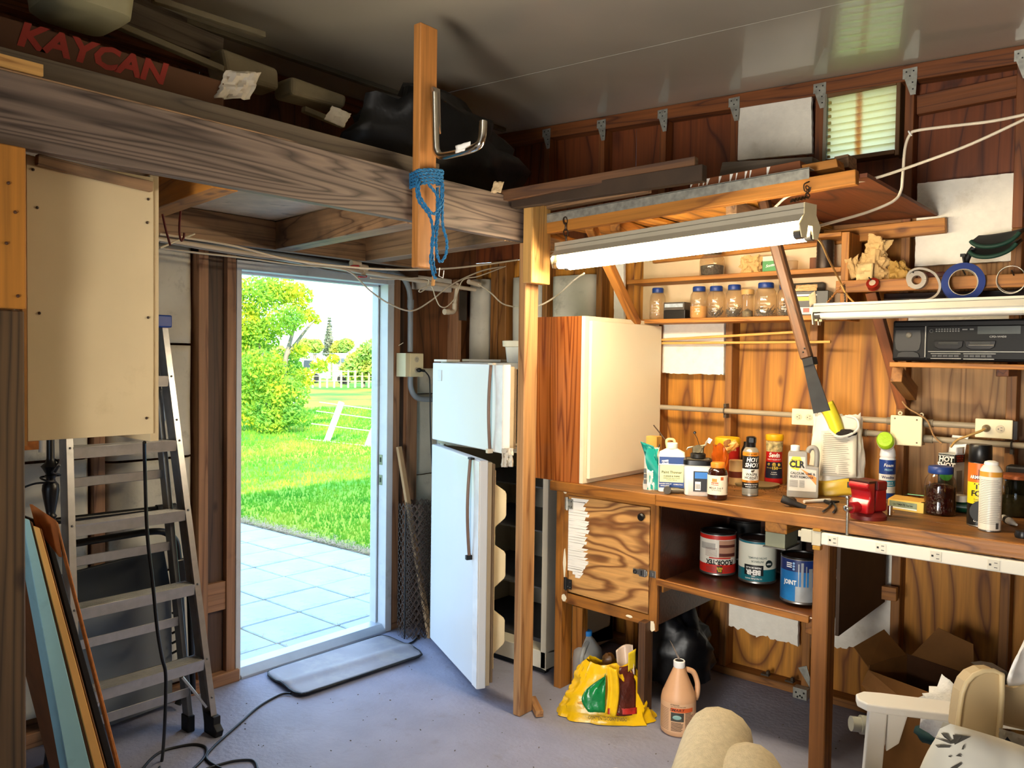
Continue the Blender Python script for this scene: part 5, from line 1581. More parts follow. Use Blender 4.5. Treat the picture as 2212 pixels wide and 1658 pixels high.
# --- paint thinner jug
t, s = stand('paint_thinner_jug', 'white square jug of paint thinner with a blue label', 'jug', 1450, 1064, push=.045)
BW, BD, BH = .122, .082, .205
WJ = pm('#ece6d6', .4, var=.03)
obj('body', MB().lathe([(.055, 0), (.0605, .004), (.0605, .165), (.057, .180), (.028, .196), (.024, .198)], 32, sq=.28, sy=BD / BW), WJ, t, smooth=40)
obj('cap', MB().lathe([(.024, .198), (.025, .2), (.025, .222), (.022, .225)], 24), WJ, t, smooth=40)
obj('neck', MB().tube(bez([(-.02, 0, .195), (-.025, 0, .235), (.005, 0, .238), (.012, 0, .22)], 5), .006, 8), pm('#d8c48c', .4), t, smooth=60)
fy = -.0605 * BD / BW - .0006
obj('label_band', MB().bb((-.056, fy, .022), (.056, fy + .004, .163)), pm('#20407f', .4, var=.06), t)
obj('label_panel', MB().bb((-.053, fy - .0006, .048), (.053, fy, .125)), pm('#dfe0a8', .5, var=.03), t)
obj('label_curve', MB().bb((-.055, fy - .0005, .126), (.055, fy, .131)), pm('#f0eee2', .4), t)
obj('maker_badge', MB().prism([(-.044, .128), (-.014, .131), (-.016, .15), (-.045, .146)], .001, axis=1, at=fy - .0018), INKW, t)
letters('lettering', 'Klean', .014, pm('#20407f', .5), t, (-.03, fy - .0022, .139), (1, .0, .08), (0, 0, 1), bold=.03, shear=.2)
letters('lettering', 'Paint Thinner', .0165, pm('#2a3a24', .5), t, (0, fy - .0012, .093), (1, 0, 0), (0, 0, 1), bold=.02)
letters('lettering', 'CLEANS & THINS', .0095, pm('#2a3a24', .5), t, (0, fy - .0012, .075), (1, 0, 0), (0, 0, 1), bold=.03)
for i, tx in enumerate(('Oil-Based Paint, Stain & Varnish', 'For Brush Clean-up')): letters('small_print', tx, .0058, pm('#3a4a34', .5), t, (0, fy - .0012, .066 - i * .008), (1, 0, 0), (0, 0, 1))
for i, tx in enumerate(('DANGER! FATAL IF', 'SWALLOWED')): letters('small_print', tx, .0065, INKW, t, (-.028, fy - .0012, .040 - i * .009), (1, 0, 0), (0, 0, 1), bold=.02)
letters('small_print', 'COMBUSTIBLE', .0065, INKW, t, (.030, fy - .0012, .038), (1, 0, 0), (0, 0, 1), bold=.02)
# pens / brushes behind
for (a, b), c, lab in ((((1412, 918), (1438, 950)), '#3a2a1c', 'thin dark rod leaning behind the paint thinner jug'), (((1425, 960), (1412, 1000)), '#1c2430', 'dark pen standing behind the teal pouch')):
    tag(obj('thin_rod', MB().tube([PY(*a, 3.46), PY(*b, 3.42)], .003, 6), pm(c, .5), world=True), lab, 'rod')
tag(obj('small_carton', MB().box(PY(1412, 985, 3.5) + Vector((0, 0, -.0)), (.06, .05, .2)), pm('#c79a4a', .6), world=True, bevel=.002), 'small tan carton behind the teal pouch', 'carton')
# valve fitting in front
t, s = stand('brass_fitting', 'dark metal threaded fitting lying before the paint thinner jug', 'fitting', 1455, 1066, push=.01)
obj('body', MB().lathe([(.013, -.02), (.013, .02), (.010, .03), (.010, .045), (.013, .046), (.013, .06)], 14).xf(Matrix.Translation((0, 0, .014)) @ Matrix.Rotation(PI / 2, 4, 'Y')), pm('#6a6252', .45, metal=.6, var=.3), t, smooth=40)
obj('open_end', MB().lathe([(.009, 0), (.017, 0), (.017, .024), (.009, .024)], 16).xf(Matrix.Translation((-.028, -.012, .0175)) @ Matrix.Rotation(PI / 2, 4, 'X')), pm('#4a443a', .45, metal=.6), t, smooth=40)

# --- white tub with black lid
t, s = stand('plastic_tub', 'square white plastic tub with black lid and label', 'tub', 1506, 1071, push=.05)
obj('body', MB().lathe([(.054, 0), (.058, .005), (.061, .135), (.058, .14)], 32, sq=.45), pm('#e4e0d6', .35, var=.06, scale=10, dirt='#b9b3a4', dlo=.6, dhi=.8), t, smooth=40)
obj('lid', MB().lathe([(.062, .137), (.064, .139), (.064, .158), (.055, .162), (.052, .159)], 32, sq=.45), BLACK, t, smooth=40)
obj('lid_dust', MB().lathe([(0, .1605), (.05, .1605), (.05, .1615), (0, .1615)], 24, sq=.5), pm('#5a5448', .7), t)
obj('label', MB().bb((-.018, -.0622, .022), (.050, -.0595, .112)), pm('#101216', .4), t)
obj('label_blue', MB().bb((-.012, -.0628, .080), (.050, -.0615, .108)), pm('#2f74c4', .4), t)
obj('barcode', MB().bb((-.010, -.0628, .028), (.014, -.0615, .066)), INKW, t)
m = MB()
for i in range(8): m.bb((-.008 + i * .0025, -.0632, .034), (-.0068 + i * .0025, -.0627, .056))
obj('bars', m, INK, t)
# carburettor on the tub lid
p = WM[t.name] @ Vector((0, 0, .163))
c = thing('carburettor', 'small greasy carburettor sitting on the white tub', 'engine part', (p.x, p.y, p.z), .4)
CARB = pm('#5a5038', .4, metal=.6, var=.4, scale=30)
obj('bowl', MB().lathe([(.03, 0), (.034, .004), (.034, .02), (.026, .026)], 14), pm('#1a1712', .5), c, smooth=40)
obj('body', MB().box((0, 0, .038), (.05, .035, .03)).box((.012, .01, .052), (.03, .05, .012)), CARB, c, bevel=.004)
obj('throat', MB().lathe([(.012, -.03), (.018, -.028), (.018, .03), (.012, .03)], 16).xf(Matrix.Translation((0, 0, .04)) @ Matrix.Rotation(1.4, 4, 'X')), CARB, c, smooth=40)
obj('lever', MB().tube([(-.02, .01, .05), (-.045, 0, .045), (-.05, 0, .035)], .004, 6), pm('#b9b09a', .35, metal=.7), c, smooth=50)
obj('choke_arm', MB().tube(bez([(.01, 0, .055), (.03, .0, .06), (.036, 0, .075), (.045, 0, .082)], 4), .0045, 6).box((.048, 0, .081), (.018, .004, .022), Matrix.Rotation(.5, 3, 'Y')), pm('#b9b09a', .35, metal=.7), c, smooth=50)
obj('needle', MB().tube([(.006, .01, .05), (-.006, .02, .085), (-.018, .02, .108)], .0014, 6).lathe([(.001, .106), (.007, .11), (.007, .116), (.001, .12)], 10, c=(-.018, .02, 0)), BLACK, c)

# --- vitamin bottle
t, s = stand('vitamin_bottle', 'brown vitamin bottle with an orange lid', 'bottle', 1549, 1081, push=.042)
BR = pm('#2c0f07', .15, coat=.4, var=.1)
obj('body', MB().lathe([(.038, 0), (.042, .004), (.043, .02), (.043, .115), (.038, .128), (.027, .138), (.027, .142)], 28), BR, t, smooth=40)
obj('lid', MB().lathe([(.030, .138), (.0305, .14), (.0305, .158), (.028, .161)], 28), pm('#d87f22', .45), t, smooth=40)
obj('label', MB().arc(.0436, .024, .108, -1.65, 1.75, 30), pm('#e8dfc8', .5, var=.02), t, smooth=60)
obj('label_sun', MB().arc(.0439, .080, .094, -.55, -.05, 6), pm('#c98a3c', .5), t)
obj('label_badge', MB().arc(.0439, .066, .078, -.65, .10, 8).arc(.0439, .088, .102, .30, .60, 5), pm('#c2602f', .5), t)
letters_cyl('lettering', 'Sundown', .010, pm('#f4ece0', .5), t, .0442, .0715, -.28, bold=.03)
letters_cyl('lettering', 'MEGA 3-6-9', .0125, pm('#3a3024', .5), t, .0442, .053, -.15, bold=.01)
letters_cyl('small_print', 'Fish, Flax & Borage', .0055, pm('#4a4034', .5), t, .0442, .044, -.1)
m = MB()
for i in range(14): m.arc(.0441, .032 + i * .005, .0335 + i * .005, 1.05, 1.65, 4)
obj('fine_print', m, pm('#6a6052', .6), t)

# --- orange snack bag behind
p = PZ(1556, 1050, BT)
t = thing('snack_bag', 'crumpled shiny orange bag standing open behind the brown bottle', 'bag', (p.x, p.y, BT), facing(p))
OB = pm('#b9560f', .28, var=.25, scale=20, bump=.3, bscale=30)
def bagm(w0, w1, d0, d1, h, seed, jit, n=20, tilt=(0, 0)):
    def fn(u, v):
        a = 2 * PI * u
        wv, dv = w0 + (w1 - w0) * v, d0 + (d1 - d0) * v
        q = mnoise.noise(Vector((math.cos(a) * 2 + seed, math.sin(a) * 2, v * 3.5))) + .5 * mnoise.noise(Vector((math.cos(a) * 5 + seed, math.sin(a) * 5, v * 8)))
        k = 1 + jit * q
        return (math.cos(a) * wv / 2 * k + tilt[0] * v, math.sin(a) * dv / 2 * k + tilt[1] * v, h * v * (1 + .12 * v * q))
    return MB().grid(fn, 2 * n, n)
obj('body', bagm(.055, .075, .05, .045, .195, 4, .35), OB, t, smooth=30)
obj('spout', bagm(.05, .035, .04, .03, .06, 8, .3).xf(Matrix.Translation((.02, -.01, .185)) @ Matrix.Rotation(1.1, 4, 'Y')), pm('#c98a3c', .35, var=.2), t, smooth=30)
obj('nuts', MB().ball((.03, -.01, .205), .022, 10, 6, jit=.5), pm('#8a5a2a', .7, bump=.6), t, smooth=40)

# --- red canister with yellow lid
t, s = stand('red_canister', 'large red canister with yellow lid at the back of the bench', 'canister', 1570, 1040, push=.05)
obj('body', MB().lathe([(.058, 0), (.060, .003), (.060, .185)], 28), pm('#b0201a', .4, var=.05), t, smooth=40)
obj('lid', MB().lathe([(.062, .18), (.063, .182), (.063, .212), (.058, .218), (.054, .215)], 28), pm('#e8b818', .4), t, smooth=40)
letters_cyl('lettering', 'MIXED NUTS', .016, pm('#e8d8a8', .5), t, .0605, .160, 0, bold=.02)
# small tan can and tray behind
t, s = stand('tan_can', 'short tan labelled can behind the wasp spray', 'can', 1590, 1047, push=.03)
obj('body', MB().lathe([(.036, 0), (.036, .115), (.034, .118)], 22), pm('#cfae78', .45), t, smooth=40)
obj('band', MB().arc(.0364, .035, .065, -1.4, 1.4, 16), pm('#6a2a1a', .5), t)
tag(obj('shallow_tray', MB().lathe([(.09, 0), (.095, .012), (.088, .012)], 24, c=PZ(1632, 1050, BT) + Vector((0, .02, 0)), sq=.6), pm('#7d6f4c', .4), world=True, smooth=40), 'shallow tray lying behind the wasp spray', 'tray')
tag(obj('dark_bottle', MB().lathe([(.022, 0), (.022, .16), (.012, .18), (.012, .2)], 16, c=PZ(1606, 1040, BT) + Vector((0, .02, 0))), BLACK, world=True, smooth=40), 'dark bottle behind the wasp spray', 'bottle')


# --- aerosol cans
def spray(t, r, h, capm, body, steel=STEEL):
    obj('rim', MB().lathe([(r * .95, 0), (r * 1.01, .002), (r * 1.01, .006), (r * .97, .008)], 26), steel, t, smooth=40)
    obj('body', MB().lathe([(r, .006), (r, h), (r * .93, h + .006), (r * .72, h + .018), (r * .55, h + .022)], 28), body, t, smooth=40)


t, s = stand('wasp_spray', 'black and white wasp and hornet spray can with black trigger cap', 'spray can', 1620, 1072, push=.034)
spray(t, .0355, .196, None, pm('#a09a8c', .3, metal=.5))
obj('trigger_cap', MB().lathe([(.019, .216), (.020, .22), (.020, .236), (.022, .24), (.022, .262), (.014, .266)], 20).box((0, -.014, .25), (.02, .02, .02)), BLACK, t, smooth=40)
R_ = .0360
obj('label_orange', MB().arc(R_, .180, .197, -2.2, 2.2, 30), pm('#cf7f1e', .4), t, smooth=60)
obj('label_black', MB().arc(R_, .122, .180, -2.2, 2.2, 30), pm('#131313', .4), t, smooth=60)
obj('label_white', MB().arc(R_, .072, .122, -2.2, 2.2, 30), pm('#e4e0d4', .4), t, smooth=60)
obj('label_orange', MB().arc(R_, .062, .072, -2.2, 2.2, 30), pm('#cf7f1e', .4), t, smooth=60)
obj('label_black', MB().arc(R_, .036, .062, -2.2, 2.2, 30), pm('#131313', .4), t, smooth=60)
obj('label_grey', MB().arc(R_, .012, .036, -2.2, 2.2, 30), pm('#77756c', .4), t, smooth=60)
letters_cyl('lettering', '17.5 oz SIZE', .0095, pm('#2a1a08', .5), t, R_ + .0004, .1885, .1, bold=.03)
letters_cyl('lettering', 'HOT', .026, INKW, t, R_ + .0004, .163, .2, bold=.03, shear=.15, sx=.95)
letters_cyl('lettering', 'SHOT', .026, INKW, t, R_ + .0005, .139, .15, bold=.03, shear=.15, sx=.95)
obj('wasp_mark', MB().ball((.008, -.0355, .113), .006, 10, 6, sc=(1.2, .2, .9)).ball((.014, -.035, .117), .004, 8, 5, sc=(1, .2, 1)), pm('#3a2a10', .5), t)
letters_cyl('lettering', 'WASP&', .0165, INK, t, R_ + .0004, .098, .15, bold=.025, sx=.95)
letters_cyl('lettering', 'HORNET', .0165, INK, t, R_ + .0004, .083, .15, bold=.025, sx=.95)
letters_cyl('lettering', 'KILLER', .0075, INK, t, R_ + .0004, .0755, .15)
letters_cyl('lettering', 'Kills On Contact', .0072, INK, t, R_ + .0004, .067, .1, bold=.02)
for i, tx in enumerate(('ELIMINATES THE NEST', 'Sprays up to 27 feet')): letters_cyl('small_print', tx, .0065, INKW, t, R_ + .0004, .053 - i * .009, .1, bold=.015)

# --- insect dust shaker
t, s = stand('dust_shaker', 'red and black insect dust shaker with yellow lid', 'shaker', 1671, 1046, push=.04)
obj('body', MB().lathe([(.041, 0), (.0435, .003), (.0435, .05), (.0400, .10), (.0385, .14), (.0405, .2), (.0415, .218)], 28), pm('#b3181a', .35, var=.04), t, smooth=40)
obj('lid', MB().lathe([(.0425, .214), (.0435, .216), (.0435, .238), (.041, .243), (.038, .241)], 28), pm('#e8b514', .4), t, smooth=40)
def band(z0, z1, mm, a=1.35, name='label'):
    n = 6
    vs, fs = [], []
    for j in range(n + 1):
        z = z0 + (z1 - z0) * j / n
        r = np.interp(z, [0, .05, .10, .14, .2, .218], [.0435, .0435, .0400, .0385, .0405, .0415]) + .0005
        for i in range(17):
            q = -a + 2 * a * i / 16
            vs.append((r * math.sin(q), -r * math.cos(q), z))
    for j in range(n):
        for i in range(16): fs.append((j * 17 + i, j * 17 + i + 1, (j + 1) * 17 + i + 1, (j + 1) * 17 + i))
    return obj(name, MB().add(vs, fs), mm, t, smooth=60)
band(.160, .212, pm('#b7a878', .5, var=.75, scale=55), name='label_picture')
band(.030, .110, pm('#161a2c', .4), a=1.15, name='label_black')
obj('insect_mark', MB().ball((-.024, -.034, .098), .007, 10, 6, sc=(1, .3, 1)).ball((.0, -.0405, .098), .0095, 10, 6, sc=(1, .2, 1)).ball((.022, -.035, .097), .008, 10, 6, sc=(1, .3, 1)), pm('#a08a34', .5, var=.4, scale=80), t, smooth=60)
letters_cyl('lettering', 'Sevin', .031, INKW, t, .0398, .143, 0, bold=.035, shear=.2, sx=.85)
letters_cyl('lettering', 'INSECT KILLER DUST', .0075, INKW, t, .0402, .122, 0, bold=.02)
letters_cyl('lettering', '150', .020, pm('#d8c040', .5), t, .0435, .080, .1, bold=.03)
letters_cyl('small_print', 'Kills over', .0075, pm('#d8c040', .5), t, .0435, .081, -.55)
letters_cyl('small_print', 'insects', .0075, pm('#d8c040', .5), t, .0435, .081, .72)
for i, tx in enumerate(('by contact', 'Ready to use')): letters_cyl('small_print', tx, .006, INKW, t, .0443, .060 - i * .009, 0)

# --- rust remover bottle with handle
t, s = stand('rust_remover', 'grey handled bottle of calcium lime and rust remover', 'bottle', 1733, 1076, push=.045)
GB = pm('#8d8a84', .4, var=.04)
out = [(-.062, 0), (.062, 0), (.066, .006), (.066, .125), (.060, .145), (.062, .150), (.062, .212), (.050, .226), (.030, .226), (.020, .215), (.018, .205), (-.055, .205), (-.064, .196), (-.066, .006)]
hole = [(.030, .148), (.046, .152), (.046, .20), (.038, .208), (.029, .2)]
# body below the handle, then the handle loop itself
obj('body', MB().prism([(-.062, 0), (.062, 0), (.066, .006), (.066, .138), (.018, .142), (.016, .2), (.012, .205), (-.055, .205), (-.064, .196), (-.066, .006)], .062, axis=1, at=-.031), GB, t, bevel=.007, seg=3)
obj('handle', MB().tube(bez([(.018, 0, .20), (.026, 0, .218), (.045, 0, .222), (.056, 0, .205), (.057, 0, .17), (.055, 0, .135)], 6), .0115, 10), GB, t, smooth=60)
obj('cap', MB().lathe([(.018, .203), (.0195, .205), (.0195, .228), (.017, .230)], 20, c=(-.035, 0, 0)), INKW, t, smooth=40)
obj('label', MB().prism([(-.060, .03), (.056, .03), (.056, .125), (.010, .130), (.008, .182), (-.060, .182)], .0008, axis=1, at=-.0322), pm('#c9c6bc', .5), t)
obj('label_yellow', MB().prism([(-.060, .15), (-.045, .182), (-.012, .182), (.0, .15), (-.02, .12), (-.05, .13)], .0006, axis=1, at=-.0330), pm('#e6d23a', .5), t)
obj('label_orange', MB().prism([(-.012, .130), (.010, .120), (.056, .094), (.056, .06), (.03, .09), (-.0, .12)], .0006, axis=1, at=-.0331), pm('#e08a3c', .5), t)
letters('lettering', 'CLR', .040, INK, t, (-.026, -.0342, .147), (1, 0, 0), (0, 0, 1), bold=.05, sx=.85)
letters('small_print', 'MULTI-USE', .008, pm('#3a3a34', .5), t, (-.030, -.0342, .166), (1, 0, 0), (0, 0, 1))
letters('lettering', 'CALCIUM, LIME &', .0145, INK, t, (-.001, -.0342, .108), (1, 0, -.02), (0, 0, 1), bold=.02, sx=.92)
letters('lettering', 'RUST REMOVER', .0145, INK, t, (-.004, -.0342, .092), (1, 0, -.02), (0, 0, 1), bold=.02, sx=.95)
m = MB()
for i in range(6): m.bb((-.056, -.0340, .048 + i * .0055), (-.02, -.0335, .0495 + i * .0055)).bb((-.014, -.0340, .048 + i * .0055), (.008, -.0335, .0495 + i * .0055))
obj('fine_print', m, pm('#55524a', .6), t)

# --- soil bag
t, s = stand('soil_bag', 'big white and yellow opened soil bag at the back of the bench', 'bag', 1806, 1069, push=.035)
WB = pm('#e2dccb', .35, var=.06, scale=14, bump=.35, bscale=18)
obj('body', bagm(.25, .20, .13, .05, .36, 2, .12), WB, t, smooth=35)
def yb(u, v):
    a = -1.5 + 3.0 * u
    q = mnoise.noise(Vector((a * 2, v * 5, 7)))
    return (math.sin(a) * .126 * (1 + .05 * q), -math.cos(a) * .068 * (1 + .08 * q) - .008, -.0 + .075 * v + .01 * math.sin(a * 3))
obj('yellow_base', MB().grid(yb, 16, 6), pm('#d9b43a', .35, var=.08), t, smooth=40, thick=.002)
obj('print_panel', MB().grid(lambda u, v: (-.07 + .15 * u, -.077 + .03 * v + .006 * mnoise.noise(Vector((u * 3, v * 3, 0))), .09 + .2 * v), 8, 10), pm('#d6d0be', .45, var=.04), t, smooth=40, thick=.0015)
m = MB()
for i in range(22):
    v = .06 + i * .042
    m.add([(-.062 + random.uniform(0, .01), -.0805 + .03 * v, .09 + .2 * v), (.066 - random.uniform(0, .05), -.0805 + .03 * v, .09 + .2 * v), (.066 - .02, -.0805 + .03 * (v + .012), .09 + .2 * (v + .012)), (-.062, -.0805 + .03 * (v + .012), .09 + .2 * (v + .012))], [(0, 1, 2, 3)])
obj('fine_print', m, pm('#8d8878', .6), t)
obj('barcode', MB().bb((.045, -.084, .045), (.085, -.0825, .07)), pm('#2a2a26', .6), t)
obj('spout_fold', MB().grid(lambda u, v: (-.085 + .06 * u + .085 * v * (1 - .3 * v), -.04 - .03 * math.sin(PI * u) + .01 * v, .40 - .13 * v + .03 * u * (1 - v)), 8, 12), pm('#e8dc3a', .35, var=.08), t, smooth=50, thick=.003)
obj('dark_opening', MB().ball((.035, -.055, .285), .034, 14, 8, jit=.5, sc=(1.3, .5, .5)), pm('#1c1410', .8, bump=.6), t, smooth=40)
obj('torn_rim', MB().tube(bez([(-.04, -.06, .30), (.0, -.075, .27), (.05, -.07, .28), (.085, -.05, .31), (.075, -.03, .35), (.03, -.02, .36)], 5), .006, 6), pm('#d8d4cc', .35), t, smooth=50)

# --- hammer grip, marker, pliers
t, s = stand('mallet', 'short black rubber tool handle lying on the bench edge', 'tool', 1714, 1096, push=.01)
obj('grip', MB().lathe([(.0, -.05), (.015, -.05), (.017, -.046), (.016, -.01), (.012, .0), (.012, .05)], 16).xf(Matrix.Translation((0, 0, .017)) @ Matrix.Rotation(1.9, 4, 'Y') @ Matrix.Rotation(0, 4, 'X')), pm('#1c1a18', .6), t, smooth=40)
obj('socket', MB().ball((-.005, .045, .018), .018, 10, 6), pm('#2a1c12', .5), t, smooth=40)
a, b = PZ(1737, 1083, BT + .008), PZ(1782, 1080, BT + .008)
tag(obj('marker', MB().tube([a, a.lerp(b, .98)], .0075, 10).tube([a.lerp(b, .98), b + (b - a) * .25], .007, 10), pm('#d9d6cc', .4), world=True, smooth=50), 'white marker pen lying on the bench beside the tool handle', 'marker')
t = thing('pliers', 'small black pliers lying by the vise', 'pliers', PZ(1795, 1093, BT))
obj('jaw', MB().tube([PZ(1782, 1082, BT + .01), PZ(1796, 1086, BT + .01)], .008, 6).tube([PZ(1796, 1084, BT + .01), PZ(1812, 1083, BT + .01)], [.008, .004], 6), BLACKM, t, world=True)
obj('handle', MB().tube(bez([PZ(1796, 1084, BT + .008), PZ(1790, 1095, BT + .008), PZ(1778, 1104, BT + .006)], 4), .004, 6), BLACKM, t, world=True)
obj('handle', MB().tube(bez([PZ(1800, 1086, BT + .008), PZ(1806, 1096, BT + .008), PZ(1800, 1106, BT + .006)], 4), .0045, 6), BLACKM, t, world=True)

# --- vise
t, s = stand('bench_vise', 'red bench vise clamped at the bench edge', 'vise', 1876, 1122, push=.035, rz=1.2)
RED = pm('#9c1016', .35, var=.12, scale=14, coat=.2, dirt='#5a0a0c', dlo=.6, dhi=.85)
obj('base', MB().lathe([(.066, 0), (.066, .014), (.058, .022), (.05, .028)], 24), pm('#6a1a16', .45, var=.2), t, smooth=40)
obj('base_lug', MB().lathe([(.02, 0), (.02, .012)], 12, c=(.075, .02, 0)).lathe([(.012, .012), (.012, .016)], 6, c=(.075, .02, 0)), pm('#9a938a', .4, metal=.6), t)
obj('fixed_body', MB().hexa([(-.012, -.032, .026), (.07, -.03, .026), (.07, .032, .026), (-.012, .032, .026)], [(-.008, -.042, .128), (.05, -.042, .128), (.05, .042, .128), (-.008, .042, .128)]), RED, t, bevel=.01, seg=3)
obj('fixed_jaw', MB().bb((-.018, -.052, .112), (.04, .052, .150)), pm('#6e0d12', .4, var=.2), t, bevel=.008, seg=3)
obj('moving_jaw', MB().prism([(-.022, .112), (-.022, .150), (-.062, .146), (-.070, .128), (-.055, .112), (-.048, .085), (-.066, .055), (-.066, .026), (-.022, .026)], .09, axis=1, at=-.045), RED, t, bevel=.007, seg=3)
obj('jaw_plate', MB().bb((-.022, -.05, .118), (-.018, .05, .152)).bb((-.062, -.046, .142), (-.022, .046, .152)), pm('#4a2a26', .35, metal=.6), t, bevel=.002)
obj('slide', MB().bb((-.066, -.022, .030), (.08, .022, .058)), RED, t, bevel=.004)
obj('swivel_pin', MB().tube([(.045, -.06, .02), (.045, -.06, .055)], .009, 10), CHROME, t, smooth=50)
q_ = obj('screw_boss', MB().tube([(-.105, 0, .048), (-.066, 0, .048)], .021, 16), RED, t, smooth=50)
obj('screw_head', MB().tube([(-.130, 0, .048), (-.105, 0, .048)], .0135, 16).ball((-.130, 0, .048), .0135, 14, 8, sc=(.5, 1, 1)), CHROME, t, smooth=50)
h_ = obj('handle_bar', MB().tube([(-.122, .0, .085), (-.120, .0, -.085)], .0055, 10), CHROME, t, smooth=50)
obj('handle_knob', MB().ball((-.122, 0, .088), .0088, 12, 8).ball((-.120, 0, -.088), .0088, 12, 8), CHROME, h_, smooth=50)

# --- carpet cleaner can with brush top
t, s = stand('carpet_cleaner', 'blue and white carpet cleaner can with lime green brush top', 'spray can', 1915, 1079, push=.033)
obj('body', MB().lathe([(.030, 0), (.0335, .004), (.0335, .178), (.030, .185), (.033, .192), (.030, .215), (.022, .235)], 26), pm('#d9dce0', .35), t, smooth=40)
R_ = .0340
for z0, z1, cc in ((.112, .176, '#183a86'), (.085, .112, '#e4e4e4'), (.058, .085, '#2a92b8'), (.030, .058, '#e4e4e4'), (.004, .030, '#1c3f8a')):
    obj('label_band', MB().arc(R_, z0, z1, -2.4, 2.4, 30), pm(cc, .4), t, smooth=60)
letters_cyl('lettering', 'Foam', .019, INKW, t, R_ + .0004, .152, .15, bold=.02, shear=.2)
letters_cyl('small_print', 'FRESH', .012, pm('#9ad0e8', .4), t, R_ + .0004, .132, .15)
letters_cyl('lettering', 'Woolite', .0165, pm('#16265e', .4), t, R_ + .0004, .0985, .12, bold=.03)
for i, tx in enumerate(('carpet &', 'upholstery')): letters_cyl('small_print', tx, .0105, INKW, t, R_ + .0004, .076 - i * .010, .2, bold=.02)
M = WM[t.name] @ Matrix.Translation((-.008, -.012, .252)) @ Matrix.Rotation(-.35, 4, 'Y') @ Matrix.Rotation(1.0, 4, 'X')
obj('brush_top', MB().lathe([(.0, .0), (.030, .002), (.036, .010), (.036, .022), (.030, .032), (.0, .034)], 28, sy=1.18), pm('#9ac41e', .45, var=.06, bump=.2), t, M=M, smooth=50)
obj('brush_rim', MB().lathe([(.0, -.012), (.033, -.008), (.037, .004), (.036, .011)], 28, sy=1.18), INKW, t, M=M, smooth=50)

# --- matchbox-like yellow carton
p = PZ(1960, 1103, BT)
t = thing('nail_carton', 'yellow cardboard carton of small hardware lying beside the jar', 'carton', (p.x, p.y + .02, BT), -.18)
obj('tray', MB().bb((-.072, -.03, 0), (.072, .03, .042)), pm('#d9b85a', .6, var=.08), t, bevel=.001)
obj('label', MB().bb((-.066, -.0308, .006), (.046, -.0299, .036)), pm('#7d8a74', .5, var=.25, scale=40), t)
obj('label_stripe', MB().bb((-.066, -.0312, .007), (.046, -.0305, .012)), INKW, t)
letters('lettering', 'ULTIMATE Series', .011, INK, t, (-.01, -.0314, .023), (1, 0, 0), (0, 0, 1), bold=.02)
obj('open_flap', MB().box((-.005, .0, .047), (.13, .055, .002), Matrix.Rotation(.16, 3, 'X')).box((.06, -.01, .046), (.03, .03, .002), Matrix.Rotation(-.3, 3, 'Y')), pm('#c99a44', .6), t)
for (a, b), lab in ((((1910, 1096), (1932, 1106)), 'tiny nail lying on the bench near the vise'), (((1912, 1112), (1926, 1113)), 'small bright metal bit lying by the vise')):
    tag(obj('metal_bit', MB().tube([PZ(*a, BT + .002), PZ(*b, BT + .002)], .0022, 6), pm('#b08a50', .4, metal=.6), world=True), lab, 'nail')

# --- jar of dark stuff with blue lid, boxes and cans at the right
JG = glass('jar_plastic', '#f4ead8', .08, .14, milky=.05)
BLUEL = pm('#1d3a7c', .4, var=.05)


def jar_shape(r, h): return [(r * .9, .0), (r, .006), (r * 1.0, h * .28), (r * .985, h * .30), (r, h * .33), (r, h * .62), (r * .93, h * .76), (r * .70, h * .88), (r * .68, h * .90)]


CLR_ = glass('clear_plastic', '#f2e8d8', .08)
t, s = stand('dark_jar', 'blue-lidded plastic jar filled with dark red lumps on the bench', 'jar', 2029, 1115, push=.055)
r, h = .0585, .185
obj('body', MB().lathe(jar_shape(r, h), 28), CLR_, t, smooth=40)
obj('lid', MB().lathe([(r * .76, h * .89), (r * .78, h * .9), (r * .78, h * 1.02), (r * .72, h * 1.045)], 28), BLUEL, t, smooth=40)
obj('contents', MB().lathe([(r * .88, .004), (r * .95, .01), (r * .95, h * .60), (r * .5, h * .66), (0, h * .62)], 24), pm('#2a0a0a', .25, var=.6, scale=40, bump=.8, bscale=70), t, smooth=30)
t, s = stand('pest_box', 'green and black pest fogger box with its white flap open', 'box', 2052, 1093, push=.05, rz=-.35)
obj('body', MB().bb((-.036, -.036, 0), (.036, .036, .22)), pm('#d8d8d0', .45), t, bevel=.001)
obj('front_print', MB().bb((-.0355, -.0368, .002), (.0355, -.0359, .218)), pm('#0f1812', .4, var=.2), t)
obj('green_glow', MB().lathe([(0, 0), (.03, 0), (.03, .0006), (0, .0006)], 24).xf(Matrix.Translation((0, -.0370, .135)) @ Matrix.Rotation(PI / 2, 4, 'X')), pm('#2f8a3a', .4, var=.3), t)
obj('side_print', MB().bb((.0359, -.0355, .185), (.0368, .0355, .218)), pm('#1a1a1a', .4), t)
obj('side_photo', MB().bb((.0359, -.02, .06), (.0368, .02, .15)), pm('#8d8a80', .4, var=.3), t)
letters('lettering', 'HOT', .030, INKW, t, (.0, -.0382, .196), (1, 0, 0), (0, 0, 1), bold=.045, shear=.1)
letters('lettering', 'SHOT', .030, INKW, t, (.0, -.0382, .171), (1, 0, 0), (0, 0, 1), bold=.045, shear=.1)
letters('small_print', 'MAXIMUM STRENGTH', .0068, INKW, t, (.0, -.0382, .211), (1, 0, 0), (0, 0, 1))
for i, tx in enumerate(('STARTS TO', 'WORK IN', 'MINUTES')): letters('small_print', tx, .0105, pm('#d8442a', .4), t, (.0376, .0, .211 - i * .010), (0, 1, 0), (0, 0, 1), bold=.02)
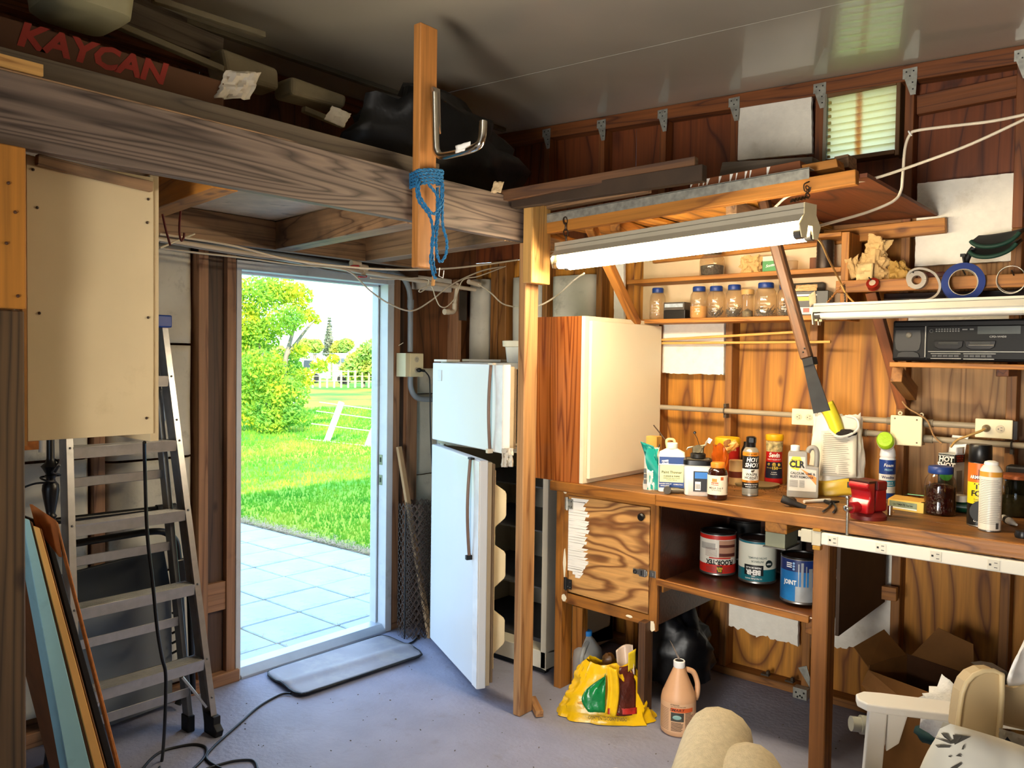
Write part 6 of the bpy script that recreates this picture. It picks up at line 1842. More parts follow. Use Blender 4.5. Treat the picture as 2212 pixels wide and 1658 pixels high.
obj('flap', MB().grid(lambda u, v: (-.036 + .072 * u + .01 * v, .036 - .004 * v + .012 * v * v, .22 + .075 * v), 6, 8).grid(lambda u, v: (.036 + .0 * v, -.03 + .06 * u, .22 + .03 * v), 4, 4), INKW, t, smooth=50, thick=.0015)
t, s = stand('tire_foam', 'tall yellow and orange tire foam can with a black cap', 'spray can', 2113, 1138, push=.036)
spray(t, .0385, .232, None, pm('#1a1a1a', .35))
R_ = .0391
obj('label_black', MB().arc(R_, .006, .085, -2.2, 2.2, 30), pm('#0f0f10', .35), t, smooth=60)
obj('label_yellow', MB().arc(R_, .085, .165, -2.2, 2.2, 30), pm('#e6cf1e', .4), t, smooth=60)
obj('label_orange', MB().arc(R_, .165, .236, -2.2, 2.2, 30), pm('#de6a1c', .4, var=.15), t, smooth=60)
obj('tyre_mark', MB().lathe([(.026, 0), (.042, 0), (.042, .001), (.026, .001)], 24).xf(Matrix.Translation((.012, -.0385, .058)) @ Matrix.Rotation(PI / 2, 4, 'X')), pm('#1c1c1c', .5), t)
obj('cap', MB().lathe([(.0375, .240), (.039, .242), (.0385, .300), (.036, .304)], 28), BLACK, t, smooth=40)
letters_cyl('lettering', 'ARMOR ALL', .017, INKW, t, R_ + .0005, .184, .12, bold=.03, sx=.85)
obj('viking_mark', MB().arc(R_ + .0002, .192, .214, -.12, .35, 5).arc(R_ + .0002, .176, .192, -.52, .75, 8), pm('#5a1a10', .5), t)
letters_cyl('lettering', 'TIRE', .028, INK, t, R_ + .0006, .150, .25, bold=.04)
letters_cyl('lettering', 'FOAM', .028, INK, t, R_ + .0006, .123, .25, bold=.04)
for i, tx in enumerate(('Protects & shines', 'No wipe formula')): letters_cyl('small_print', tx, .0062, INK, t, R_ + .0006, .102 - i * .008, .1)
letters_cyl('small_print', 'CAUTION', .0085, INKW, t, R_ + .0006, .022, .05, bold=.02)
t, s = stand('white_spray', 'white printed spray can without a cap at the bench edge', 'spray can', 2137, 1149, push=.035)
spray(t, .0365, .218, None, pm('#e6e0d2', .3, var=.02))
obj('gold_band', MB().arc(.0369, .198, .216, -2.4, 2.4, 30), pm('#d89a3c', .35), t, smooth=60)
obj('valve', MB().lathe([(.022, .238), (.024, .242), (.022, .250), (.012, .254)], 20), INKW, t, smooth=40)
m = MB()
for i in range(26):
    a0 = -1.2 + random.uniform(0, .15)
    m.arc(.0368, .030 + i * .0062, .0312 + i * .0062, a0, 1.25 - random.uniform(0, .6), 12)
obj('fine_print', m, pm('#6f6a60', .6), t)
obj('barcode', MB().arc(.0369, .012, .034, .55, .85, 3), pm('#4a4844', .6), t)
t, s = stand('large_jar', 'wide glass jar with a copper lid at the right picture edge', 'jar', 2192, 1118, push=.06)
obj('body', MB().lathe([(.062, 0), (.066, .006), (.066, .12), (.058, .135), (.056, .15)], 28), glass('jar_glass', '#cfd0b8', .05, .2), t, smooth=40)
obj('lid', MB().lathe([(.060, .148), (.063, .15), (.063, .163), (.058, .166)], 28), pm('#b8683c', .35, metal=.5, var=.35, scale=60), t, smooth=40)
obj('contents', MB().lathe([(.058, .005), (.060, .075), (0, .07)], 20), pm('#3a3222', .6, var=.5, scale=40), t, smooth=40)
a, b = PZ(2168, 1118, BT + .012), PZ(2196, 1133, BT + .012)
tg = thing('caulk_nozzle', 'grey and white nozzle lying in front of the copper-lidded jar', 'nozzle', a)
obj('tip', MB().tube([a, a.lerp(b, .5), b], [.013, .014, .004], 12), pm('#b9b4aa', .4), tg, world=True, smooth=50)
obj('band', MB().tube([a.lerp(b, .25), a.lerp(b, .42)], .0155, 12), BLACK, tg, world=True, smooth=50)
p = PZ(2200, 1162, BT)
tag(obj('plastic_disc', MB().lathe([(.024, 0), (.026, .01), (.022, .024), (0, .027)], 20, c=p + Vector((.01, .02, 0))), BLACK, world=True, smooth=40), 'black round plastic piece at the bench edge in the picture corner', 'knob')
t, s = stand('green_bottle', 'dark green bottle with a white lid lying behind the dark jar', 'bottle', 2074, 1108, push=.03)
obj('body', MB().lathe([(.022, 0), (.022, .05)], 16).xf(Matrix.Translation((-.02, 0, .022)) @ Matrix.Rotation(PI / 2, 4, 'Y')), pm('#123a26', .3), t, smooth=40)
obj('lid', MB().lathe([(.026, 0), (.026, .024), (.023, .026)], 18, c=(.0, .0, .044)), pm('#d9d2c0', .4), t, smooth=40)
tag(obj('dark_case', MB().bb((-.60, 3.855, BT), (-.30, 3.93, BT + .19)), pm('#171310', .5), world=True, bevel=.01), 'dark case standing behind the copper-lidded jar', 'case')
sd = MB()
for i in range(260):
    p = PZ(random.gauss(1690, 40), random.gauss(1052, 7), BT)
    sd.box(p + Vector((0, 0, .001)), (random.uniform(.001, .005), .002, .002), Matrix.Rotation(random.uniform(0, 3), 3, 'Z'))
o = obj('spilled_dust', sd, pm('#3a2412', .9), world=True)
o['kind'] = 'stuff'; tag(o, 'dark grains spilled on the bench before the red shaker', 'dust')

# ================================================================== CANS ON THE LOWER SHELF
SZ = .634


def can(name, lab, px, py, r=.083, h=.19, z=SZ, lid=BLACK, body=None):
    t, s = stand(name, lab, 'paint can', px, py, z, push=r * .95)
    obj('rim', MB().lathe([(r * .97, 0), (r * 1.02, .003), (r * 1.02, .009), (r * .99, .012)], 32), STEEL, t, smooth=40)
    obj('body', MB().lathe([(r, .01), (r, h)], 36), body or pm('#8f8d88', .35, metal=.5), t, smooth=40)
    obj('bottom', MB().lathe([(r * 1.0, h), (r * 1.02, h + .003), (r * 1.0, h + .008), (r * .95, h + .006), (r * .94, h + .001), (0, h + .001)], 36), lid, t, smooth=40)
    return t, r + .0006


t, R_ = can('floor_paint_can', 'red and white floor texture can standing upside down on the shelf', 1550, 1243)
for z0, z1, cc in ((.168, .186, '#c0261c'), (.052, .168, '#dcd6c8'), (.012, .052, '#c0261c')): obj('label_band', MB().arc(R_, z0, z1, -2.6, 2.6, 40), pm(cc, .4, var=.04), t, smooth=60)
obj('label_photo', MB().arc(R_ + .0004, .085, .165, .05, 1.1, 14), pm('#b98a70', .45, var=.1), t, smooth=60)
for z0, z1 in ((.132, .145), (.09, .105)): obj('photo_step', MB().arc(R_ + .0008, z0, z1, .06, 1.08, 14), pm('#5a2a22', .5), t, smooth=60)
obj('label_photo', MB().arc(R_ + .0004, .12, .15, -1.1, -.15, 10), pm('#a8a49c', .45, var=.2), t, smooth=60)
obj('red_strip', MB().arc(R_ + .0004, .079, .085, -.5, .75, 12), pm('#c0261c', .4), t, smooth=60)
letters_cyl('lettering', 'FLOOR-TEX', .030, INK, t, R_ + .0006, .064, .12, bold=.05, flip=True, sx=.82)
obj('yellow_badge', MB().arc(R_ + .0004, .014, .046, -.05, .25, 5), pm('#1a1a14', .5), t)
for i, tx in enumerate(('SEAL', 'KRETE')): letters_cyl('badge_text', tx, .013, INKY, t, R_ + .0008, .024 + i * .012, .1, bold=.03, flip=True, sx=.7)
m = MB()
for i in range(7): m.arc(R_ + .0005, .09 + i * .006, .0915 + i * .006, -.75, -.05, 8)
for i in range(4): m.arc(R_ + .0005, .020 + i * .006, .022 + i * .006, -.7, -.15, 6).arc(R_ + .0005, .020 + i * .006, .022 + i * .006, .32, .8, 6)
obj('fine_print', m, pm('#6a3a34', .5), t)
t, R_ = can('teal_paint_can', 'white and teal paint can standing upside down on the shelf', 1635, 1261)
for z0, z1, cc in ((.180, .189, '#1c6a7a'), (.066, .180, '#dcdccc'), (.012, .066, '#166470')): obj('label_band', MB().arc(R_, z0, z1, -2.6, 2.6, 40), pm(cc, .4, var=.04), t, smooth=60)
obj('logo_plate', MB().arc(R_ + .0004, .038, .085, -.72, .32, 12), pm('#15181a', .4), t, smooth=60)
letters_cyl('lettering', 'BEHR', .030, INKW, t, R_ + .0009, .053, -.2, bold=.05, flip=True, sx=.9)
letters_cyl('small_print', 'PREMIUM PLUS', .0105, INKW, t, R_ + .0009, .073, -.2, bold=.02, flip=True)
for i, tx in enumerate(('INTERIOR', 'SATIN ENAMEL')): letters_cyl('small_print', tx, .0125, pm('#5a6a64', .5), t, R_ + .0007, .102 + i * .016, .0, flip=True)
obj('seal', MB().lathe([(0, 0), (.017, 0), (.017, .001), (0, .001)], 18).xf(Matrix.Translation((.049, -.0675, .092)) @ Matrix.Rotation(.62, 4, 'Z') @ Matrix.Rotation(PI / 2, 4, 'X')), pm('#1c2a2a', .5), t)
letters_cyl('small_print', 'DEEP', .0095, INKW, t, R_ + .002, .092, .62, bold=.03, flip=True)
for i, tx in enumerate(('ULTRA PURE WHITE', '1050')): letters_cyl('small_print', tx, .0085, INKW, t, R_ + .0007, .024 + i * .011, -.2, bold=.015, flip=True)
t, R_ = can('joint_compound_pail', 'blue paint can with silver drips beside the bench leg', 1728, 1306, r=.080, h=.185)
for z0, z1, cc in ((.135, .183, '#1c2f66'), (.012, .135, '#1f72b4')): obj('label_band', MB().arc(R_, z0, z1, -2.6, 2.6, 40), pm(cc, .35, var=.2, scale=9), t, smooth=60)
letters_cyl('lettering', 'JOINT', .026, INKW, t, R_ + .0006, .088, -.55, bold=.03, sx=.8)
m = MB()
for a0, w_ in ((-.12, .05), (.02, .12), (.25, .06), (.4, .2)): m.arc(R_ + .0007, .014, .175 - abs(a0) * .06, a0, a0 + w_, 3)
m.arc(R_ + .0007, .012, .075, -.25, .7, 12)
obj('silver_drip', m, pm('#9aa0a4', .35, metal=.3, var=.2), t, smooth=60)
m = MB()
for z in (.15, .158, .166): m.arc(R_ + .0006, z, z + .004, -.75, -.45, 5)
obj('fine_print', m, INKW, t)
for a0 in (-.35,):
    for z in (.145, .157, .169): obj('round_mark', MB().lathe([(0, 0), (.005, 0), (.005, .001), (0, .001)], 10).xf(Matrix.Translation((R_ * math.sin(a0), -R_ * math.cos(a0), z)) @ Matrix.Rotation(a0, 4, 'Z') @ Matrix.Rotation(PI / 2, 4, 'X')), pm('#8ab0d8', .4), t)
can('black_topped_can', 'dark paint can at the back behind the red and white one', 1610, 1212, body=pm('#1c1a18', .4))
can('grey_paint_can', 'grey paint can at the back between the teal and blue ones', 1697, 1240, r=.07, h=.16)

# ================================================================== JARS AND BOXES ON THE SHELF UNIT
SH1, SH2 = 1.846, 2.060


def jar(lab, px, pybase, wpx, hpx, fill, z=SH1, lid=BLUEL, big=False):
    p = PZ(px, pybase, z)
    k = (sy0 + .03 + wpx * .0012 - 0) / p.y if True else 1
    p = Vector((PY(px, 690, sy0 + .055).x, sy0 + .055, z))
    mp_ = MPP(p)
    r, h = wpx * mp_ / 2, hpx * mp_
    t = thing('clear_jar', lab, 'jar', p, facing(p), 'jars on the shelf unit')
    obj('body', MB().lathe(jar_shape(r, h * .97), 24), JG, t, smooth=40)
    obj('lid', MB().lathe([(r * .70, h * .84), (r * .72, h * .85), (r * .72, h * .97), (r * .66, h)], 24), lid, t, smooth=40)
    m = MB()
    for i in range(5): m.arc(r * 1.004, h * (.2 + i * .09), h * (.2 + i * .09) + .0012, -.5, .1, 5)
    obj('moulded_marks', m, pm('#fff4e0', .3), t)
    if fill == 'powder':
        obj('contents', MB().lathe([(r * .85, .003), (r * .95, .01), (r * .95, h * .38), (0, h * .40)], 20), pm('#d9a45a', .7), t, smooth=40)
    elif fill:
        m = MB()
        rr = random.Random(px)
        for i in range(fill):
            a, b = rr.uniform(0, 2 * PI), rr.uniform(0, 2 * PI)
            q0 = Vector((math.cos(a) * r * .7 * rr.random(), math.sin(a) * r * .7 * rr.random(), .006 + rr.random() * h * .12))
            d = Vector((math.cos(b), math.sin(b), rr.uniform(.1, 1.3))).normalized() * rr.uniform(.02, .05)
            q1 = q0 + d
            f_ = Vector((q1.x, q1.y, 0))
            if f_.length > r * .88: q1 -= f_ * (1 - r * .88 / f_.length)
            m.tube([q0, q1], .0014, 5)
        o = obj('nails', m, pm('#6f665a', .4, metal=.6, var=.3), t, kind='stuff')
    return t


jar('leftmost blue-lidded clear jar on the shelf, nearly empty, left of the black boxes', 1420, 690, 34, 68, 0)
jar('blue-lidded clear jar holding orange powder on the shelf', 1509, 690, 38, 69, 'powder')
jar('blue-lidded clear jar with pale nails just right of the powder jar', 1546, 690, 38, 69, 40)
jar('blue-lidded clear jar packed with dark nails left of the tan-capped tube', 1585, 690, 38, 71, 90)
jar('blue-lidded clear jar with long nails right of the tan-capped tube', 1653, 690, 46, 74, 60)
jar('clear jar half hidden behind the rough tool handle', 1698, 690, 42, 70, 50)
p = Vector((PY(1614, 690, sy0 + .05).x, sy0 + .05, SH1))
t = thing('tan_capped_tube', 'slim clear tube with a tan screw cap among the shelf jars', 'tube', p, facing(p))
obj('body', MB().lathe([(.026, 0), (.028, .003), (.028, .115)], 20), JG, t, smooth=40)
obj('cap', MB().lathe([(.030, .112), (.031, .114), (.031, .134), (.028, .137)], 20), pm('#c99a58', .45), t, smooth=40)
obj('contents', MB().lathe([(.024, .003), (.025, .03), (0, .045)], 14), pm('#6f6650', .5, var=.4, scale=80), t, smooth=40)
p = Vector((PY(1464, 690, sy0 + .05).x, sy0 + .05, SH1))
t = thing('black_box', 'low black box at the bottom of the pair between the shelf jars', 'box', p, 0)
obj('body', MB().bb((-.062, -.04, 0), (.062, .04, .045)), pm('#151412', .4), t, bevel=.002)
t = thing('labelled_box', 'flat box with blue and grey label on top of the black box', 'box', p + Vector((-.004, 0, .0455)), .05)
obj('body', MB().bb((-.058, -.04, 0), (.058, .04, .04)), pm('#4a443c', .5), t, bevel=.001)
obj('label', MB().bb((-.052, -.041, .014), (.05, -.0402, .032)), pm('#a8b4bc', .4, var=.2, scale=50), t)
p = Vector((PY(1752, 690, sy0 + .06).x, sy0 + .075, SH1))
t = thing('torn_box', 'torn black product box with yellow band right of the tool handle', 'box', p, .12)
obj('body', MB().bb((-.075, -.05, 0), (.08, .06, .115)), pm('#131211', .35, var=.2), t, bevel=.002)
obj('yellow_band', MB().bb((-.07, -.0512, .07), (.01, -.0502, .088)), pm('#d8b42a', .4), t)
obj('white_band', MB().bb((-.07, -.0512, .092), (.03, -.0502, .100)), INKW, t)
obj('sticker', MB().bb((-.045, -.0515, .008), (.015, -.0502, .04)), pm('#e6dccc', .5), t)
obj('sticker_mark', MB().bb((-.03, -.0525, .016), (-.002, -.0513, .036)), pm('#c2564a', .5), t)
crumple('torn_flap', WM[t.name] @ Vector((-.07, -.045, .115)), Vector((.10, 0, .0)), Vector((0, .01, .03)), pm('#cda874', .7), t, n=8, amp=.01, seed=5)
crumple('torn_flap', WM[t.name] @ Vector((.0, -.053, .04)), Vector((.03, 0, .02)), Vector((-.005, -.004, .055)), pm('#c9b690', .7), t, n=6, amp=.006, seed=6)
p = Vector((PY(1738, 600, sy1 - .03).x, sy1 - .045, SH1))
tag(obj('grey_case', MB().bb(p + Vector((-.10, 0, 0)), p + Vector((.10, .03, .165))), pm('#4a443c', .7, var=.1), world=True, bevel=.02, seg=4), 'grey felt case leaning on the shelf back behind the torn box', 'case')
# upper shelf
p = Vector((PY(1536, 594, sy0 + .05).x, sy0 + .06, SH2))
t = thing('screw_jar', 'clear jar of dark screws on the upper shelf behind the lit light', 'jar', p, facing(p), 'jars on the shelf unit')
obj('body', MB().lathe(jar_shape(.062, .12), 24), JG, t, smooth=40)
obj('lid', MB().lathe([(.045, .11), (.046, .125), (.04, .13)], 20), BLACK, t, smooth=40)
obj('contents', MB().lathe([(.054, .003), (.058, .05), (.02, .058), (0, .056)], 18), pm('#3a342c', .5, metal=.4, var=.6, scale=90, bump=.9, bscale=90), t, smooth=20)
p = Vector((PY(1620, 584, sy0 + .05).x, sy0 + .06, SH2))
t = thing('paper_bag', 'crumpled small brown paper bag on the upper shelf', 'bag', p, .2)
obj('body', bagm(.10, .09, .06, .04, .085, 9, .5), PAPERB, t, smooth=20)
p = Vector((PY(1668, 584, sy0 + .05).x, sy0 + .05, SH2))
t = thing('green_carton', 'small green and cream carton on the upper shelf', 'carton', p, 0)
obj('body', MB().bb((-.038, -.025, 0), (.038, .025, .075)), pm('#d8d2b4', .5), t, bevel=.001)
obj('green_front', MB().bb((-.0375, -.0258, .001), (.0375, -.0248, .052)), pm('#3f8a4a', .45, var=.15), t)
letters('lettering', 'Scotts', .018, INKW, t, (0, -.0265, .03), (1, 0, .15), (0, 0, 1), shear=.3)
p = Vector((PY(1708, 580, sy0 + .05).x, sy0 + .07, SH2))
tag(obj('small_glass', MB().lathe([(.02, 0), (.024, .004), (.026, .05)], 18, c=p), JG, world=True, smooth=40), 'small glass cup on the upper shelf right of the tool handle', 'cup')
p = Vector((PY(1778, 576, sy0 + .06).x, sy0 + .085, SH2 + .003))
t = thing('ribbed_can', 'dark ribbed tin can at the right end of the upper shelf', 'can', p, 0)
obj('body', MB().lathe([(.038, 0)] + [(.038 + (.0015 if i % 2 else 0), .02 + i * .008) for i in range(10)] + [(.038, .13)], 22), pm('#3a302a', .4, metal=.5, var=.2), t, smooth=30)

# ================================================================== TAPE SHELF AND RADIO SHELF AT THE RIGHT
TY = 3.70
ts = thing('peg_shelf', 'rough wooden shelf at the right with nails along its front edge', 'shelf', (-.9, 3.8, 1.95))
lumber('front_board', (-1.245, TY, 1.966), (.2, TY, 1.952), .034, .052, wood('shelf_orange', '#b0722c', '#7d4a18', bands=4, k=7, sx=.06), ts)
lumber('shelf_top', (-1.235, 3.815, 1.984), (.2, 3.815, 1.970), .23, .016, PLY, ts, bevel=.001)
lumber('lower_board', (-1.1, 3.90, 1.90), (.2, 3.90, 1.885), .03, .09, DARKW, ts)
lumber('diagonal_brace', PY(1883, 630, 3.74), PY(1952, 880, 3.90), .04, .045, STUDR, ts, up=(1, 0, 0))
for px, py in ((1884, 604), (1978, 592), (2083, 585), (2190, 590)):
    p = PY(px, py, TY - .018)
    obj('nail', MB().tube([p + Vector((0, .02, -.012)), p + Vector((0, -.045, .006))], .003, 6), BLACKM, ts, world=True)


def roll(name, lab, px, py, R, r, wd, m, core, turn=0.0, dy=-.045):
    p = PY(px, py, TY + dy)
    t = thing(name, lab, 'tape', p, turn)
    Rm = Matrix.Rotation(PI / 2, 4, 'X')
    obj('tape', MB().lathe([(r + .002, -wd / 2), (R, -wd / 2), (R, wd / 2), (r + .002, wd / 2), (r + .002, -wd / 2)], 36).xf(Rm), m, t, smooth=40)
    obj('core', MB().lathe([(r, -wd / 2 - .0005), (r + .003, -wd / 2 - .0005), (r + .003, wd / 2), (r, wd / 2), (r, -wd / 2 - .0005)], 36).xf(Rm), core, t, smooth=40)
    return t


t = roll('blue_tape_roll', 'roll of blue painter\'s tape hanging on a nail', 2080, 610, .077, .050, .045, pm('#0e2c74', .55, var=.06), pm('#c9bfa8', .6), .25)
p = WM[t.name] @ Vector((0, 0, 0))
obj('loose_end', MB().box((-.015, -.023, -.078), (.03, .002, .02)), pm('#0e2c74', .55), t)
# grey foam tape uncoiling in a spiral
t = thing('grey_foam_tape', 'roll of grey foam tape uncoiling from its nail', 'tape', PY(1985, 612, TY - .04))
GT = pm('#a39a8c', .6, var=.06)
c0 = PY(1982, 605, TY - .04)
k_ = MPP(c0)
def ribbon(name, pts, wd, th, parent):
    m = MB()
    q = []
    for i, p in enumerate(pts):
        tt = (pts[min(i + 1, len(pts) - 1)] - pts[max(i - 1, 0)]).normalized()
        nn2 = Vector((-tt.z, 0, tt.x))
        q.append([p + Vector((0, -wd / 2, 0)) - nn2 * th, p + Vector((0, -wd / 2, 0)) + nn2 * th, p + Vector((0, wd / 2, 0)) + nn2 * th, p + Vector((0, wd / 2, 0)) - nn2 * th])
    for a, b in zip(q, q[1:]): m.hexa(a, b)
    return obj(name, m, GT, parent, world=True, smooth=50)
sp = []
for i in range(64):
    a = i / 63 * 2 * PI * 1.75
    r = .026 + .010 * (a / (2 * PI)) if a < 2 * PI * .9 else .026 + .010 * .9 + (a - 2 * PI * .9) * .0085
    sp.append(c0 + Vector((math.cos(a + 2.2) * r, 0, math.sin(-a - 2.2) * -r)))
ribbon('coil', [c0 + Vector((math.cos(a_) * .028, 0, math.sin(a_) * .028)) for a_ in np.linspace(0, 2 * PI, 30)], .03, .009, t)
lp_ = bez([PY(x, y, TY - .042) for x, y in ((1966, 618), (1961, 600), (1970, 585), (1992, 580), (2018, 590), (2031, 612), (2028, 632), (2012, 645), (1990, 650), (1966, 649))], 6)
ribbon('loose_loop', lp_, .022, .0045, t)
t = thing('red_tape', 'small roll of red tape in a clear dispenser on the shelf edge', 'tape', PY(1886, 614, TY - .03))
R2 = Matrix.Translation(WM[t.name].to_translation()) @ Matrix.Rotation(PI / 2 - .5, 4, 'X')
obj('roll', MB().lathe([(.014, -.012), (.026, -.012), (.026, .012), (.014, .012)], 24), pm('#8a2416', .3, var=.1), t, M=R2, smooth=40)
obj('hub', MB().lathe([(.006, -.013), (.0135, -.014), (.0135, .014), (.006, .013)], 18), pm('#c9b69a', .3), t, M=R2, smooth=40)
obj('dispenser', MB().lathe([(.021, -.0135), (.0265, -.0135), (.0265, -.0125)], 24), glass('clear_red', '#d89a8a', .1, .4, milky=.3), t, M=R2)
t = thing('wire_ring', 'ring of thin steel wire hanging on the rightmost nail', 'wire', PY(2186, 606, TY - .04))
obj('ring', MB().torus(.053, .0022, PY(2184, 604, TY - .04), (.25, 1, .1), 36, 6).torus(.051, .002, PY(2185, 603, TY - .035), (.2, 1, .15), 36, 6), STEEL, t, world=True, smooth=60)
t = thing('brown_paper_bag', 'big crumpled brown paper bag on the left end of the peg shelf', 'bag', PZ(1880, 598, 1.993) + Vector((0, .0, 0)), 0)
P2 = pm('#c6a46c', .8, var=.12, scale=14)
pb_ = Vector((PY(1885, 590, 3.80).x, 3.80, 1.992))
obj('body', bagm(.16, .10, .10, .07, .125, 3, .45).xf(Matrix.Translation(pb_)), P2, t, world=True, smooth=16)
obj('torn_top', bagm(.07, .10, .06, .05, .095, 12, .5).xf(Matrix.Translation(pb_ + Vector((.0, 0, .10))) @ Matrix.Rotation(.3, 4, 'Y')), P2, t, world=True, smooth=16)
obj('torn_side', bagm(.04, .07, .03, .05, .09, 15, .5).xf(Matrix.Translation(pb_ + Vector((-.06, -.03, .02))) @ Matrix.Rotation(-.35, 4, 'Y')), P2, t, world=True, smooth=16)
crumple('printed_scrap', pb_ + Vector((-.05, -.068, .0)), Vector((.07, 0, 0)), Vector((0, .01, .075)), pm('#d8bc84', .8), t, n=8, amp=.012, seed=21)
pb2 = Vector((PY(1945, 590, 3.80).x, 3.80, 1.990))
t = thing('flat_paper_bag', 'second duller brown paper bag lying to the right of the crumpled one', 'bag', pb2, 0)
obj('body', bagm(.11, .05, .09, .04, .085, 5, .4).xf(Matrix.Rotation(-.2, 4, 'Y')), pm('#a8823c', .7, var=.15), t, smooth=18)
pl_ = Vector((PY(2018, 580, 3.78).x, 3.76, 1.988))
tag(obj('leather_wallet', MB().bb(pl_ + Vector((-.055, -.02, 0)), pl_ + Vector((.05, .02, .028))), pm('#5e2a16', .5, var=.15), world=True, bevel=.008, seg=3), 'dark brown leather case lying on the shelf above the tape', 'case')
t = thing('knee_pads', 'pair of dark green curved knee pads nested on the peg shelf', 'knee pads', Vector((-.62, 3.78, 1.99)), 0)
GRN = pm('#12382a', .6, var=.15)
DKG = pm('#0a1512', .7)
def padm(cx_, cz_, ww, hh, sag):
    def fn(u, v):
        a = -1.25 + 2.5 * u
        return (cx_ + math.sin(a) * ww, 3.70 + .14 * v - .01 * math.cos(a * 2), cz_ - math.cos(a) * sag * (1 - .75 * v) + .02 * u + .02 * v)
    return MB().grid(fn, 22, 8)
for i, (px, py, ww, sag, dz) in enumerate(((2145, 548, .085, .055, .045), (2150, 525, .088, .058, .085))):
    p = PY(px, py, 3.72)
    q_ = obj('pad', padm(p.x, p.z + sag * .55, ww, 0, sag), DKG, t, world=True, smooth=50, thick=.014)
    rim_ = [(p.x + math.sin(-1.25 + 2.5 * u / 22) * ww, 3.695 - .01 * math.cos((-1.25 + 2.5 * u / 22) * 2), p.z + sag * .55 - math.cos(-1.25 + 2.5 * u / 22) * sag + .02 * u / 22) for u in range(23)]
    obj('rim', MB().tube(rim_, .0085, 8), GRN, q_, world=True, smooth=60)
obj('strap', MB().tube(bez([PY(2085, 580, 3.74), PY(2088, 562, 3.74), PY(2096, 545, 3.74), PY(2104, 535, 3.74)], 4), .012, 8), BLACKM, t, world=True, smooth=60)
obj('buckle', MB().box(PY(2080, 551, 3.72), (.018, .012, .012)).tube([PY(2080, 551, 3.72), PY(2083, 568, 3.72)], .005, 6), BLACKM, t, world=True)

rs = thing('radio_shelf', 'wooden shelf carrying the black radio on the plywood wall', 'shelf', (-.7, 3.75, 1.62))
lumber('shelf_board', (-.985, 3.75, 1.627), (.1, 3.75, 1.618), .33, .020, PINE, rs)
lumber('bracket', (-.975, 3.66, 1.585), (-.975, 3.90, 1.50), .045, .065, STUD, rs)
lumber('bracket', (-.60, 3.72, 1.60), (-.60, 3.92, 1.60), .045, .03, STUDR, rs)
bx = thing('radio', 'black portable radio cassette player on the wall shelf', 'radio', (-.985, 3.62, 1.638), -.02)
BK = pm('#08080a', .4, var=.1, spec=.2)
RX0 = 0.0
obj('body', MB().bb((.0, 0, .004), (.62, .17, .170)), BK, bx, bevel=.008, seg=3)
obj('speaker_panel', MB().bb((.004, -.006, .012), (.128, .004, .146)), pm('#101012', .4, spec=.2), bx, bevel=.004)
obj('speaker_recess', MB().prism([(.012 + .10 * a, .045 + .085 * b) for a, b in ((.05, .1), (.15, 0), (.85, 0), (.95, .1), (1, .5), (.97, 1), (.03, 1), (0, .5))], .004, axis=1, at=-.009), pm('#1c1c1e', .5), bx)
obj('tweeter', MB().lathe([(.0, 0), (.004, 0), (.009, .003), (.012, 0)], 18).xf(Matrix.Translation((.066, -.010, .110)) @ Matrix.Rotation(PI / 2, 4, 'X')), pm('#7d7a70', .35, metal=.5), bx, smooth=40)
obj('speaker_port', MB().prism([(.02, .018), (.11, .018), (.104, .036), (.085, .044), (.045, .044), (.026, .036)], .004, axis=1, at=-.011), pm('#050506', .4), bx, bevel=.003)
obj('trim_strip', MB().bb((.126, -.008, .02), (.130, .0, .146)), pm('#8d8a84', .3, metal=.6), bx)
obj('front_panel', MB().bb((.134, -.008, .012), (.50, .002, .146)), pm('#060607', .4, spec=.2), bx, bevel=.003)
obj('display', MB().bb((.315, -.0095, .112), (.46, -.008, .142)), pm('#2c3430', .3, var=.25), bx)
obj('dial', MB().torus(.006, .0018, (.150, -.009, .126), (0, 1, 0), 14, 6), pm('#5a5a58', .4), bx)
m = MB()
for i in range(9):
    for j in range(2): m.bb((.166 + i * .010, -.011, .122 + j * .008), (.172 + i * .010, -.008, .127 + j * .008))
m.bb((.262, -.011, .128), (.280, -.008, .133)).bb((.288, -.011, .128), (.302, -.008, .134))
obj('button', m, pm('#6f6f6a', .4), bx)
letters('lettering', 'CFD-W450', .010, pm('#8a8a86', .4), bx, (.385, -.0092, .101), (1, 0, 0), (0, 0, 1), sx=1.2)
for x0_, x1_ in ((.160, .268), (.272, .38)):
    c_ = obj('cassette_door', MB().prism([(x0_, .086), (x1_, .086), (x1_ - .004, .062), (x1_ - .02, .052), (x0_ + .02, .052), (x0_ + .004, .062)], .006, axis=1, at=-.013), pm('#141416', .25), bx, bevel=.002)
    obj('window', MB().bb((x0_ + .018, -.0145, .072), (x1_ - .018, -.012, .082)), pm('#3a3a38', .2), c_)
obj('bright_handle', MB().bb((.285, -.017, .066), (.375, -.011, .071)), CHROME, bx, bevel=.002)
m = MB()
for i in range(5): m.bb((.155 + i * .020, -.0105, .022), (.171 + i * .020, -.008, .030))
for i in range(5): m.bb((.270 + i * .020, -.0105, .022), (.286 + i * .020, -.008, .030))
obj('key', m, pm('#3a3a3a', .35), bx)
m = MB().bb((.14, -.0105, .042), (.49, -.008, .0445)).bb((.15, -.0105, .034), (.258, -.008, .036)).bb((.268, -.0105, .034), (.38, -.008, .036)).bb((.15, -.0105, .014), (.26, -.008, .0165)).bb((.268, -.0105, .013), (.375, -.008, .0155))
obj('trim_line', m, pm('#9a9890', .3, metal=.4), bx)

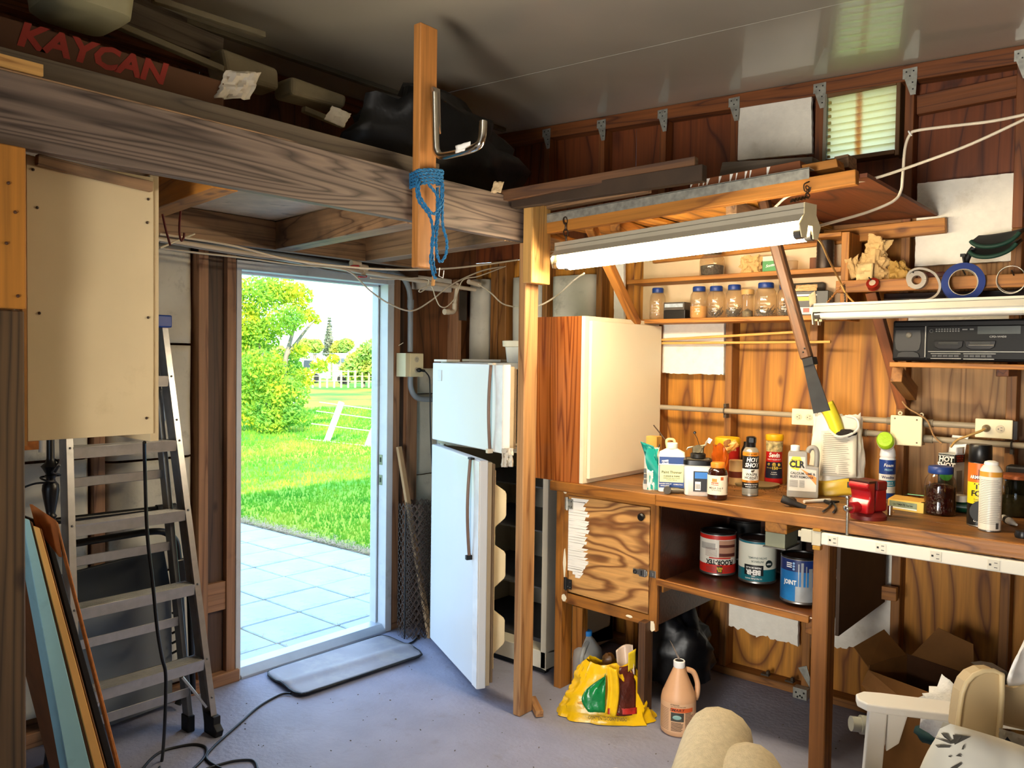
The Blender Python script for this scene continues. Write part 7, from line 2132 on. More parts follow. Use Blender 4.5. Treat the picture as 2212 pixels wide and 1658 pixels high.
# ================================================================== THINGS ON THE FLOOR UNDER THE BENCH
p = PZ(1285, 1560, 0)
ang = facing(p)
t = thing('fertiliser_bag', 'yellow fertiliser bag with a green flap slumped on the floor', 'bag', (p.x, p.y + .10, 0), ang)
YL = pm('#e2b40e', .3, var=.1, scale=9, bump=.5, bscale=14)
def slump(u, v):
    a = 2 * PI * u
    wv = .43 * (1 - v) ** .9 + .17 * v + .02
    dv = .22 * (1 - v) + .09 * v
    q = mnoise.noise(Vector((math.cos(a) * 2.2, math.sin(a) * 2.2, v * 3 + 4))) + .5 * mnoise.noise(Vector((math.cos(a) * 6, math.sin(a) * 6, v * 9)))
    k = 1 + .16 * q
    x, y = math.cos(a), math.sin(a)
    x = math.copysign(abs(x) ** .8, x)
    return (x * wv / 2 * k, y * dv / 2 * k + .03 * v, .004 + .235 * v + .02 * q * v)
obj('body', MB().grid(slump, 44, 22), YL, t, smooth=35)
def patch(x0, x1, z0, z1, lift, seed, amp=.010):
    def fn(u, v):
        x, z = x0 + (x1 - x0) * u, z0 + (z1 - z0) * v
        vv = min(1, max(0, z / .235))
        dv = .22 * (1 - vv) + .09 * vv
        wv = .43 * (1 - vv) ** .9 + .17 * vv + .02
        e = max(0.02, 1 - (2 * x / wv) ** 2) ** .5
        return (x, -dv / 2 * e * 1.08 + .03 * vv - lift + amp * mnoise.noise(Vector((x * 22 + seed, z * 22, seed))), z)
    return MB().grid(fn, 10, 10)
g1 = MB()
f0 = patch(-.10, .0, .06, .215, .012, 3)
obj('green_panel', MB().grid(lambda u, v: (-.012 - .105 * u * (math.sin(PI * min(1, .25 + v * .8))) , -.085 + .03 * v - .016 + .012 * mnoise.noise(Vector((u * 3, v * 4, 5))), .055 + .165 * v), 8, 12), pm('#0b7a3c', .25, var=.2, bump=.4, bscale=20), t, smooth=40, thick=.002)
obj('folded_flap', MB().grid(lambda u, v: (-.012 + .05 * u + .012 * math.sin(3 * v), -.11 + .045 * v + .010 * math.sin(6 * u), .05 + .20 * v * (1 - .04 * u)), 8, 12), pm('#e8bc1c', .3, var=.1, bump=.4, bscale=20), t, smooth=40, thick=.003)
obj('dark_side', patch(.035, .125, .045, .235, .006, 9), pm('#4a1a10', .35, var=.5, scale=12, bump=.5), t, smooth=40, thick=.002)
obj('red_print', patch(.0, .13, .052, .075, .010, 12), pm('#a0201a', .4, var=.4, scale=40), t, smooth=40, thick=.001)
obj('orange_print', patch(-.135, -.075, .075, .125, .008, 15), pm('#d89a3c', .4, var=.3, scale=30), t, smooth=40, thick=.001)
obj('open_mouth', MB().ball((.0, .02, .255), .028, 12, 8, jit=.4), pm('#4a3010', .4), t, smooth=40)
obj('curled_top', MB().grid(lambda u, v: (.045 + .075 * u - .01 * v, -.01 + .04 * math.sin(PI * u) + .03 * v, .20 + .095 * v + .03 * u * v), 8, 10), pm('#bda998', .35, var=.1, bump=.4, bscale=20), t, smooth=40, thick=.002)
obj('curled_edge', MB().grid(lambda u, v: (.09 + .035 * u, -.02 + .03 * u, .215 + .085 * v + .012 * u), 6, 8), pm('#e2c22a', .3, var=.2), t, smooth=40, thick=.002)
m = MB().add(*(lambda vf: ([(x - .0, -.1195 + .4 * (y) + .06 * x * x, .036 + y + .25 * (x * x)) for x, y in vf[0]], vf[1]))(text('CONTENTS/CONTENIDO', .020, .01, 0, 'CENTER', .75)))
obj('lettering', m, pm('#4a3a08', .5), t)

p = PZ(1268, 1478, 0)
t = thing('water_jug', 'clear plastic gallon jug with blue cap behind the yellow bag', 'jug', (p.x, p.y, 0), facing(p))
CJ = glass('jug_plastic', '#d6d8d6', .15, .3, milky=.35)
obj('body', MB().lathe([(.066, 0), (.074, .006), (.075, .14), (.07, .18), (.03, .235), (.02, .245), (.02, .258)], 28, sq=.75), CJ, t, smooth=50)
obj('handle', MB().tube(bez([(.0, -.03, .225), (-.02, -.075, .20), (-.03, -.088, .15), (-.02, -.078, .10)], 6), .011, 10), CJ, t, smooth=60)
obj('cap', MB().lathe([(.0215, .250), (.022, .252), (.022, .272), (.019, .275)], 20), pm('#2a78c0', .4), t, smooth=40)

t, s = stand('pool_chemical_jug', 'tan gallon jug with white cap and orange printed label', 'jug', 1464, 1594, 0, push=.075)
JB = pm('#cfa078', .45, var=.05)
obj('body', MB().lathe([(.066, 0), (.0745, .008), (.076, .02), (.076, .150), (.072, .172), (.024, .285), (.022, .292)], 32), JB, t, smooth=45)
obj('cap', MB().lathe([(.0245, .285), (.0255, .288), (.0255, .312), (.022, .315), (.019, .312)], 24), INKW, t, smooth=40)
obj('cap_dimples', MB().lathe([(0, .3125), (.018, .3125), (.018, .3135), (0, .3135)], 20), pm('#2a2420', .6), t)
obj('handle', MB().tube(bez([(.03, .02, .27), (.062, .03, .255), (.08, .03, .21), (.08, .025, .165), (.072, .02, .14)], 6), .012, 10), JB, t, smooth=60)
R_ = .0766
obj('label', MB().arc(R_, .022, .148, -1.5, 1.6, 30), pm('#d6ab84', .5, var=.03), t, smooth=60)
obj('label_orange', MB().arc(R_ + .0004, .112, .130, -.42, .9, 16), pm('#d8602a', .45), t, smooth=60)
obj('label_photo', MB().arc(R_ + .0004, .072, .110, -.42, .32, 12), pm('#3a3a34', .4, var=.5, scale=20), t, smooth=60)
obj('photo_pool', MB().ball((-.005, -R_ - .0002, .090), .016, 14, 8, sc=(1.2, .06, .6)), pm('#8ab0a8', .4), t, smooth=60)
letters_cyl('lettering', 'SMART', .0165, pm('#3a1208', .5), t, R_ + .0008, .121, -.08, bold=.01, shear=.2, sx=1.25)
letters_cyl('small_print', 'ATTENTION', .007, INK, t, R_ + .0008, .143, -.2, bold=.02)
letters_cyl('small_print', 'pour down the drain safely', .006, INK, t, R_ + .0008, .136, .0, bold=.01)
m = MB()
for i in range(8): m.arc(R_ + .0006, .030 + i * .005, .0325 + i * .005, -.40, .3 - random.uniform(0, .15), 8)
for i in range(14): m.arc(R_ + .0006, .030 + i * .006, .0325 + i * .006, .40, .95 - random.uniform(0, .2), 6).arc(R_ + .0006, .030 + i * .007, .0315 + i * .007, -1.3, -.55, 6)
obj('fine_print', m, pm('#3a2418', .6), t)
a, b = PZ(1455, 1405, .30), None
q0 = WM[t.name] @ Vector((.0, 0, .315))
q1 = PY(1448, 1392, q0.y + .02)
tag(obj('price_tag', MB().hexa([q0 + Vector((-.004, 0, 0)), q0 + Vector((.004, 0, .004)), q1 + Vector((.012, 0, .002)), q1 + Vector((-.004, 0, .02))], [v + Vector((0, .002, 0)) for v in (q0 + Vector((-.004, 0, 0)), q0 + Vector((.004, 0, .004)), q1 + Vector((.012, 0, .002)), q1 + Vector((-.004, 0, .02)))]), glass('clear_tag', '#b9aca4', .2, .5, milky=.3), world=True), 'clear plastic tag sticking up from the tan jug cap', 'tag')

p = PZ(1425, 1512, 0)
t = thing('black_sack', 'full black plastic sack with a printed label under the bench', 'sack', (p.x, p.y + .17, 0), facing(p))
obj('body', MB().ball((0, 0, .20), .20, 22, 14, jit=.35, sc=(.9, .85, 1.0), seed=6), BAG, t, smooth=60)
obj('label', MB().bb((-.045, -.208, .02), (.03, -.200, .125)), pm('#d8d0c4', .5), t)
obj('label_picture', MB().bb((-.042, -.2095, .065), (-.005, -.207, .122)), pm('#a8502c', .5, var=.7, scale=60), t)
letters('lettering', '$1', .022, INK, t, (.012, -.2095, .108), (1, 0, 0), (0, 0, 1), bold=.03)
obj('barcode', MB().bb((-.035, -.2095, .028), (.0, -.2075, .044)), INK, t)
tag(lumber('wood_scrap', (-2.37, 2.985, .02), (-2.245, 2.885, .018), .035, .03, POST), 'short wood scrap lying on the floor beside the post', 'scrap')

# torn cardboard box
cbx = thing('cardboard_box', 'torn open brown cardboard box on the floor under the bench', 'box', (-.80, 3.48, 0), -.32)
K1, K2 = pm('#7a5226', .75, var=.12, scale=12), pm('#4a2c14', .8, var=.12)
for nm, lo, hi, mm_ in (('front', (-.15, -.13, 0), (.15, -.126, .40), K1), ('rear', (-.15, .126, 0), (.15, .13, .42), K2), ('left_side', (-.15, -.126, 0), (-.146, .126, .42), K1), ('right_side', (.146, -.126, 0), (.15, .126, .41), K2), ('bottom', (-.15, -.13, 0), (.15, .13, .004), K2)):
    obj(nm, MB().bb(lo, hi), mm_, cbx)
obj('flap', MB().hexa([(-.15, -.13, .41), (-.15, .12, .42), (-.24, .10, .50), (-.24, -.10, .46)], [(-.147, -.13, .41), (-.147, .12, .42), (-.237, .10, .502), (-.237, -.10, .462)]), K1, cbx)
obj('flap', MB().hexa([(-.13, .13, .42), (.13, .13, .41), (.10, .17, .53), (-.05, .18, .55)], [(-.13, .133, .42), (.13, .133, .41), (.10, .173, .53), (-.05, .183, .55)]), K1, cbx)
obj('flap', MB().hexa([(-.15, -.13, .40), (.02, -.13, .33), (-.02, -.20, .28), (-.15, -.17, .35)], [(-.15, -.127, .40), (.02, -.127, .33), (-.02, -.197, .28), (-.15, -.167, .35)]), K1, cbx)
m = MB().prism([(-.13, .10), (-.115, .30), (-.105, .33), (-.09, .26), (-.075, .20), (-.06, .27), (-.05, .18), (-.07, .12), (-.09, .17), (-.11, .06)], .001, axis=1, at=-.1325)
obj('torn_white_paper', m, pm('#d8d2c8', .7), cbx)
tag(obj('pipe_offcut', MB().tube([PY(1838, 1562, 3.10), PY(1875, 1566, 3.14)], .027, 18).tube([PY(1858, 1564, 3.12), PY(1890, 1568, 3.15)], .034, 18), pm('#a8aaa0', .45), world=True, smooth=50), 'short grey-white plastic pipe fitting behind the white chair leg', 'pipe')
# metal hold-down at the stud foot
p = PY(1733, 1500, YB - .02)
br = obj('hold_down', MB().hexa(*[[Vector((p.x + a, YB + dy, b)) for a, b in ((-.03, .135), (.012, .155), (.03, .10), (.03, .05), (-.035, .05))][:4] for dy in (-.006, -.002)]).bb((p.x - .036, YB - .05, .0), (p.x + .032, YB - .002, .052)), GALV, wr, world=True, bevel=.002)
m = MB()
for a, b in ((-.02, .03), (.0, .018), (.018, .034), (.01, .012), (-.012, .010)): m.ball((p.x + a, YB - .0505, b), .005, 8, 4)
obj('hole', m, BLACK, br, world=True)
for px in (1655, 1708):
    p = PY(px, 1462, YB - .005)
    tag(obj('metal_clip', MB().box((p.x, YB - .012, .062), (.04, .03, .008)).box((p.x + .012, YB - .012, .072), (.012, .02, .02)), pm('#4a4238', .5, metal=.4), world=True), 'small dark metal clip lying on the wall sole plate, ' + ('further left' if px < 1700 else 'nearer the hold-down'), 'clip')

# ================================================================== CHAIRS, CUSHION, CLOTHS
CW = pm('#e2dfd8', .4, var=.04, scale=6)


def lounge_chair(lab, M):
    """low white wooden garden chair; local +X is the way it faces, arms along X"""
    t = thing('garden_chair', lab, 'chair', M=M)
    def part(name, mb, **k): return obj(name, mb, CW, t, bevel=.005, seg=3, **k)
    for sy_ in (-.29, .29):
        arm = [(-.36, -.045), (.26, -.055), (.31, -.05), (.335, -.02), (.335, .02), (.31, .05), (.26, .055), (-.36, .045)]
        part('armrest', MB().prism([(a, b + sy_) for a, b in arm], .024, axis=2, at=.60))
        part('front_leg', MB().hexa([(.25, sy_ - .022, .60), (.30, sy_ - .022, .60), (.30, sy_ + .022, .60), (.25, sy_ + .022, .60)], [(.285, sy_ - .022, 0), (.335, sy_ - .022, 0), (.335, sy_ + .022, 0), (.285, sy_ + .022, 0)]))
        part('arm_bracket', MB().prism([(.25, .60), (.25, .47), (.215, .50), (.19, .60)], .022, axis=1, at=sy_ - .011))
        part('rear_leg', MB().hexa([(-.30, sy_ - .018, .60), (-.25, sy_ - .018, .60), (-.25, sy_ + .018, .60), (-.30, sy_ + .018, .60)], [(-.42, sy_ - .018, 0), (-.37, sy_ - .018, 0), (-.37, sy_ + .018, 0), (-.42, sy_ + .018, 0)]))
        part('side_rail', MB().hexa([(-.34, sy_ * .9 - .012, .20), (.30, sy_ * .9 - .012, .33), (.30, sy_ * .9 + .012, .33), (-.34, sy_ * .9 + .012, .20)], [(-.34, sy_ * .9 - .012, .27), (.30, sy_ * .9 - .012, .40), (.30, sy_ * .9 + .012, .40), (-.34, sy_ * .9 + .012, .27)]))
    for i in range(7):
        x = -.27 + i * .088
        z = .275 + (x + .34) * .203
        obj('seat_slat', MB().box((x, 0, z + .01), (.078, .54, .018), Matrix.Rotation(-.2, 3, 'Y')), CW, t, bevel=.004)
    for i in range(6):
        y = -.22 + i * .088
        obj('back_slat', MB().hexa([(-.30, y - .036, .22), (-.28, y - .036, .22), (-.28, y + .036, .22), (-.30, y + .036, .22)], [(-.57, y * 1.05 - .038, .92 - abs(y) * .25), (-.55, y * 1.05 - .038, .92 - abs(y) * .25), (-.55, y * 1.05 + .038, .92 - abs(y) * .25), (-.57, y * 1.05 + .038, .92 - abs(y) * .25)]), CW, t, bevel=.004)
    part('back_rail', MB().box((-.42, 0, .52), (.03, .62, .06)))
    return t


pa, pb3 = PZ(1850, 1503, .624), PZ(2075, 1530, .624)
dx = (pa - pb3).normalized()
yaw_c = math.atan2(dx.y, dx.x)
cM = Matrix.Translation((0, 0, 0)) @ Matrix.Rotation(yaw_c, 4, 'Z')
# the front of the far arm lands on pa
loc = pa - cM @ Vector((.335, -.29, .624))
chair = lounge_chair('white wooden garden chair with a flat armrest at the lower right', Matrix.Translation((loc.x, loc.y, 0)) @ cM)

# beige padded chair back in front of it, seen from behind
bc = thing('padded_chair', 'beige padded chair with piped rounded back at the lower right corner', 'chair', PD(2130, 1520, 1.9) * 1.0)
BEI = pm('#b9a27a', .5, var=.05, scale=5)
PIP = pm('#cdb78c', .4)
tB = 1.84
outl = [(2068, 1578), (2072, 1540), (2079, 1496), (2088, 1474), (2103, 1458), (2124, 1449), (2146, 1448), (2164, 1455), (2164, 1500), (2160, 1560), (2156, 1602), (2130, 1592), (2100, 1583)]
ps = [PD(x, y, tB) for x, y in outl]
nrm = (-AF).normalized()
def slab(name, ps, th, m, parent, **k):
    n = len(ps)
    vs = ps + [p - nrm * th for p in ps]
    return obj(name, MB().add(vs, [tuple(range(n)), tuple(range(2 * n - 1, n - 1, -1))] + [(i, (i + 1) % n, n + (i + 1) % n, n + i) for i in range(n)]), m, parent, world=True, **k)
slab('back_wing', ps, .045, BEI, bc, bevel=.006, seg=2)
obj('piping', MB().tube([PD(x, y, tB - .004) for x, y in outl[:9]], .0055, 8), PIP, bc, world=True, smooth=60)
obj('piping', MB().tube([PD(x, y, tB - .004) for x, y in ((2164, 1456), (2164, 1500), (2160, 1560), (2156, 1602))], .0065, 8), PIP, bc, world=True, smooth=60)
slab('back_panel', [PD(x, y, tB + .05) for x, y in ((2160, 1478), (2190, 1484), (2225, 1478), (2420, 1480), (2420, 1640), (2240, 1585), (2160, 1566))], .05, BEI, bc, bevel=.008, seg=2)
slab('back_shell', [PD(x, y, tB + .03) for x, y in ((2128, 1449), (2150, 1446), (2176, 1450), (2182, 1462), (2182, 1476), (2165, 1480), (2160, 1460))], .06, pm('#2c2118', .5), bc)
bp = PD(2150, 1600, tB)
obj('frame', MB().tube([PD(2080, 1584, tB + .02), PD(2160, 1610, tB + .02), PD(2400, 1690, tB + .02)], .012, 8), pm('#1a1410', .5), bc, world=True, smooth=60)
sc_ = PD(2350, 1800, 1.62); sc_.z = .44
obj('seat', MB().box(sc_, (.46, .46, .07), Matrix.Rotation(.6, 3, 'Z')), BEI, bc, world=True, bevel=.02, seg=3)
for a in (0, 1, 2, 3):
    v = Matrix.Rotation(.6 + PI / 4 + a * PI / 2, 3, 'Z') @ Vector((.29, 0, 0))
    topz = .42
    obj('leg', MB().tube([(sc_.x + v.x, sc_.y + v.y, topz), (sc_.x + v.x * 1.1, sc_.y + v.y * 1.1, 0)], .012, 8), STEEL, bc, world=True, smooth=60)
for px in (2090, 2300):
    q1 = PD(px, 1600, tB + .03)
    obj('back_stay', MB().tube([q1, (q1.x * .55 + sc_.x * .45, q1.y * .55 + sc_.y * .45, .42)], .012, 8), STEEL, bc, world=True, smooth=60)

m, tt_, p_, N, L = nodes('leaf_print_cloth')
tc = N('ShaderNodeTexCoord'); n1 = N('ShaderNodeTexNoise'); n1.inputs['Scale'].default_value = 9
L(tc.outputs['Object'], n1.inputs['Vector'])
r1 = N('ShaderNodeValToRGB'); r1.color_ramp.elements[0].position = .35; r1.color_ramp.elements[0].color = lin('#cfcabc'); r1.color_ramp.elements[1].position = .65; r1.color_ramp.elements[1].color = lin('#ebe5d3')
L(n1.outputs[0], r1.inputs[0]); L(r1.outputs[0], p_.inputs['Base Color']); p_.inputs['Roughness'].default_value = .8
LEAFC = m
cu = thing('leaf_print_cushion', 'white cushion with dark leaf print leaning on the beige chair', 'cushion', PD(2090, 1650, 1.6))
cc_ = PD(2140, 1782, 1.62)
ux = (PD(2250, 1690, 1.62) - PD(2000, 1600, 1.62)).normalized()
uy = (AU * .95 - ux * ux.dot(AU)).normalized(); uz = ux.cross(uy)
HW, HH = .17, .17
def cus(p, q, side):
    e = max(0, (1 - abs(p) ** 3) * (1 - abs(q) ** 3)) ** .55
    x, y = p * HW * (1 - .05 * q * q), q * HH * (1 - .05 * p * p)
    w_ = .010 * mnoise.noise(Vector((p * 3, q * 3, side)))
    return cc_ + ux * x + uy * y + uz * (side * .065 * e + w_ * e)
mb = MB()
for sd_ in (1, -1): mb.grid(lambda u, v: cus(2 * u - 1, 2 * v - 1, sd_), 22, 22)
obj('cover', mb, LEAFC, cu, world=True, smooth=70)
# printed leaves follow the cover
def on_cushion(px, py):
    best = None
    d = ray(px, py)
    for i in range(46):
        for j in range(46):
            P_ = cus(2 * i / 45 - 1, 2 * j / 45 - 1, 1)
            t_ = d.dot(P_ - EYE) / d.dot(d)
            e = (EYE + d * t_ - P_).length
            if best is None or e < best[0]: best = (e, t_)
    return EYE + d * (best[1] - .006)
for poly in ([(2012, 1590), (2050, 1600), (2078, 1588), (2068, 1604), (2053, 1606)], [(2032, 1582), (2046, 1584), (2056, 1602), (2040, 1592)], [(2058, 1586), (2098, 1590), (2062, 1608)], [(2020, 1608), (2032, 1608), (2054, 1610), (2052, 1614), (2026, 1614)],
             [(2080, 1610), (2084, 1606), (2082, 1618), (2077, 1618)], [(2064, 1632), (2072, 1627), (2078, 1634)], [(2049, 1631), (2055, 1632), (2055, 1635), (2049, 1634)], [(2052, 1658), (2074, 1646), (2078, 1650), (2066, 1660)]):
    obj('leaf_print', MB().add([on_cushion(*q) for q in poly], [tuple(range(len(poly)))]), pm('#4a463e', .8, var=.1), cu, world=True)
t = thing('navy_print_cloth', 'piece of navy leaf-print cloth at the lower right edge behind the cushion', 'cloth', PD(2190, 1600, 1.80))
a, b, c_ = PD(2158, 1640, 1.82), PD(2260, 1670, 1.80), PD(2158, 1572, 1.82)
crumple('cloth', a, b - a, c_ - a, pm('#b9b4aa', .8, var=.1), t, n=10, amp=.012, seed=31)
for poly in ([(2160, 1612), (2176, 1590), (2186, 1604), (2212, 1612), (2212, 1636), (2190, 1626), (2172, 1622)],):
    obj('leaf_print', MB().add([PD(x, y, 1.785) for x, y in poly], [tuple(range(len(poly)))]), pm('#141a2c', .8), t, world=True)
t = thing('white_cloth', 'white cloth draped over the beige chair at the right edge', 'cloth', PD(2200, 1420, 1.9))
def drape(u, v):
    x = 2176 + 90 * u + 38 * (1 - v) * (1 - u) * 0 + (1 - u) * (30 * (v ** 1.4))
    y = 1478 - 130 * v * (.35 + .65 * min(1, u * 1.6 + .35))
    dd = 1.87 + .05 * math.sin(PI * u) - .035 * math.sin(3 * PI * v + 2 * u) * .4
    return PD(x, y, dd - .05 * math.sin(PI * v) * 1.0)
obj('cloth', MB().grid(drape, 14, 14), pm('#ece9e4', .8, var=.03), t, world=True, smooth=60, thick=.006)
tw = thing('white_towel', 'crumpled white towel lying on the garden chair behind its armrest', 'towel', PZ(2060, 1560, .45))
twp = PD(2055, 1545, 2.62)
obj('towel', MB().ball(twp, .10, 20, 12, jit=.5, sc=(.9, .7, 1.0), seed=14), pm('#e6e4de', .9, bump=.6, bscale=40), tw, world=True, smooth=60)
tag(obj('green_cloth', MB().ball(PD(2015, 1585, 2.75), .05, 12, 8, jit=.4, sc=(1.2, 1, .6), seed=3), pm('#0f3436', .8), world=True, smooth=60), 'small dark green cloth left of the crumpled white towel', 'cloth')
# ================================================================== PERSON RECLINING IN A LOW CHAIR, KNEES IN VIEW
K1, K2 = PD(1556, 1568, 2.22), PD(1612, 1652, 2.05)
vdir = Vector((-.28, .96, 0)).normalized()       # the way the person looks
sd = Vector((vdir.y, -vdir.x, 0))                 # to the person's right
pel = Vector((K2.x, K2.y, 0)) - vdir * .52 - sd * -.02
pel.z = .42


def skin(name, verts, edges, radii, m, parent, root=0, sub=2):
    me = bpy.data.meshes.new(name)
    me.from_pydata([tuple(v) for v in verts], edges, [])
    o = bpy.data.objects.new(name, me)
    COL.objects.link(o)
    me.materials.append(m)
    md = o.modifiers.new('skin', 'SKIN'); md.use_smooth_shade = True
    me.skin_vertices[0].data
    for i, r in enumerate(radii):
        r = r if isinstance(r, tuple) else (r, r)
        me.skin_vertices[0].data[i].radius = r
        me.skin_vertices[0].data[i].use_root = (i == root)
    s_ = o.modifiers.new('smooth', 'SUBSURF'); s_.levels = sub; s_.render_levels = sub
    WM[o.name] = Matrix()
    if parent is not None:
        P = WM[parent.name]
        o.parent = parent
        o.matrix_local = P.inverted()
    return o


SKIN = pm('#b98468', .5, var=.06)
CORD = pm('#c9bb9c', .85, var=.10, scale=14, bump=.5, bscale=60, stretch=(6, 6, 1))
pr_ = thing('person', 'person reclining at the lower edge with bent knees in tan corduroy trousers', 'person', (pel.x, pel.y, 0))
h1, h2 = pel + sd * -.09, pel + sd * .09
back = (-vdir * .75 + Vector((0, 0, .66))).normalized()
chest = pel + back * .34; neck = pel + back * .52; head = pel + back * .68
def shin(K, o_): 
    a = K + vdir * .20 + Vector((0, 0, -(K.z - .10))); a.z = .09
    return a + sd * o_
a1, a2 = shin(K1, -.03), shin(K2, .04)
S1, S2 = chest + back * .12 - sd * .19, chest + back * .12 + sd * .19
e1, e2 = S1 - back * .27 - sd * .05 + Vector((0, 0, -.02)), S2 - back * .27 + sd * .05 + Vector((0, 0, -.02))
w1, w2 = e1 + vdir * .22 + Vector((0, 0, .03)), e2 + vdir * .22 + Vector((0, 0, .03))
V = [pel, h1, h2, (h1 + K1) / 2, (h2 + K2) / 2, K1 + Vector((0, 0, -.02)), K2 + Vector((0, 0, -.02)), (K1 + a1) / 2, (K2 + a2) / 2, a1, a2, a1 + vdir * .16 + Vector((0, 0, -.05)), a2 + vdir * .16 + Vector((0, 0, -.05)), pel + back * .18, chest, neck, head, head + back * .09, S1, S2, e1, e2, w1, w2]
Eg = [(0, 1), (0, 2), (1, 3), (3, 5), (2, 4), (4, 6), (5, 7), (7, 9), (6, 8), (8, 10), (9, 11), (10, 12), (0, 13), (13, 14), (14, 15), (15, 16), (16, 17), (14, 18), (14, 19), (18, 20), (19, 21), (20, 22), (21, 23)]
Rr = [.13, .09, .09, .075, .078, .060, .062, .048, .048, .036, .036, .035, .035, .12, .13, .055, .085, .07, .06, .06, .042, .042, .028, .028]
obj_b = skin('body', V, Eg, Rr, SKIN, pr_)
TV = [pel, h1, h2, (h1 + K1) / 2, (h2 + K2) / 2, K1, K2, (K1 * .55 + a1 * .45), (K2 * .55 + a2 * .45), a1 + Vector((0, 0, .03)), a2 + Vector((0, 0, .03)), K1 + vdir * .03 + Vector((0, 0, -.09)), K2 + vdir * .03 + Vector((0, 0, -.09))]
TE = [(0, 1), (0, 2), (1, 3), (3, 5), (2, 4), (4, 6), (5, 11), (11, 7), (7, 9), (6, 12), (12, 8), (8, 10)]
TR = [.15, .12, .12, .112, .112, .094, .098, .082, .082, .06, .06, .09, .092]
skin('trousers', TV, TE, TR, CORD, pr_)
skin('shirt', [pel + back * .05, pel + back * .2, chest, chest + back * .12, S1, S2, S1.lerp(e1, .6), S2.lerp(e2, .6)], [(0, 1), (1, 2), (2, 3), (2, 4), (2, 5), (4, 6), (5, 7)], [.145, .14, .15, .08, .075, .075, .062, .062], pm('#8d9298', .8), pr_)
for a in (a1, a2):
    obj('shoe', MB().ball(a + vdir * .08 + Vector((0, 0, -.035)), .055, 16, 10, sc=(1, 1, .95)).xf(Matrix.Translation(a) @ Matrix.Rotation(math.atan2(vdir.y, vdir.x), 4, 'Z') @ Matrix.Diagonal((2.1, 1, 1, 1)) @ Matrix.Rotation(-math.atan2(vdir.y, vdir.x), 4, 'Z') @ Matrix.Translation(-a)), pm('#2a2420', .5), pr_, world=True, smooth=60)
obj('hair', MB().ball(head + back * .06 - vdir * .02, .105, 18, 12, jit=.15, sc=(1, 1, 1)), pm('#3a2a1e', .7), pr_, world=True, smooth=60)
fc = head + vdir * .085 + Vector((0, 0, .045))
for s_ in (-1, 1): obj('eye', MB().ball(fc + sd * .032 * s_ + Vector((0, 0, .015)), .012, 12, 8), pm('#e8e4dc', .2), pr_, world=True, smooth=60)
obj('nose', MB().ball(fc + vdir * .012 + Vector((0, 0, -.005)), .018, 12, 8, sc=(.8, .8, 1.3)), SKIN, pr_, world=True, smooth=60)
for i, (w_, e_) in enumerate(((w1, e1), (w2, e2))):
    d = (w_ - e_).normalized()
    for k in range(5):
        o_ = sd * (.018 * (k - 2) * (1 if k else 1.4))
        L_ = (.05, .075, .082, .078, .06)[k]
        obj('finger', MB().tube([w_ + o_ * .5, w_ + d * .07 + o_, w_ + d * (.07 + L_ * .6) + o_ + Vector((0, 0, -.008)), w_ + d * (.07 + L_) + o_ + Vector((0, 0, -.025))], [.012, .010, .009, .007], 8), SKIN, pr_, world=True, smooth=60)
cM2 = Matrix.Translation((pel.x, pel.y, 0)) @ Matrix.Rotation(math.atan2(vdir.y, vdir.x), 4, 'Z') @ Matrix.Translation((.02, 0, 0))
dup(chair, cM2, label='assumed white wooden garden chair under the person, below the picture edge')  # unseen chair, assumed and added to carry the reclining person

# ================================================================== OUTSIDE
GZ = -.10
ex = struct('ground')
GRASSM, t, p_, N, L = nodes('grass_ground')
tc = N('ShaderNodeTexCoord')
n1 = N('ShaderNodeTexNoise'); n1.inputs['Scale'].default_value = .35; n1.inputs['Detail'].default_value = 6
n2 = N('ShaderNodeTexNoise'); n2.inputs['Scale'].default_value = 14; n2.inputs['Detail'].default_value = 5
L(tc.outputs['Object'], n1.inputs['Vector']); L(tc.outputs['Object'], n2.inputs['Vector'])
r1 = N('ShaderNodeValToRGB'); r1.color_ramp.elements[0].position = .40; r1.color_ramp.elements[0].color = lin('#5aa038'); r1.color_ramp.elements[1].position = .60; r1.color_ramp.elements[1].color = lin('#a6b43c')
L(n1.outputs[0], r1.inputs[0])
r2 = N('ShaderNodeValToRGB'); r2.color_ramp.elements[0].position = .3; r2.color_ramp.elements[0].color = (.72, .78, .7, 1); r2.color_ramp.elements[1].position = .7; r2.color_ramp.elements[1].color = (1.1, 1.08, 1, 1)
L(n2.outputs[0], r2.inputs[0])
mx = N('ShaderNodeMix'); mx.data_type = 'RGBA'; mx.blend_type = 'MULTIPLY'; mx.inputs[0].default_value = 1
L(r1.outputs[0], mx.inputs[6]); L(r2.outputs[0], mx.inputs[7]); L(mx.outputs[2], p_.inputs['Base Color'])
p_.inputs['Roughness'].default_value = .9; p_.inputs['Specular IOR Level'].default_value = .1
obj('lawn', MB().bb((-160, -120, GZ - .3), (XS - .06, 180, GZ - .02)), GRASSM, ex)
obj('yard', MB().bb((XS - .05, -120, GZ - .3), (60, YMIN - .1, GZ - .02)), pm('#a8a49a', .9), ex)
obj('yard', MB().bb((XS - .05, YS + .03, GZ - .3), (60, 180, GZ - .02)), GRASSM, ex)

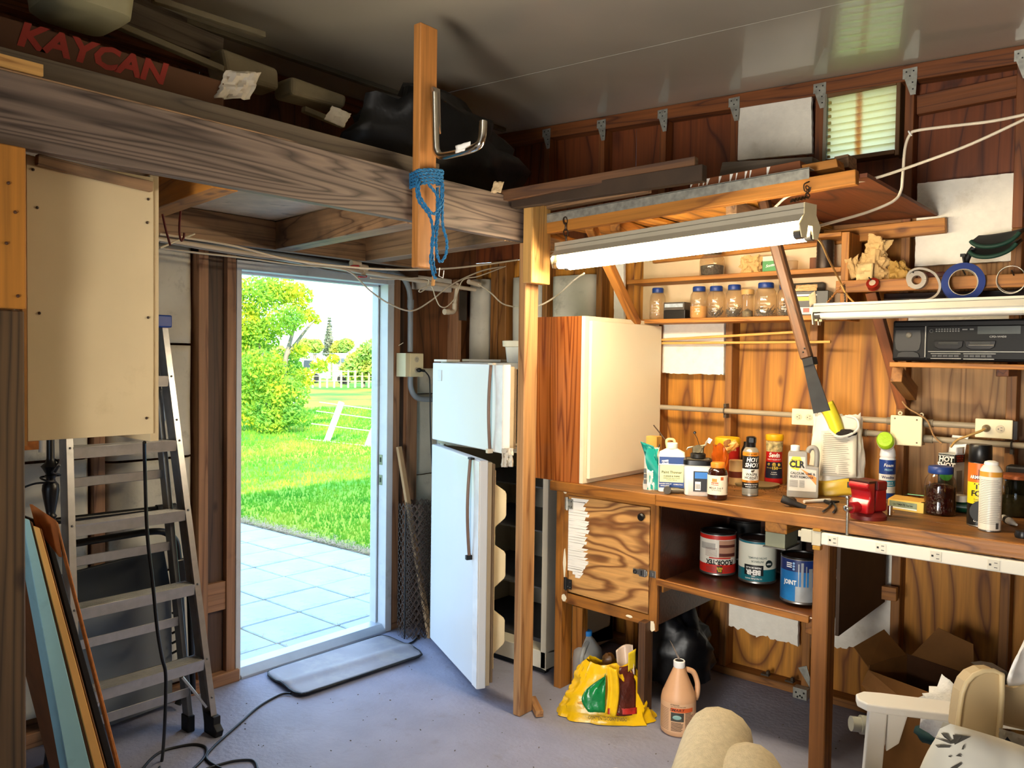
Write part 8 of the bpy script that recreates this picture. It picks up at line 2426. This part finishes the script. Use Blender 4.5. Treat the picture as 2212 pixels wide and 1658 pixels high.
pv = struct('path')
PAV = pm('#b4c2c6', .8, var=.10, scale=3, bump=.4, bscale=120, dirt='#93a0a2', dlo=.55, dhi=.8, dscale=9)
obj('sand_bed', MB().bb((-8.6, .5, GZ - .1), (XS - .06, 4.66, GZ - .014)), pm('#8d8468', .9, var=.2, scale=30), pv)
PVM = None
rnd = random.Random(11)
for i in range(12):
    for j in range(9):
        x1_ = -3.79 - i * .415; y1_ = 4.61 - j * .448 - (.018 * i * .12)
        M = Matrix.Translation((x1_ - .205, y1_ - .221, GZ - .03 + rnd.uniform(-.003, .003))) @ Matrix.Rotation(rnd.uniform(-.008, .008) - .0, 4, 'Z')
        if PVM is None:
            o = obj('paver', MB().box((0, 0, 0), (.404, .436, .05)), PAV, pv, M=M, bevel=.006, seg=1)
            PVM = o
        else:
            o = PVM.copy(); COL.objects.link(o); o.matrix_local = M; WM[o.name] = M
# straw and litter along the joints and the lawn edge
st = MB()
for i in range(5200):
    k = rnd.random()
    if k < .72:
        x = rnd.uniform(-8.4, -4.0); y = 4.66 + abs(rnd.gauss(0, .09)) - .06
    elif k < .9:
        x = -3.79 - .415 * rnd.randint(1, 11) + rnd.gauss(0, .02); y = rnd.uniform(1.6, 4.6)
        if rnd.random() < .6: y = round((y - 4.61) / .448) * .448 + 4.61 + rnd.gauss(0, .09)
    else:
        x = rnd.uniform(-8, -4); y = 4.61 - .448 * rnd.randint(0, 6) + rnd.gauss(0, .014)
    z = GZ + .002 + rnd.random() * .018 * (k < .72)
    a = rnd.uniform(0, PI); l_ = rnd.uniform(.008, .03) * (1.6 if k < .72 else .7)
    d = Vector((math.cos(a), math.sin(a), rnd.uniform(-.1, .25))) * l_
    n_ = Vector((-math.sin(a), math.cos(a), 0)) * .0016
    c0_ = Vector((x, y, z))
    st.add([c0_ - d - n_, c0_ - d + n_, c0_ + d + n_, c0_ + d - n_], [(0, 1, 2, 3)])
o = obj('straw', st, pm('#b59a7c', .9, var=.25, scale=40), world=True); o['kind'] = 'stuff'
tag(o, 'dry straw littering the paver joints and the lawn edge', 'straw')


def blade_mesh(name, pts, hgt, wd, m, lab, cat):
    n = len(pts)
    a = np.random.uniform(0, 2 * PI, n); tl = np.random.uniform(-.5, .5, (n, 2))
    h = hgt * np.random.uniform(.5, 1.2, n)
    v = np.empty((n, 3, 3))
    dx = np.stack([np.cos(a), np.sin(a)], 1) * wd[:, None]
    v[:, 0, :2] = pts[:, :2] - dx; v[:, 1, :2] = pts[:, :2] + dx; v[:, 0, 2] = v[:, 1, 2] = pts[:, 2]
    v[:, 2, :2] = pts[:, :2] + tl * h[:, None]; v[:, 2, 2] = pts[:, 2] + h
    me = bpy.data.meshes.new(name)
    me.from_pydata(v.reshape(-1, 3).tolist(), [], np.arange(3 * n).reshape(-1, 3).tolist())
    me.materials.append(m)
    o = bpy.data.objects.new(name, me); COL.objects.link(o); WM[o.name] = Matrix()
    o['kind'] = 'stuff'
    return tag(o, lab, cat)


def leafmat(name, cols, tr=.45):
    m, t, p_, N, L = nodes(name)
    gi = N('ShaderNodeTexCoord'); n1 = N('ShaderNodeTexNoise'); n1.inputs['Scale'].default_value = .9; n1.inputs['Detail'].default_value = 6; n1.inputs['Roughness'].default_value = .8
    L(gi.outputs['Object'], n1.inputs['Vector'])
    r = N('ShaderNodeValToRGB')
    e = r.color_ramp.elements
    e[0].position = .36; e[0].color = lin(cols[0]); e[1].position = .64; e[1].color = lin(cols[2])
    q = e.new(.5); q.color = lin(cols[1])
    L(n1.outputs[0], r.inputs[0])
    d = N('ShaderNodeBsdfDiffuse'); tl_ = N('ShaderNodeBsdfTranslucent'); mx = N('ShaderNodeMixShader'); mx.inputs[0].default_value = tr
    L(r.outputs[0], d.inputs[0]); L(r.outputs[0], tl_.inputs[0]); L(d.outputs[0], mx.inputs[1]); L(tl_.outputs[0], mx.inputs[2])
    L(mx.outputs[0], t.nodes['Material Output'].inputs[0])
    return m


LG = leafmat('lawn_blades', ('#4f9a34', '#74ae38', '#b4bc48'), .4)
n = 42000
ang_ = np.random.uniform(-1.08, -.55, n)            # fan of ground seen through the doorway and a step either side
dist = 5.6 + 22 * np.random.random(n) ** 1.7
X_ = np.sin(ang_) * dist; Y_ = np.cos(ang_) * dist
ok = (X_ < -3.9) & ((Y_ > 4.66) | (X_ < -8.7))
P_ = np.stack([X_[ok], Y_[ok], np.full(ok.sum(), GZ - .03)], 1)
dd = dist[ok]
blade_mesh('grass', P_, .055 + .002 * dd, .003 + .0011 * dd, LG, 'bright green lawn grass beyond the pavers', 'grass')


def foliage(name, blobs, n, size, m, parent, seed=0):
    """leaves: small bent quads filling blobs (centre, radii)"""
    rs = np.random.RandomState(seed)
    wts = np.array([b[1][0] * b[1][1] * b[1][2] for b in blobs]) ** .67
    ids = rs.choice(len(blobs), n, p=wts / wts.sum())
    C = np.array([b[0] for b in blobs])[ids]; Rr = np.array([b[1] for b in blobs])[ids]
    d = rs.normal(size=(n, 3)); d /= np.linalg.norm(d, axis=1)[:, None]
    r = rs.random(n) ** .38
    P = C + d * Rr * r[:, None]
    u = rs.normal(size=(n, 3)); u /= np.linalg.norm(u, axis=1)[:, None]
    w_ = rs.normal(size=(n, 3)); v = np.cross(u, w_); v /= np.linalg.norm(v, axis=1)[:, None]
    s = size * rs.uniform(.6, 1.4, n)[:, None]
    q = np.stack([P - u * s, P + v * s * .45, P + u * s, P - v * s * .45], 1)
    me = bpy.data.meshes.new(name)
    me.from_pydata(q.reshape(-1, 3).tolist(), [], np.arange(4 * n).reshape(-1, 4).tolist())
    me.materials.append(m)
    o = bpy.data.objects.new(name, me); COL.objects.link(o)
    o.parent = parent; o.matrix_local = WM[parent.name].inverted(); WM[o.name] = Matrix()
    o['kind'] = 'stuff'
    return o


YGL = leafmat('sunlit_leaves', ('#6aa850', '#9fc646', '#dccf34'))
BARK = pm('#8d8478', .9, var=.2, scale=10)
B0 = Vector((-16.6, 11.0, GZ))
DT = (B0 - EYE).dot(AF)
bt = thing('leafy_tree', 'big sunlit yellow-green tree just beyond the paved path', 'tree', B0)
FB = lambda x, y, r, k=.0: (tuple(PD(x, y, DT + k)), (r * DT / FPX, r * DT / FPX, r * DT / FPX * .8))
blobs = [FB(555, 640, 55), FB(600, 625, 45, .6), FB(640, 640, 38, .4), FB(560, 720, 50), FB(620, 690, 42, -.5), FB(665, 680, 22, .5), FB(680, 690, 14, .3), FB(560, 800, 60, -.6), FB(610, 790, 45, .5), FB(650, 760, 24), FB(565, 880, 58, -.6), FB(620, 850, 48, -.8), FB(655, 815, 26, -.4), FB(690, 790, 20, -.3), FB(720, 775, 13, -.3), FB(590, 910, 38, -1.0), FB(635, 895, 30, -1.0), FB(520, 700, 60), FB(500, 840, 70), FB(470, 640, 60), FB(450, 760, 80)]
foliage('foliage', blobs, 26000, .052, YGL, bt, 3)
obj('trunk', MB().tube([PD(600, 935, DT), PD(605, 860, DT), PD(618, 770, DT), PD(640, 690, DT)], [.10, .08, .06, .03], 8), BARK, bt, world=True, smooth=60)
for a_, b_, c_ in (((605, 860), (570, 780), (545, 690)), ((610, 830), (660, 800), (715, 778)), ((618, 770), (655, 720), (680, 690)), ((600, 900), (560, 860), (530, 800))):
    obj('branch', MB().tube([PD(*a_, DT), PD(*b_, DT), PD(*c_, DT)], [.05, .035, .015], 6), BARK, bt, world=True, smooth=60)
FARL = leafmat('far_leaves', ('#86b060', '#a8c45e', '#d8c858'), .3)
for (lab, D_, blobs2, n_, sz_, nm) in (
        ('rounded bright hedge tree at the far right through the doorway', 46, [(785, 790, 42), (810, 765, 40), (760, 795, 26), (840, 780, 50), (880, 790, 60)], 9000, .16, 'hedge_tree'),
        ('low sunlit bush behind the bare field left of the tall conifer', 60, [(660, 745, 16), (680, 748, 18), (645, 752, 14)], 2600, .17, 'field_bush'),
        ('low sunlit tree right of the tall conifer', 62, [(735, 750, 18), (748, 745, 16), (722, 755, 12)], 2600, .17, 'field_tree'),
        ('distant dark green tree line to the left beyond the field', 75, [(560, 760, 30), (600, 765, 24), (640, 765, 16), (520, 760, 34)], 3000, .22, 'far_tree')):
    b0 = PZ(blobs2[0][0], blobs2[0][1], 1.6) if False else PD(blobs2[0][0], blobs2[0][1], D_)
    th = thing(nm, lab, 'tree', (b0.x, b0.y, GZ))
    foliage('foliage', [(tuple(PD(x, y, D_)), (r * D_ / FPX, r * D_ / FPX, r * D_ / FPX * .85)) for x, y, r in blobs2], n_, sz_, FARL, th, int(D_))
    for x, y, r in blobs2[:2]:
        c0_ = PD(x, y, D_)
        obj('trunk', MB().tube([(c0_.x, c0_.y, GZ), (c0_.x, c0_.y, c0_.z)], .12, 6), BARK, th, world=True)
D_ = 62
cf = thing('conifer', 'tall thin conifer with a pale trunk beyond the field', 'tree', (PD(708, 780, D_).x, PD(708, 780, D_).y, GZ))
top, bot = PD(712, 684, D_), PD(708, 790, D_)
obj('trunk', MB().tube([(bot.x, bot.y, GZ), bot, top], [.26, .24, .05], 8), pm('#c2b4a0', .9), cf, world=True, smooth=60)
cb_ = []
for i in range(14):
    t_ = i / 13
    c0_ = bot.lerp(top, .25 + .72 * t_)
    r = 13 * (1 - t_ * .75) * D_ / FPX
    cb_.append((tuple(c0_), (r, r, r * .35)))
foliage('foliage', cb_, 1900, .13, leafmat('conifer_needles', ('#5c6a5c', '#7d8a74', '#a8a890'), .2), cf, 8)
# leaning posts of the near fence, with its wires
PW = pm('#d8d2c4', .7, var=.12, scale=8)
fn_ = thing('wire_fence', 'old wire fence with leaning pale posts beyond the lawn', 'fence', (-13.3, 10.0, GZ))
posts = []
for a_, b_, lab in (((704, 958), (738, 868), None), ((792, 968), (826, 880), None), ((636, 880), (640, 850), None)):
    p0 = PZ(a_[0], a_[1], GZ - .05)
    k_ = (p0 - EYE).dot(AF)
    p1 = PD(b_[0], b_[1], k_)
    lumber('post', p0, p1, .10, .085, PW, fn_, up=(1, 0, 0), bevel=.006)
    posts.append((p0, p1))
for v in (.06, .42, .72, .93):
    q0, q1 = posts[0][0].lerp(posts[0][1], v), posts[1][0].lerp(posts[1][1], v)
    d = q1 - q0
    obj('wire', MB().tube([q0 - d * .55, q0, q1, q1 + d * 1.5], .011 if v > .4 else .007, 5), PW, fn_, world=True)
# white rail fence, trailer, car and house in the distance
wf_ = thing('rail_fence', 'low white rail fence across the far side of the field', 'fence', PD(760, 805, 44))
A_, B_ = PZ(655, 812, GZ), PZ(835, 806, GZ)
A_ = PD(660, 812, 44); B_ = PD(870, 806, 46); A_.z = B_.z = GZ
WPNT = pm('#b5aa8c', .6)
for i in range(15):
    c0_ = A_.lerp(B_, i / 14)
    obj('post', MB().box(c0_ + Vector((0, 0, .45)), (.08, .08, 1.0)), WPNT, wf_, world=True)
for z in (.35, .62, .88):
    obj('rail', MB().tube([A_ + Vector((0, 0, z)), B_ + Vector((0, 0, z))],   .025, 5), WPNT, wf_, world=True)
hs = thing('white_house', 'low white building with dark windows behind the far fence', 'building', PD(742, 775, 56))
a_, b_ = PD(718, 788, 56), PD(752, 788, 57)
hz = PD(735, 770, 56).z
obj('wall', MB().hexa([(a_.x, a_.y, GZ), (b_.x, b_.y, GZ), (b_.x - 3, b_.y + 3, GZ), (a_.x - 3, a_.y + 3, GZ)], [(a_.x, a_.y, hz), (b_.x, b_.y, hz), (b_.x - 3, b_.y + 3, hz), (a_.x - 3, a_.y + 3, hz)]), WPNT, hs, world=True)
for t_ in (.3, .75):
    c0_ = a_.lerp(b_, t_); c0_.z = PD(735, 778, 56).z
    obj('window', MB().box(c0_ - Vector((AF.x, AF.y, 0)) * .06, (.35, .35, .28), Matrix.Rotation(.7, 3, 'Z')), pm('#5a6a78', .3), hs, world=True)
obj('roof', MB().hexa([(a_.x, a_.y, hz), (b_.x, b_.y, hz), (b_.x - 3, b_.y + 3, hz), (a_.x - 3, a_.y + 3, hz)], [(a_.x - 1, a_.y + 1, hz + .25), (b_.x - 1, b_.y + 1, hz + .25), (b_.x - 2, b_.y + 2, hz + .25), (a_.x - 2, a_.y + 2, hz + .25)]), pm('#cfd4da', .5), hs, world=True)
for (x0_, x1_, y0_, y1_, D_, col, lab) in ((652, 690, 775, 798, 52, '#e0e2e4', 'white van parked left beyond the field'), (738, 752, 788, 799, 50, '#7d93b0', 'blue-grey car parked right of the white building')):
    p0, p1 = PD(x0_, y1_, D_), PD(x1_, y1_, D_)
    z1 = PD(x0_, y0_, D_).z
    vt = thing('parked_car', lab, 'car', ((p0.x + p1.x) / 2, (p0.y + p1.y) / 2, GZ))
    M = axes_m(((p0.x + p1.x) / 2, (p0.y + p1.y) / 2, 0), Vector((p1.x - p0.x, p1.y - p0.y, 0)))
    L_ = (Vector((p1.x, p1.y)) - Vector((p0.x, p0.y))).length
    h_ = z1 - GZ
    obj('body', MB().prism([(-L_ / 2, GZ + .25), (L_ / 2, GZ + .25), (L_ / 2, GZ + h_ * .55), (L_ * .28, GZ + h_ * .62), (L_ * .18, z1), (-L_ * .42, z1), (-L_ / 2, GZ + h_ * .6)], 1.6, axis=1, at=-.2), pm(col, .3), vt, M=M, bevel=.05)
    obj('window', MB().prism([(-L_ * .36, GZ + h_ * .62), (L_ * .2, GZ + h_ * .62), (L_ * .14, z1 - .08), (-L_ * .34, z1 - .08)], .04, axis=1, at=-.235), pm('#39424c', .2), vt, M=M)
    for x_ in (-L_ * .3, L_ * .3):
        obj('wheel', MB().lathe([(.0, -.1), (.3, -.1), (.3, .1), (0, .1)], 16).xf(Matrix.Translation((x_, -.15, GZ + .3)) @ Matrix.Rotation(PI / 2, 4, 'X')), BLACKM, vt, M=M, smooth=40)
tl2 = thing('overhead_line', 'thin utility line across the sky above the far trees', 'wire', PD(600, 762, 58))
obj('wire', MB().tube([PD(480, 762, 58), PD(860, 764, 58)], .02, 4), pm('#8d969c', .6), tl2, world=True)
for px in (470, 866):
    q1 = PD(px, 755, 58)
    obj('pole', MB().tube([(q1.x, q1.y, GZ), q1], .1, 6), BARK, tl2, world=True)
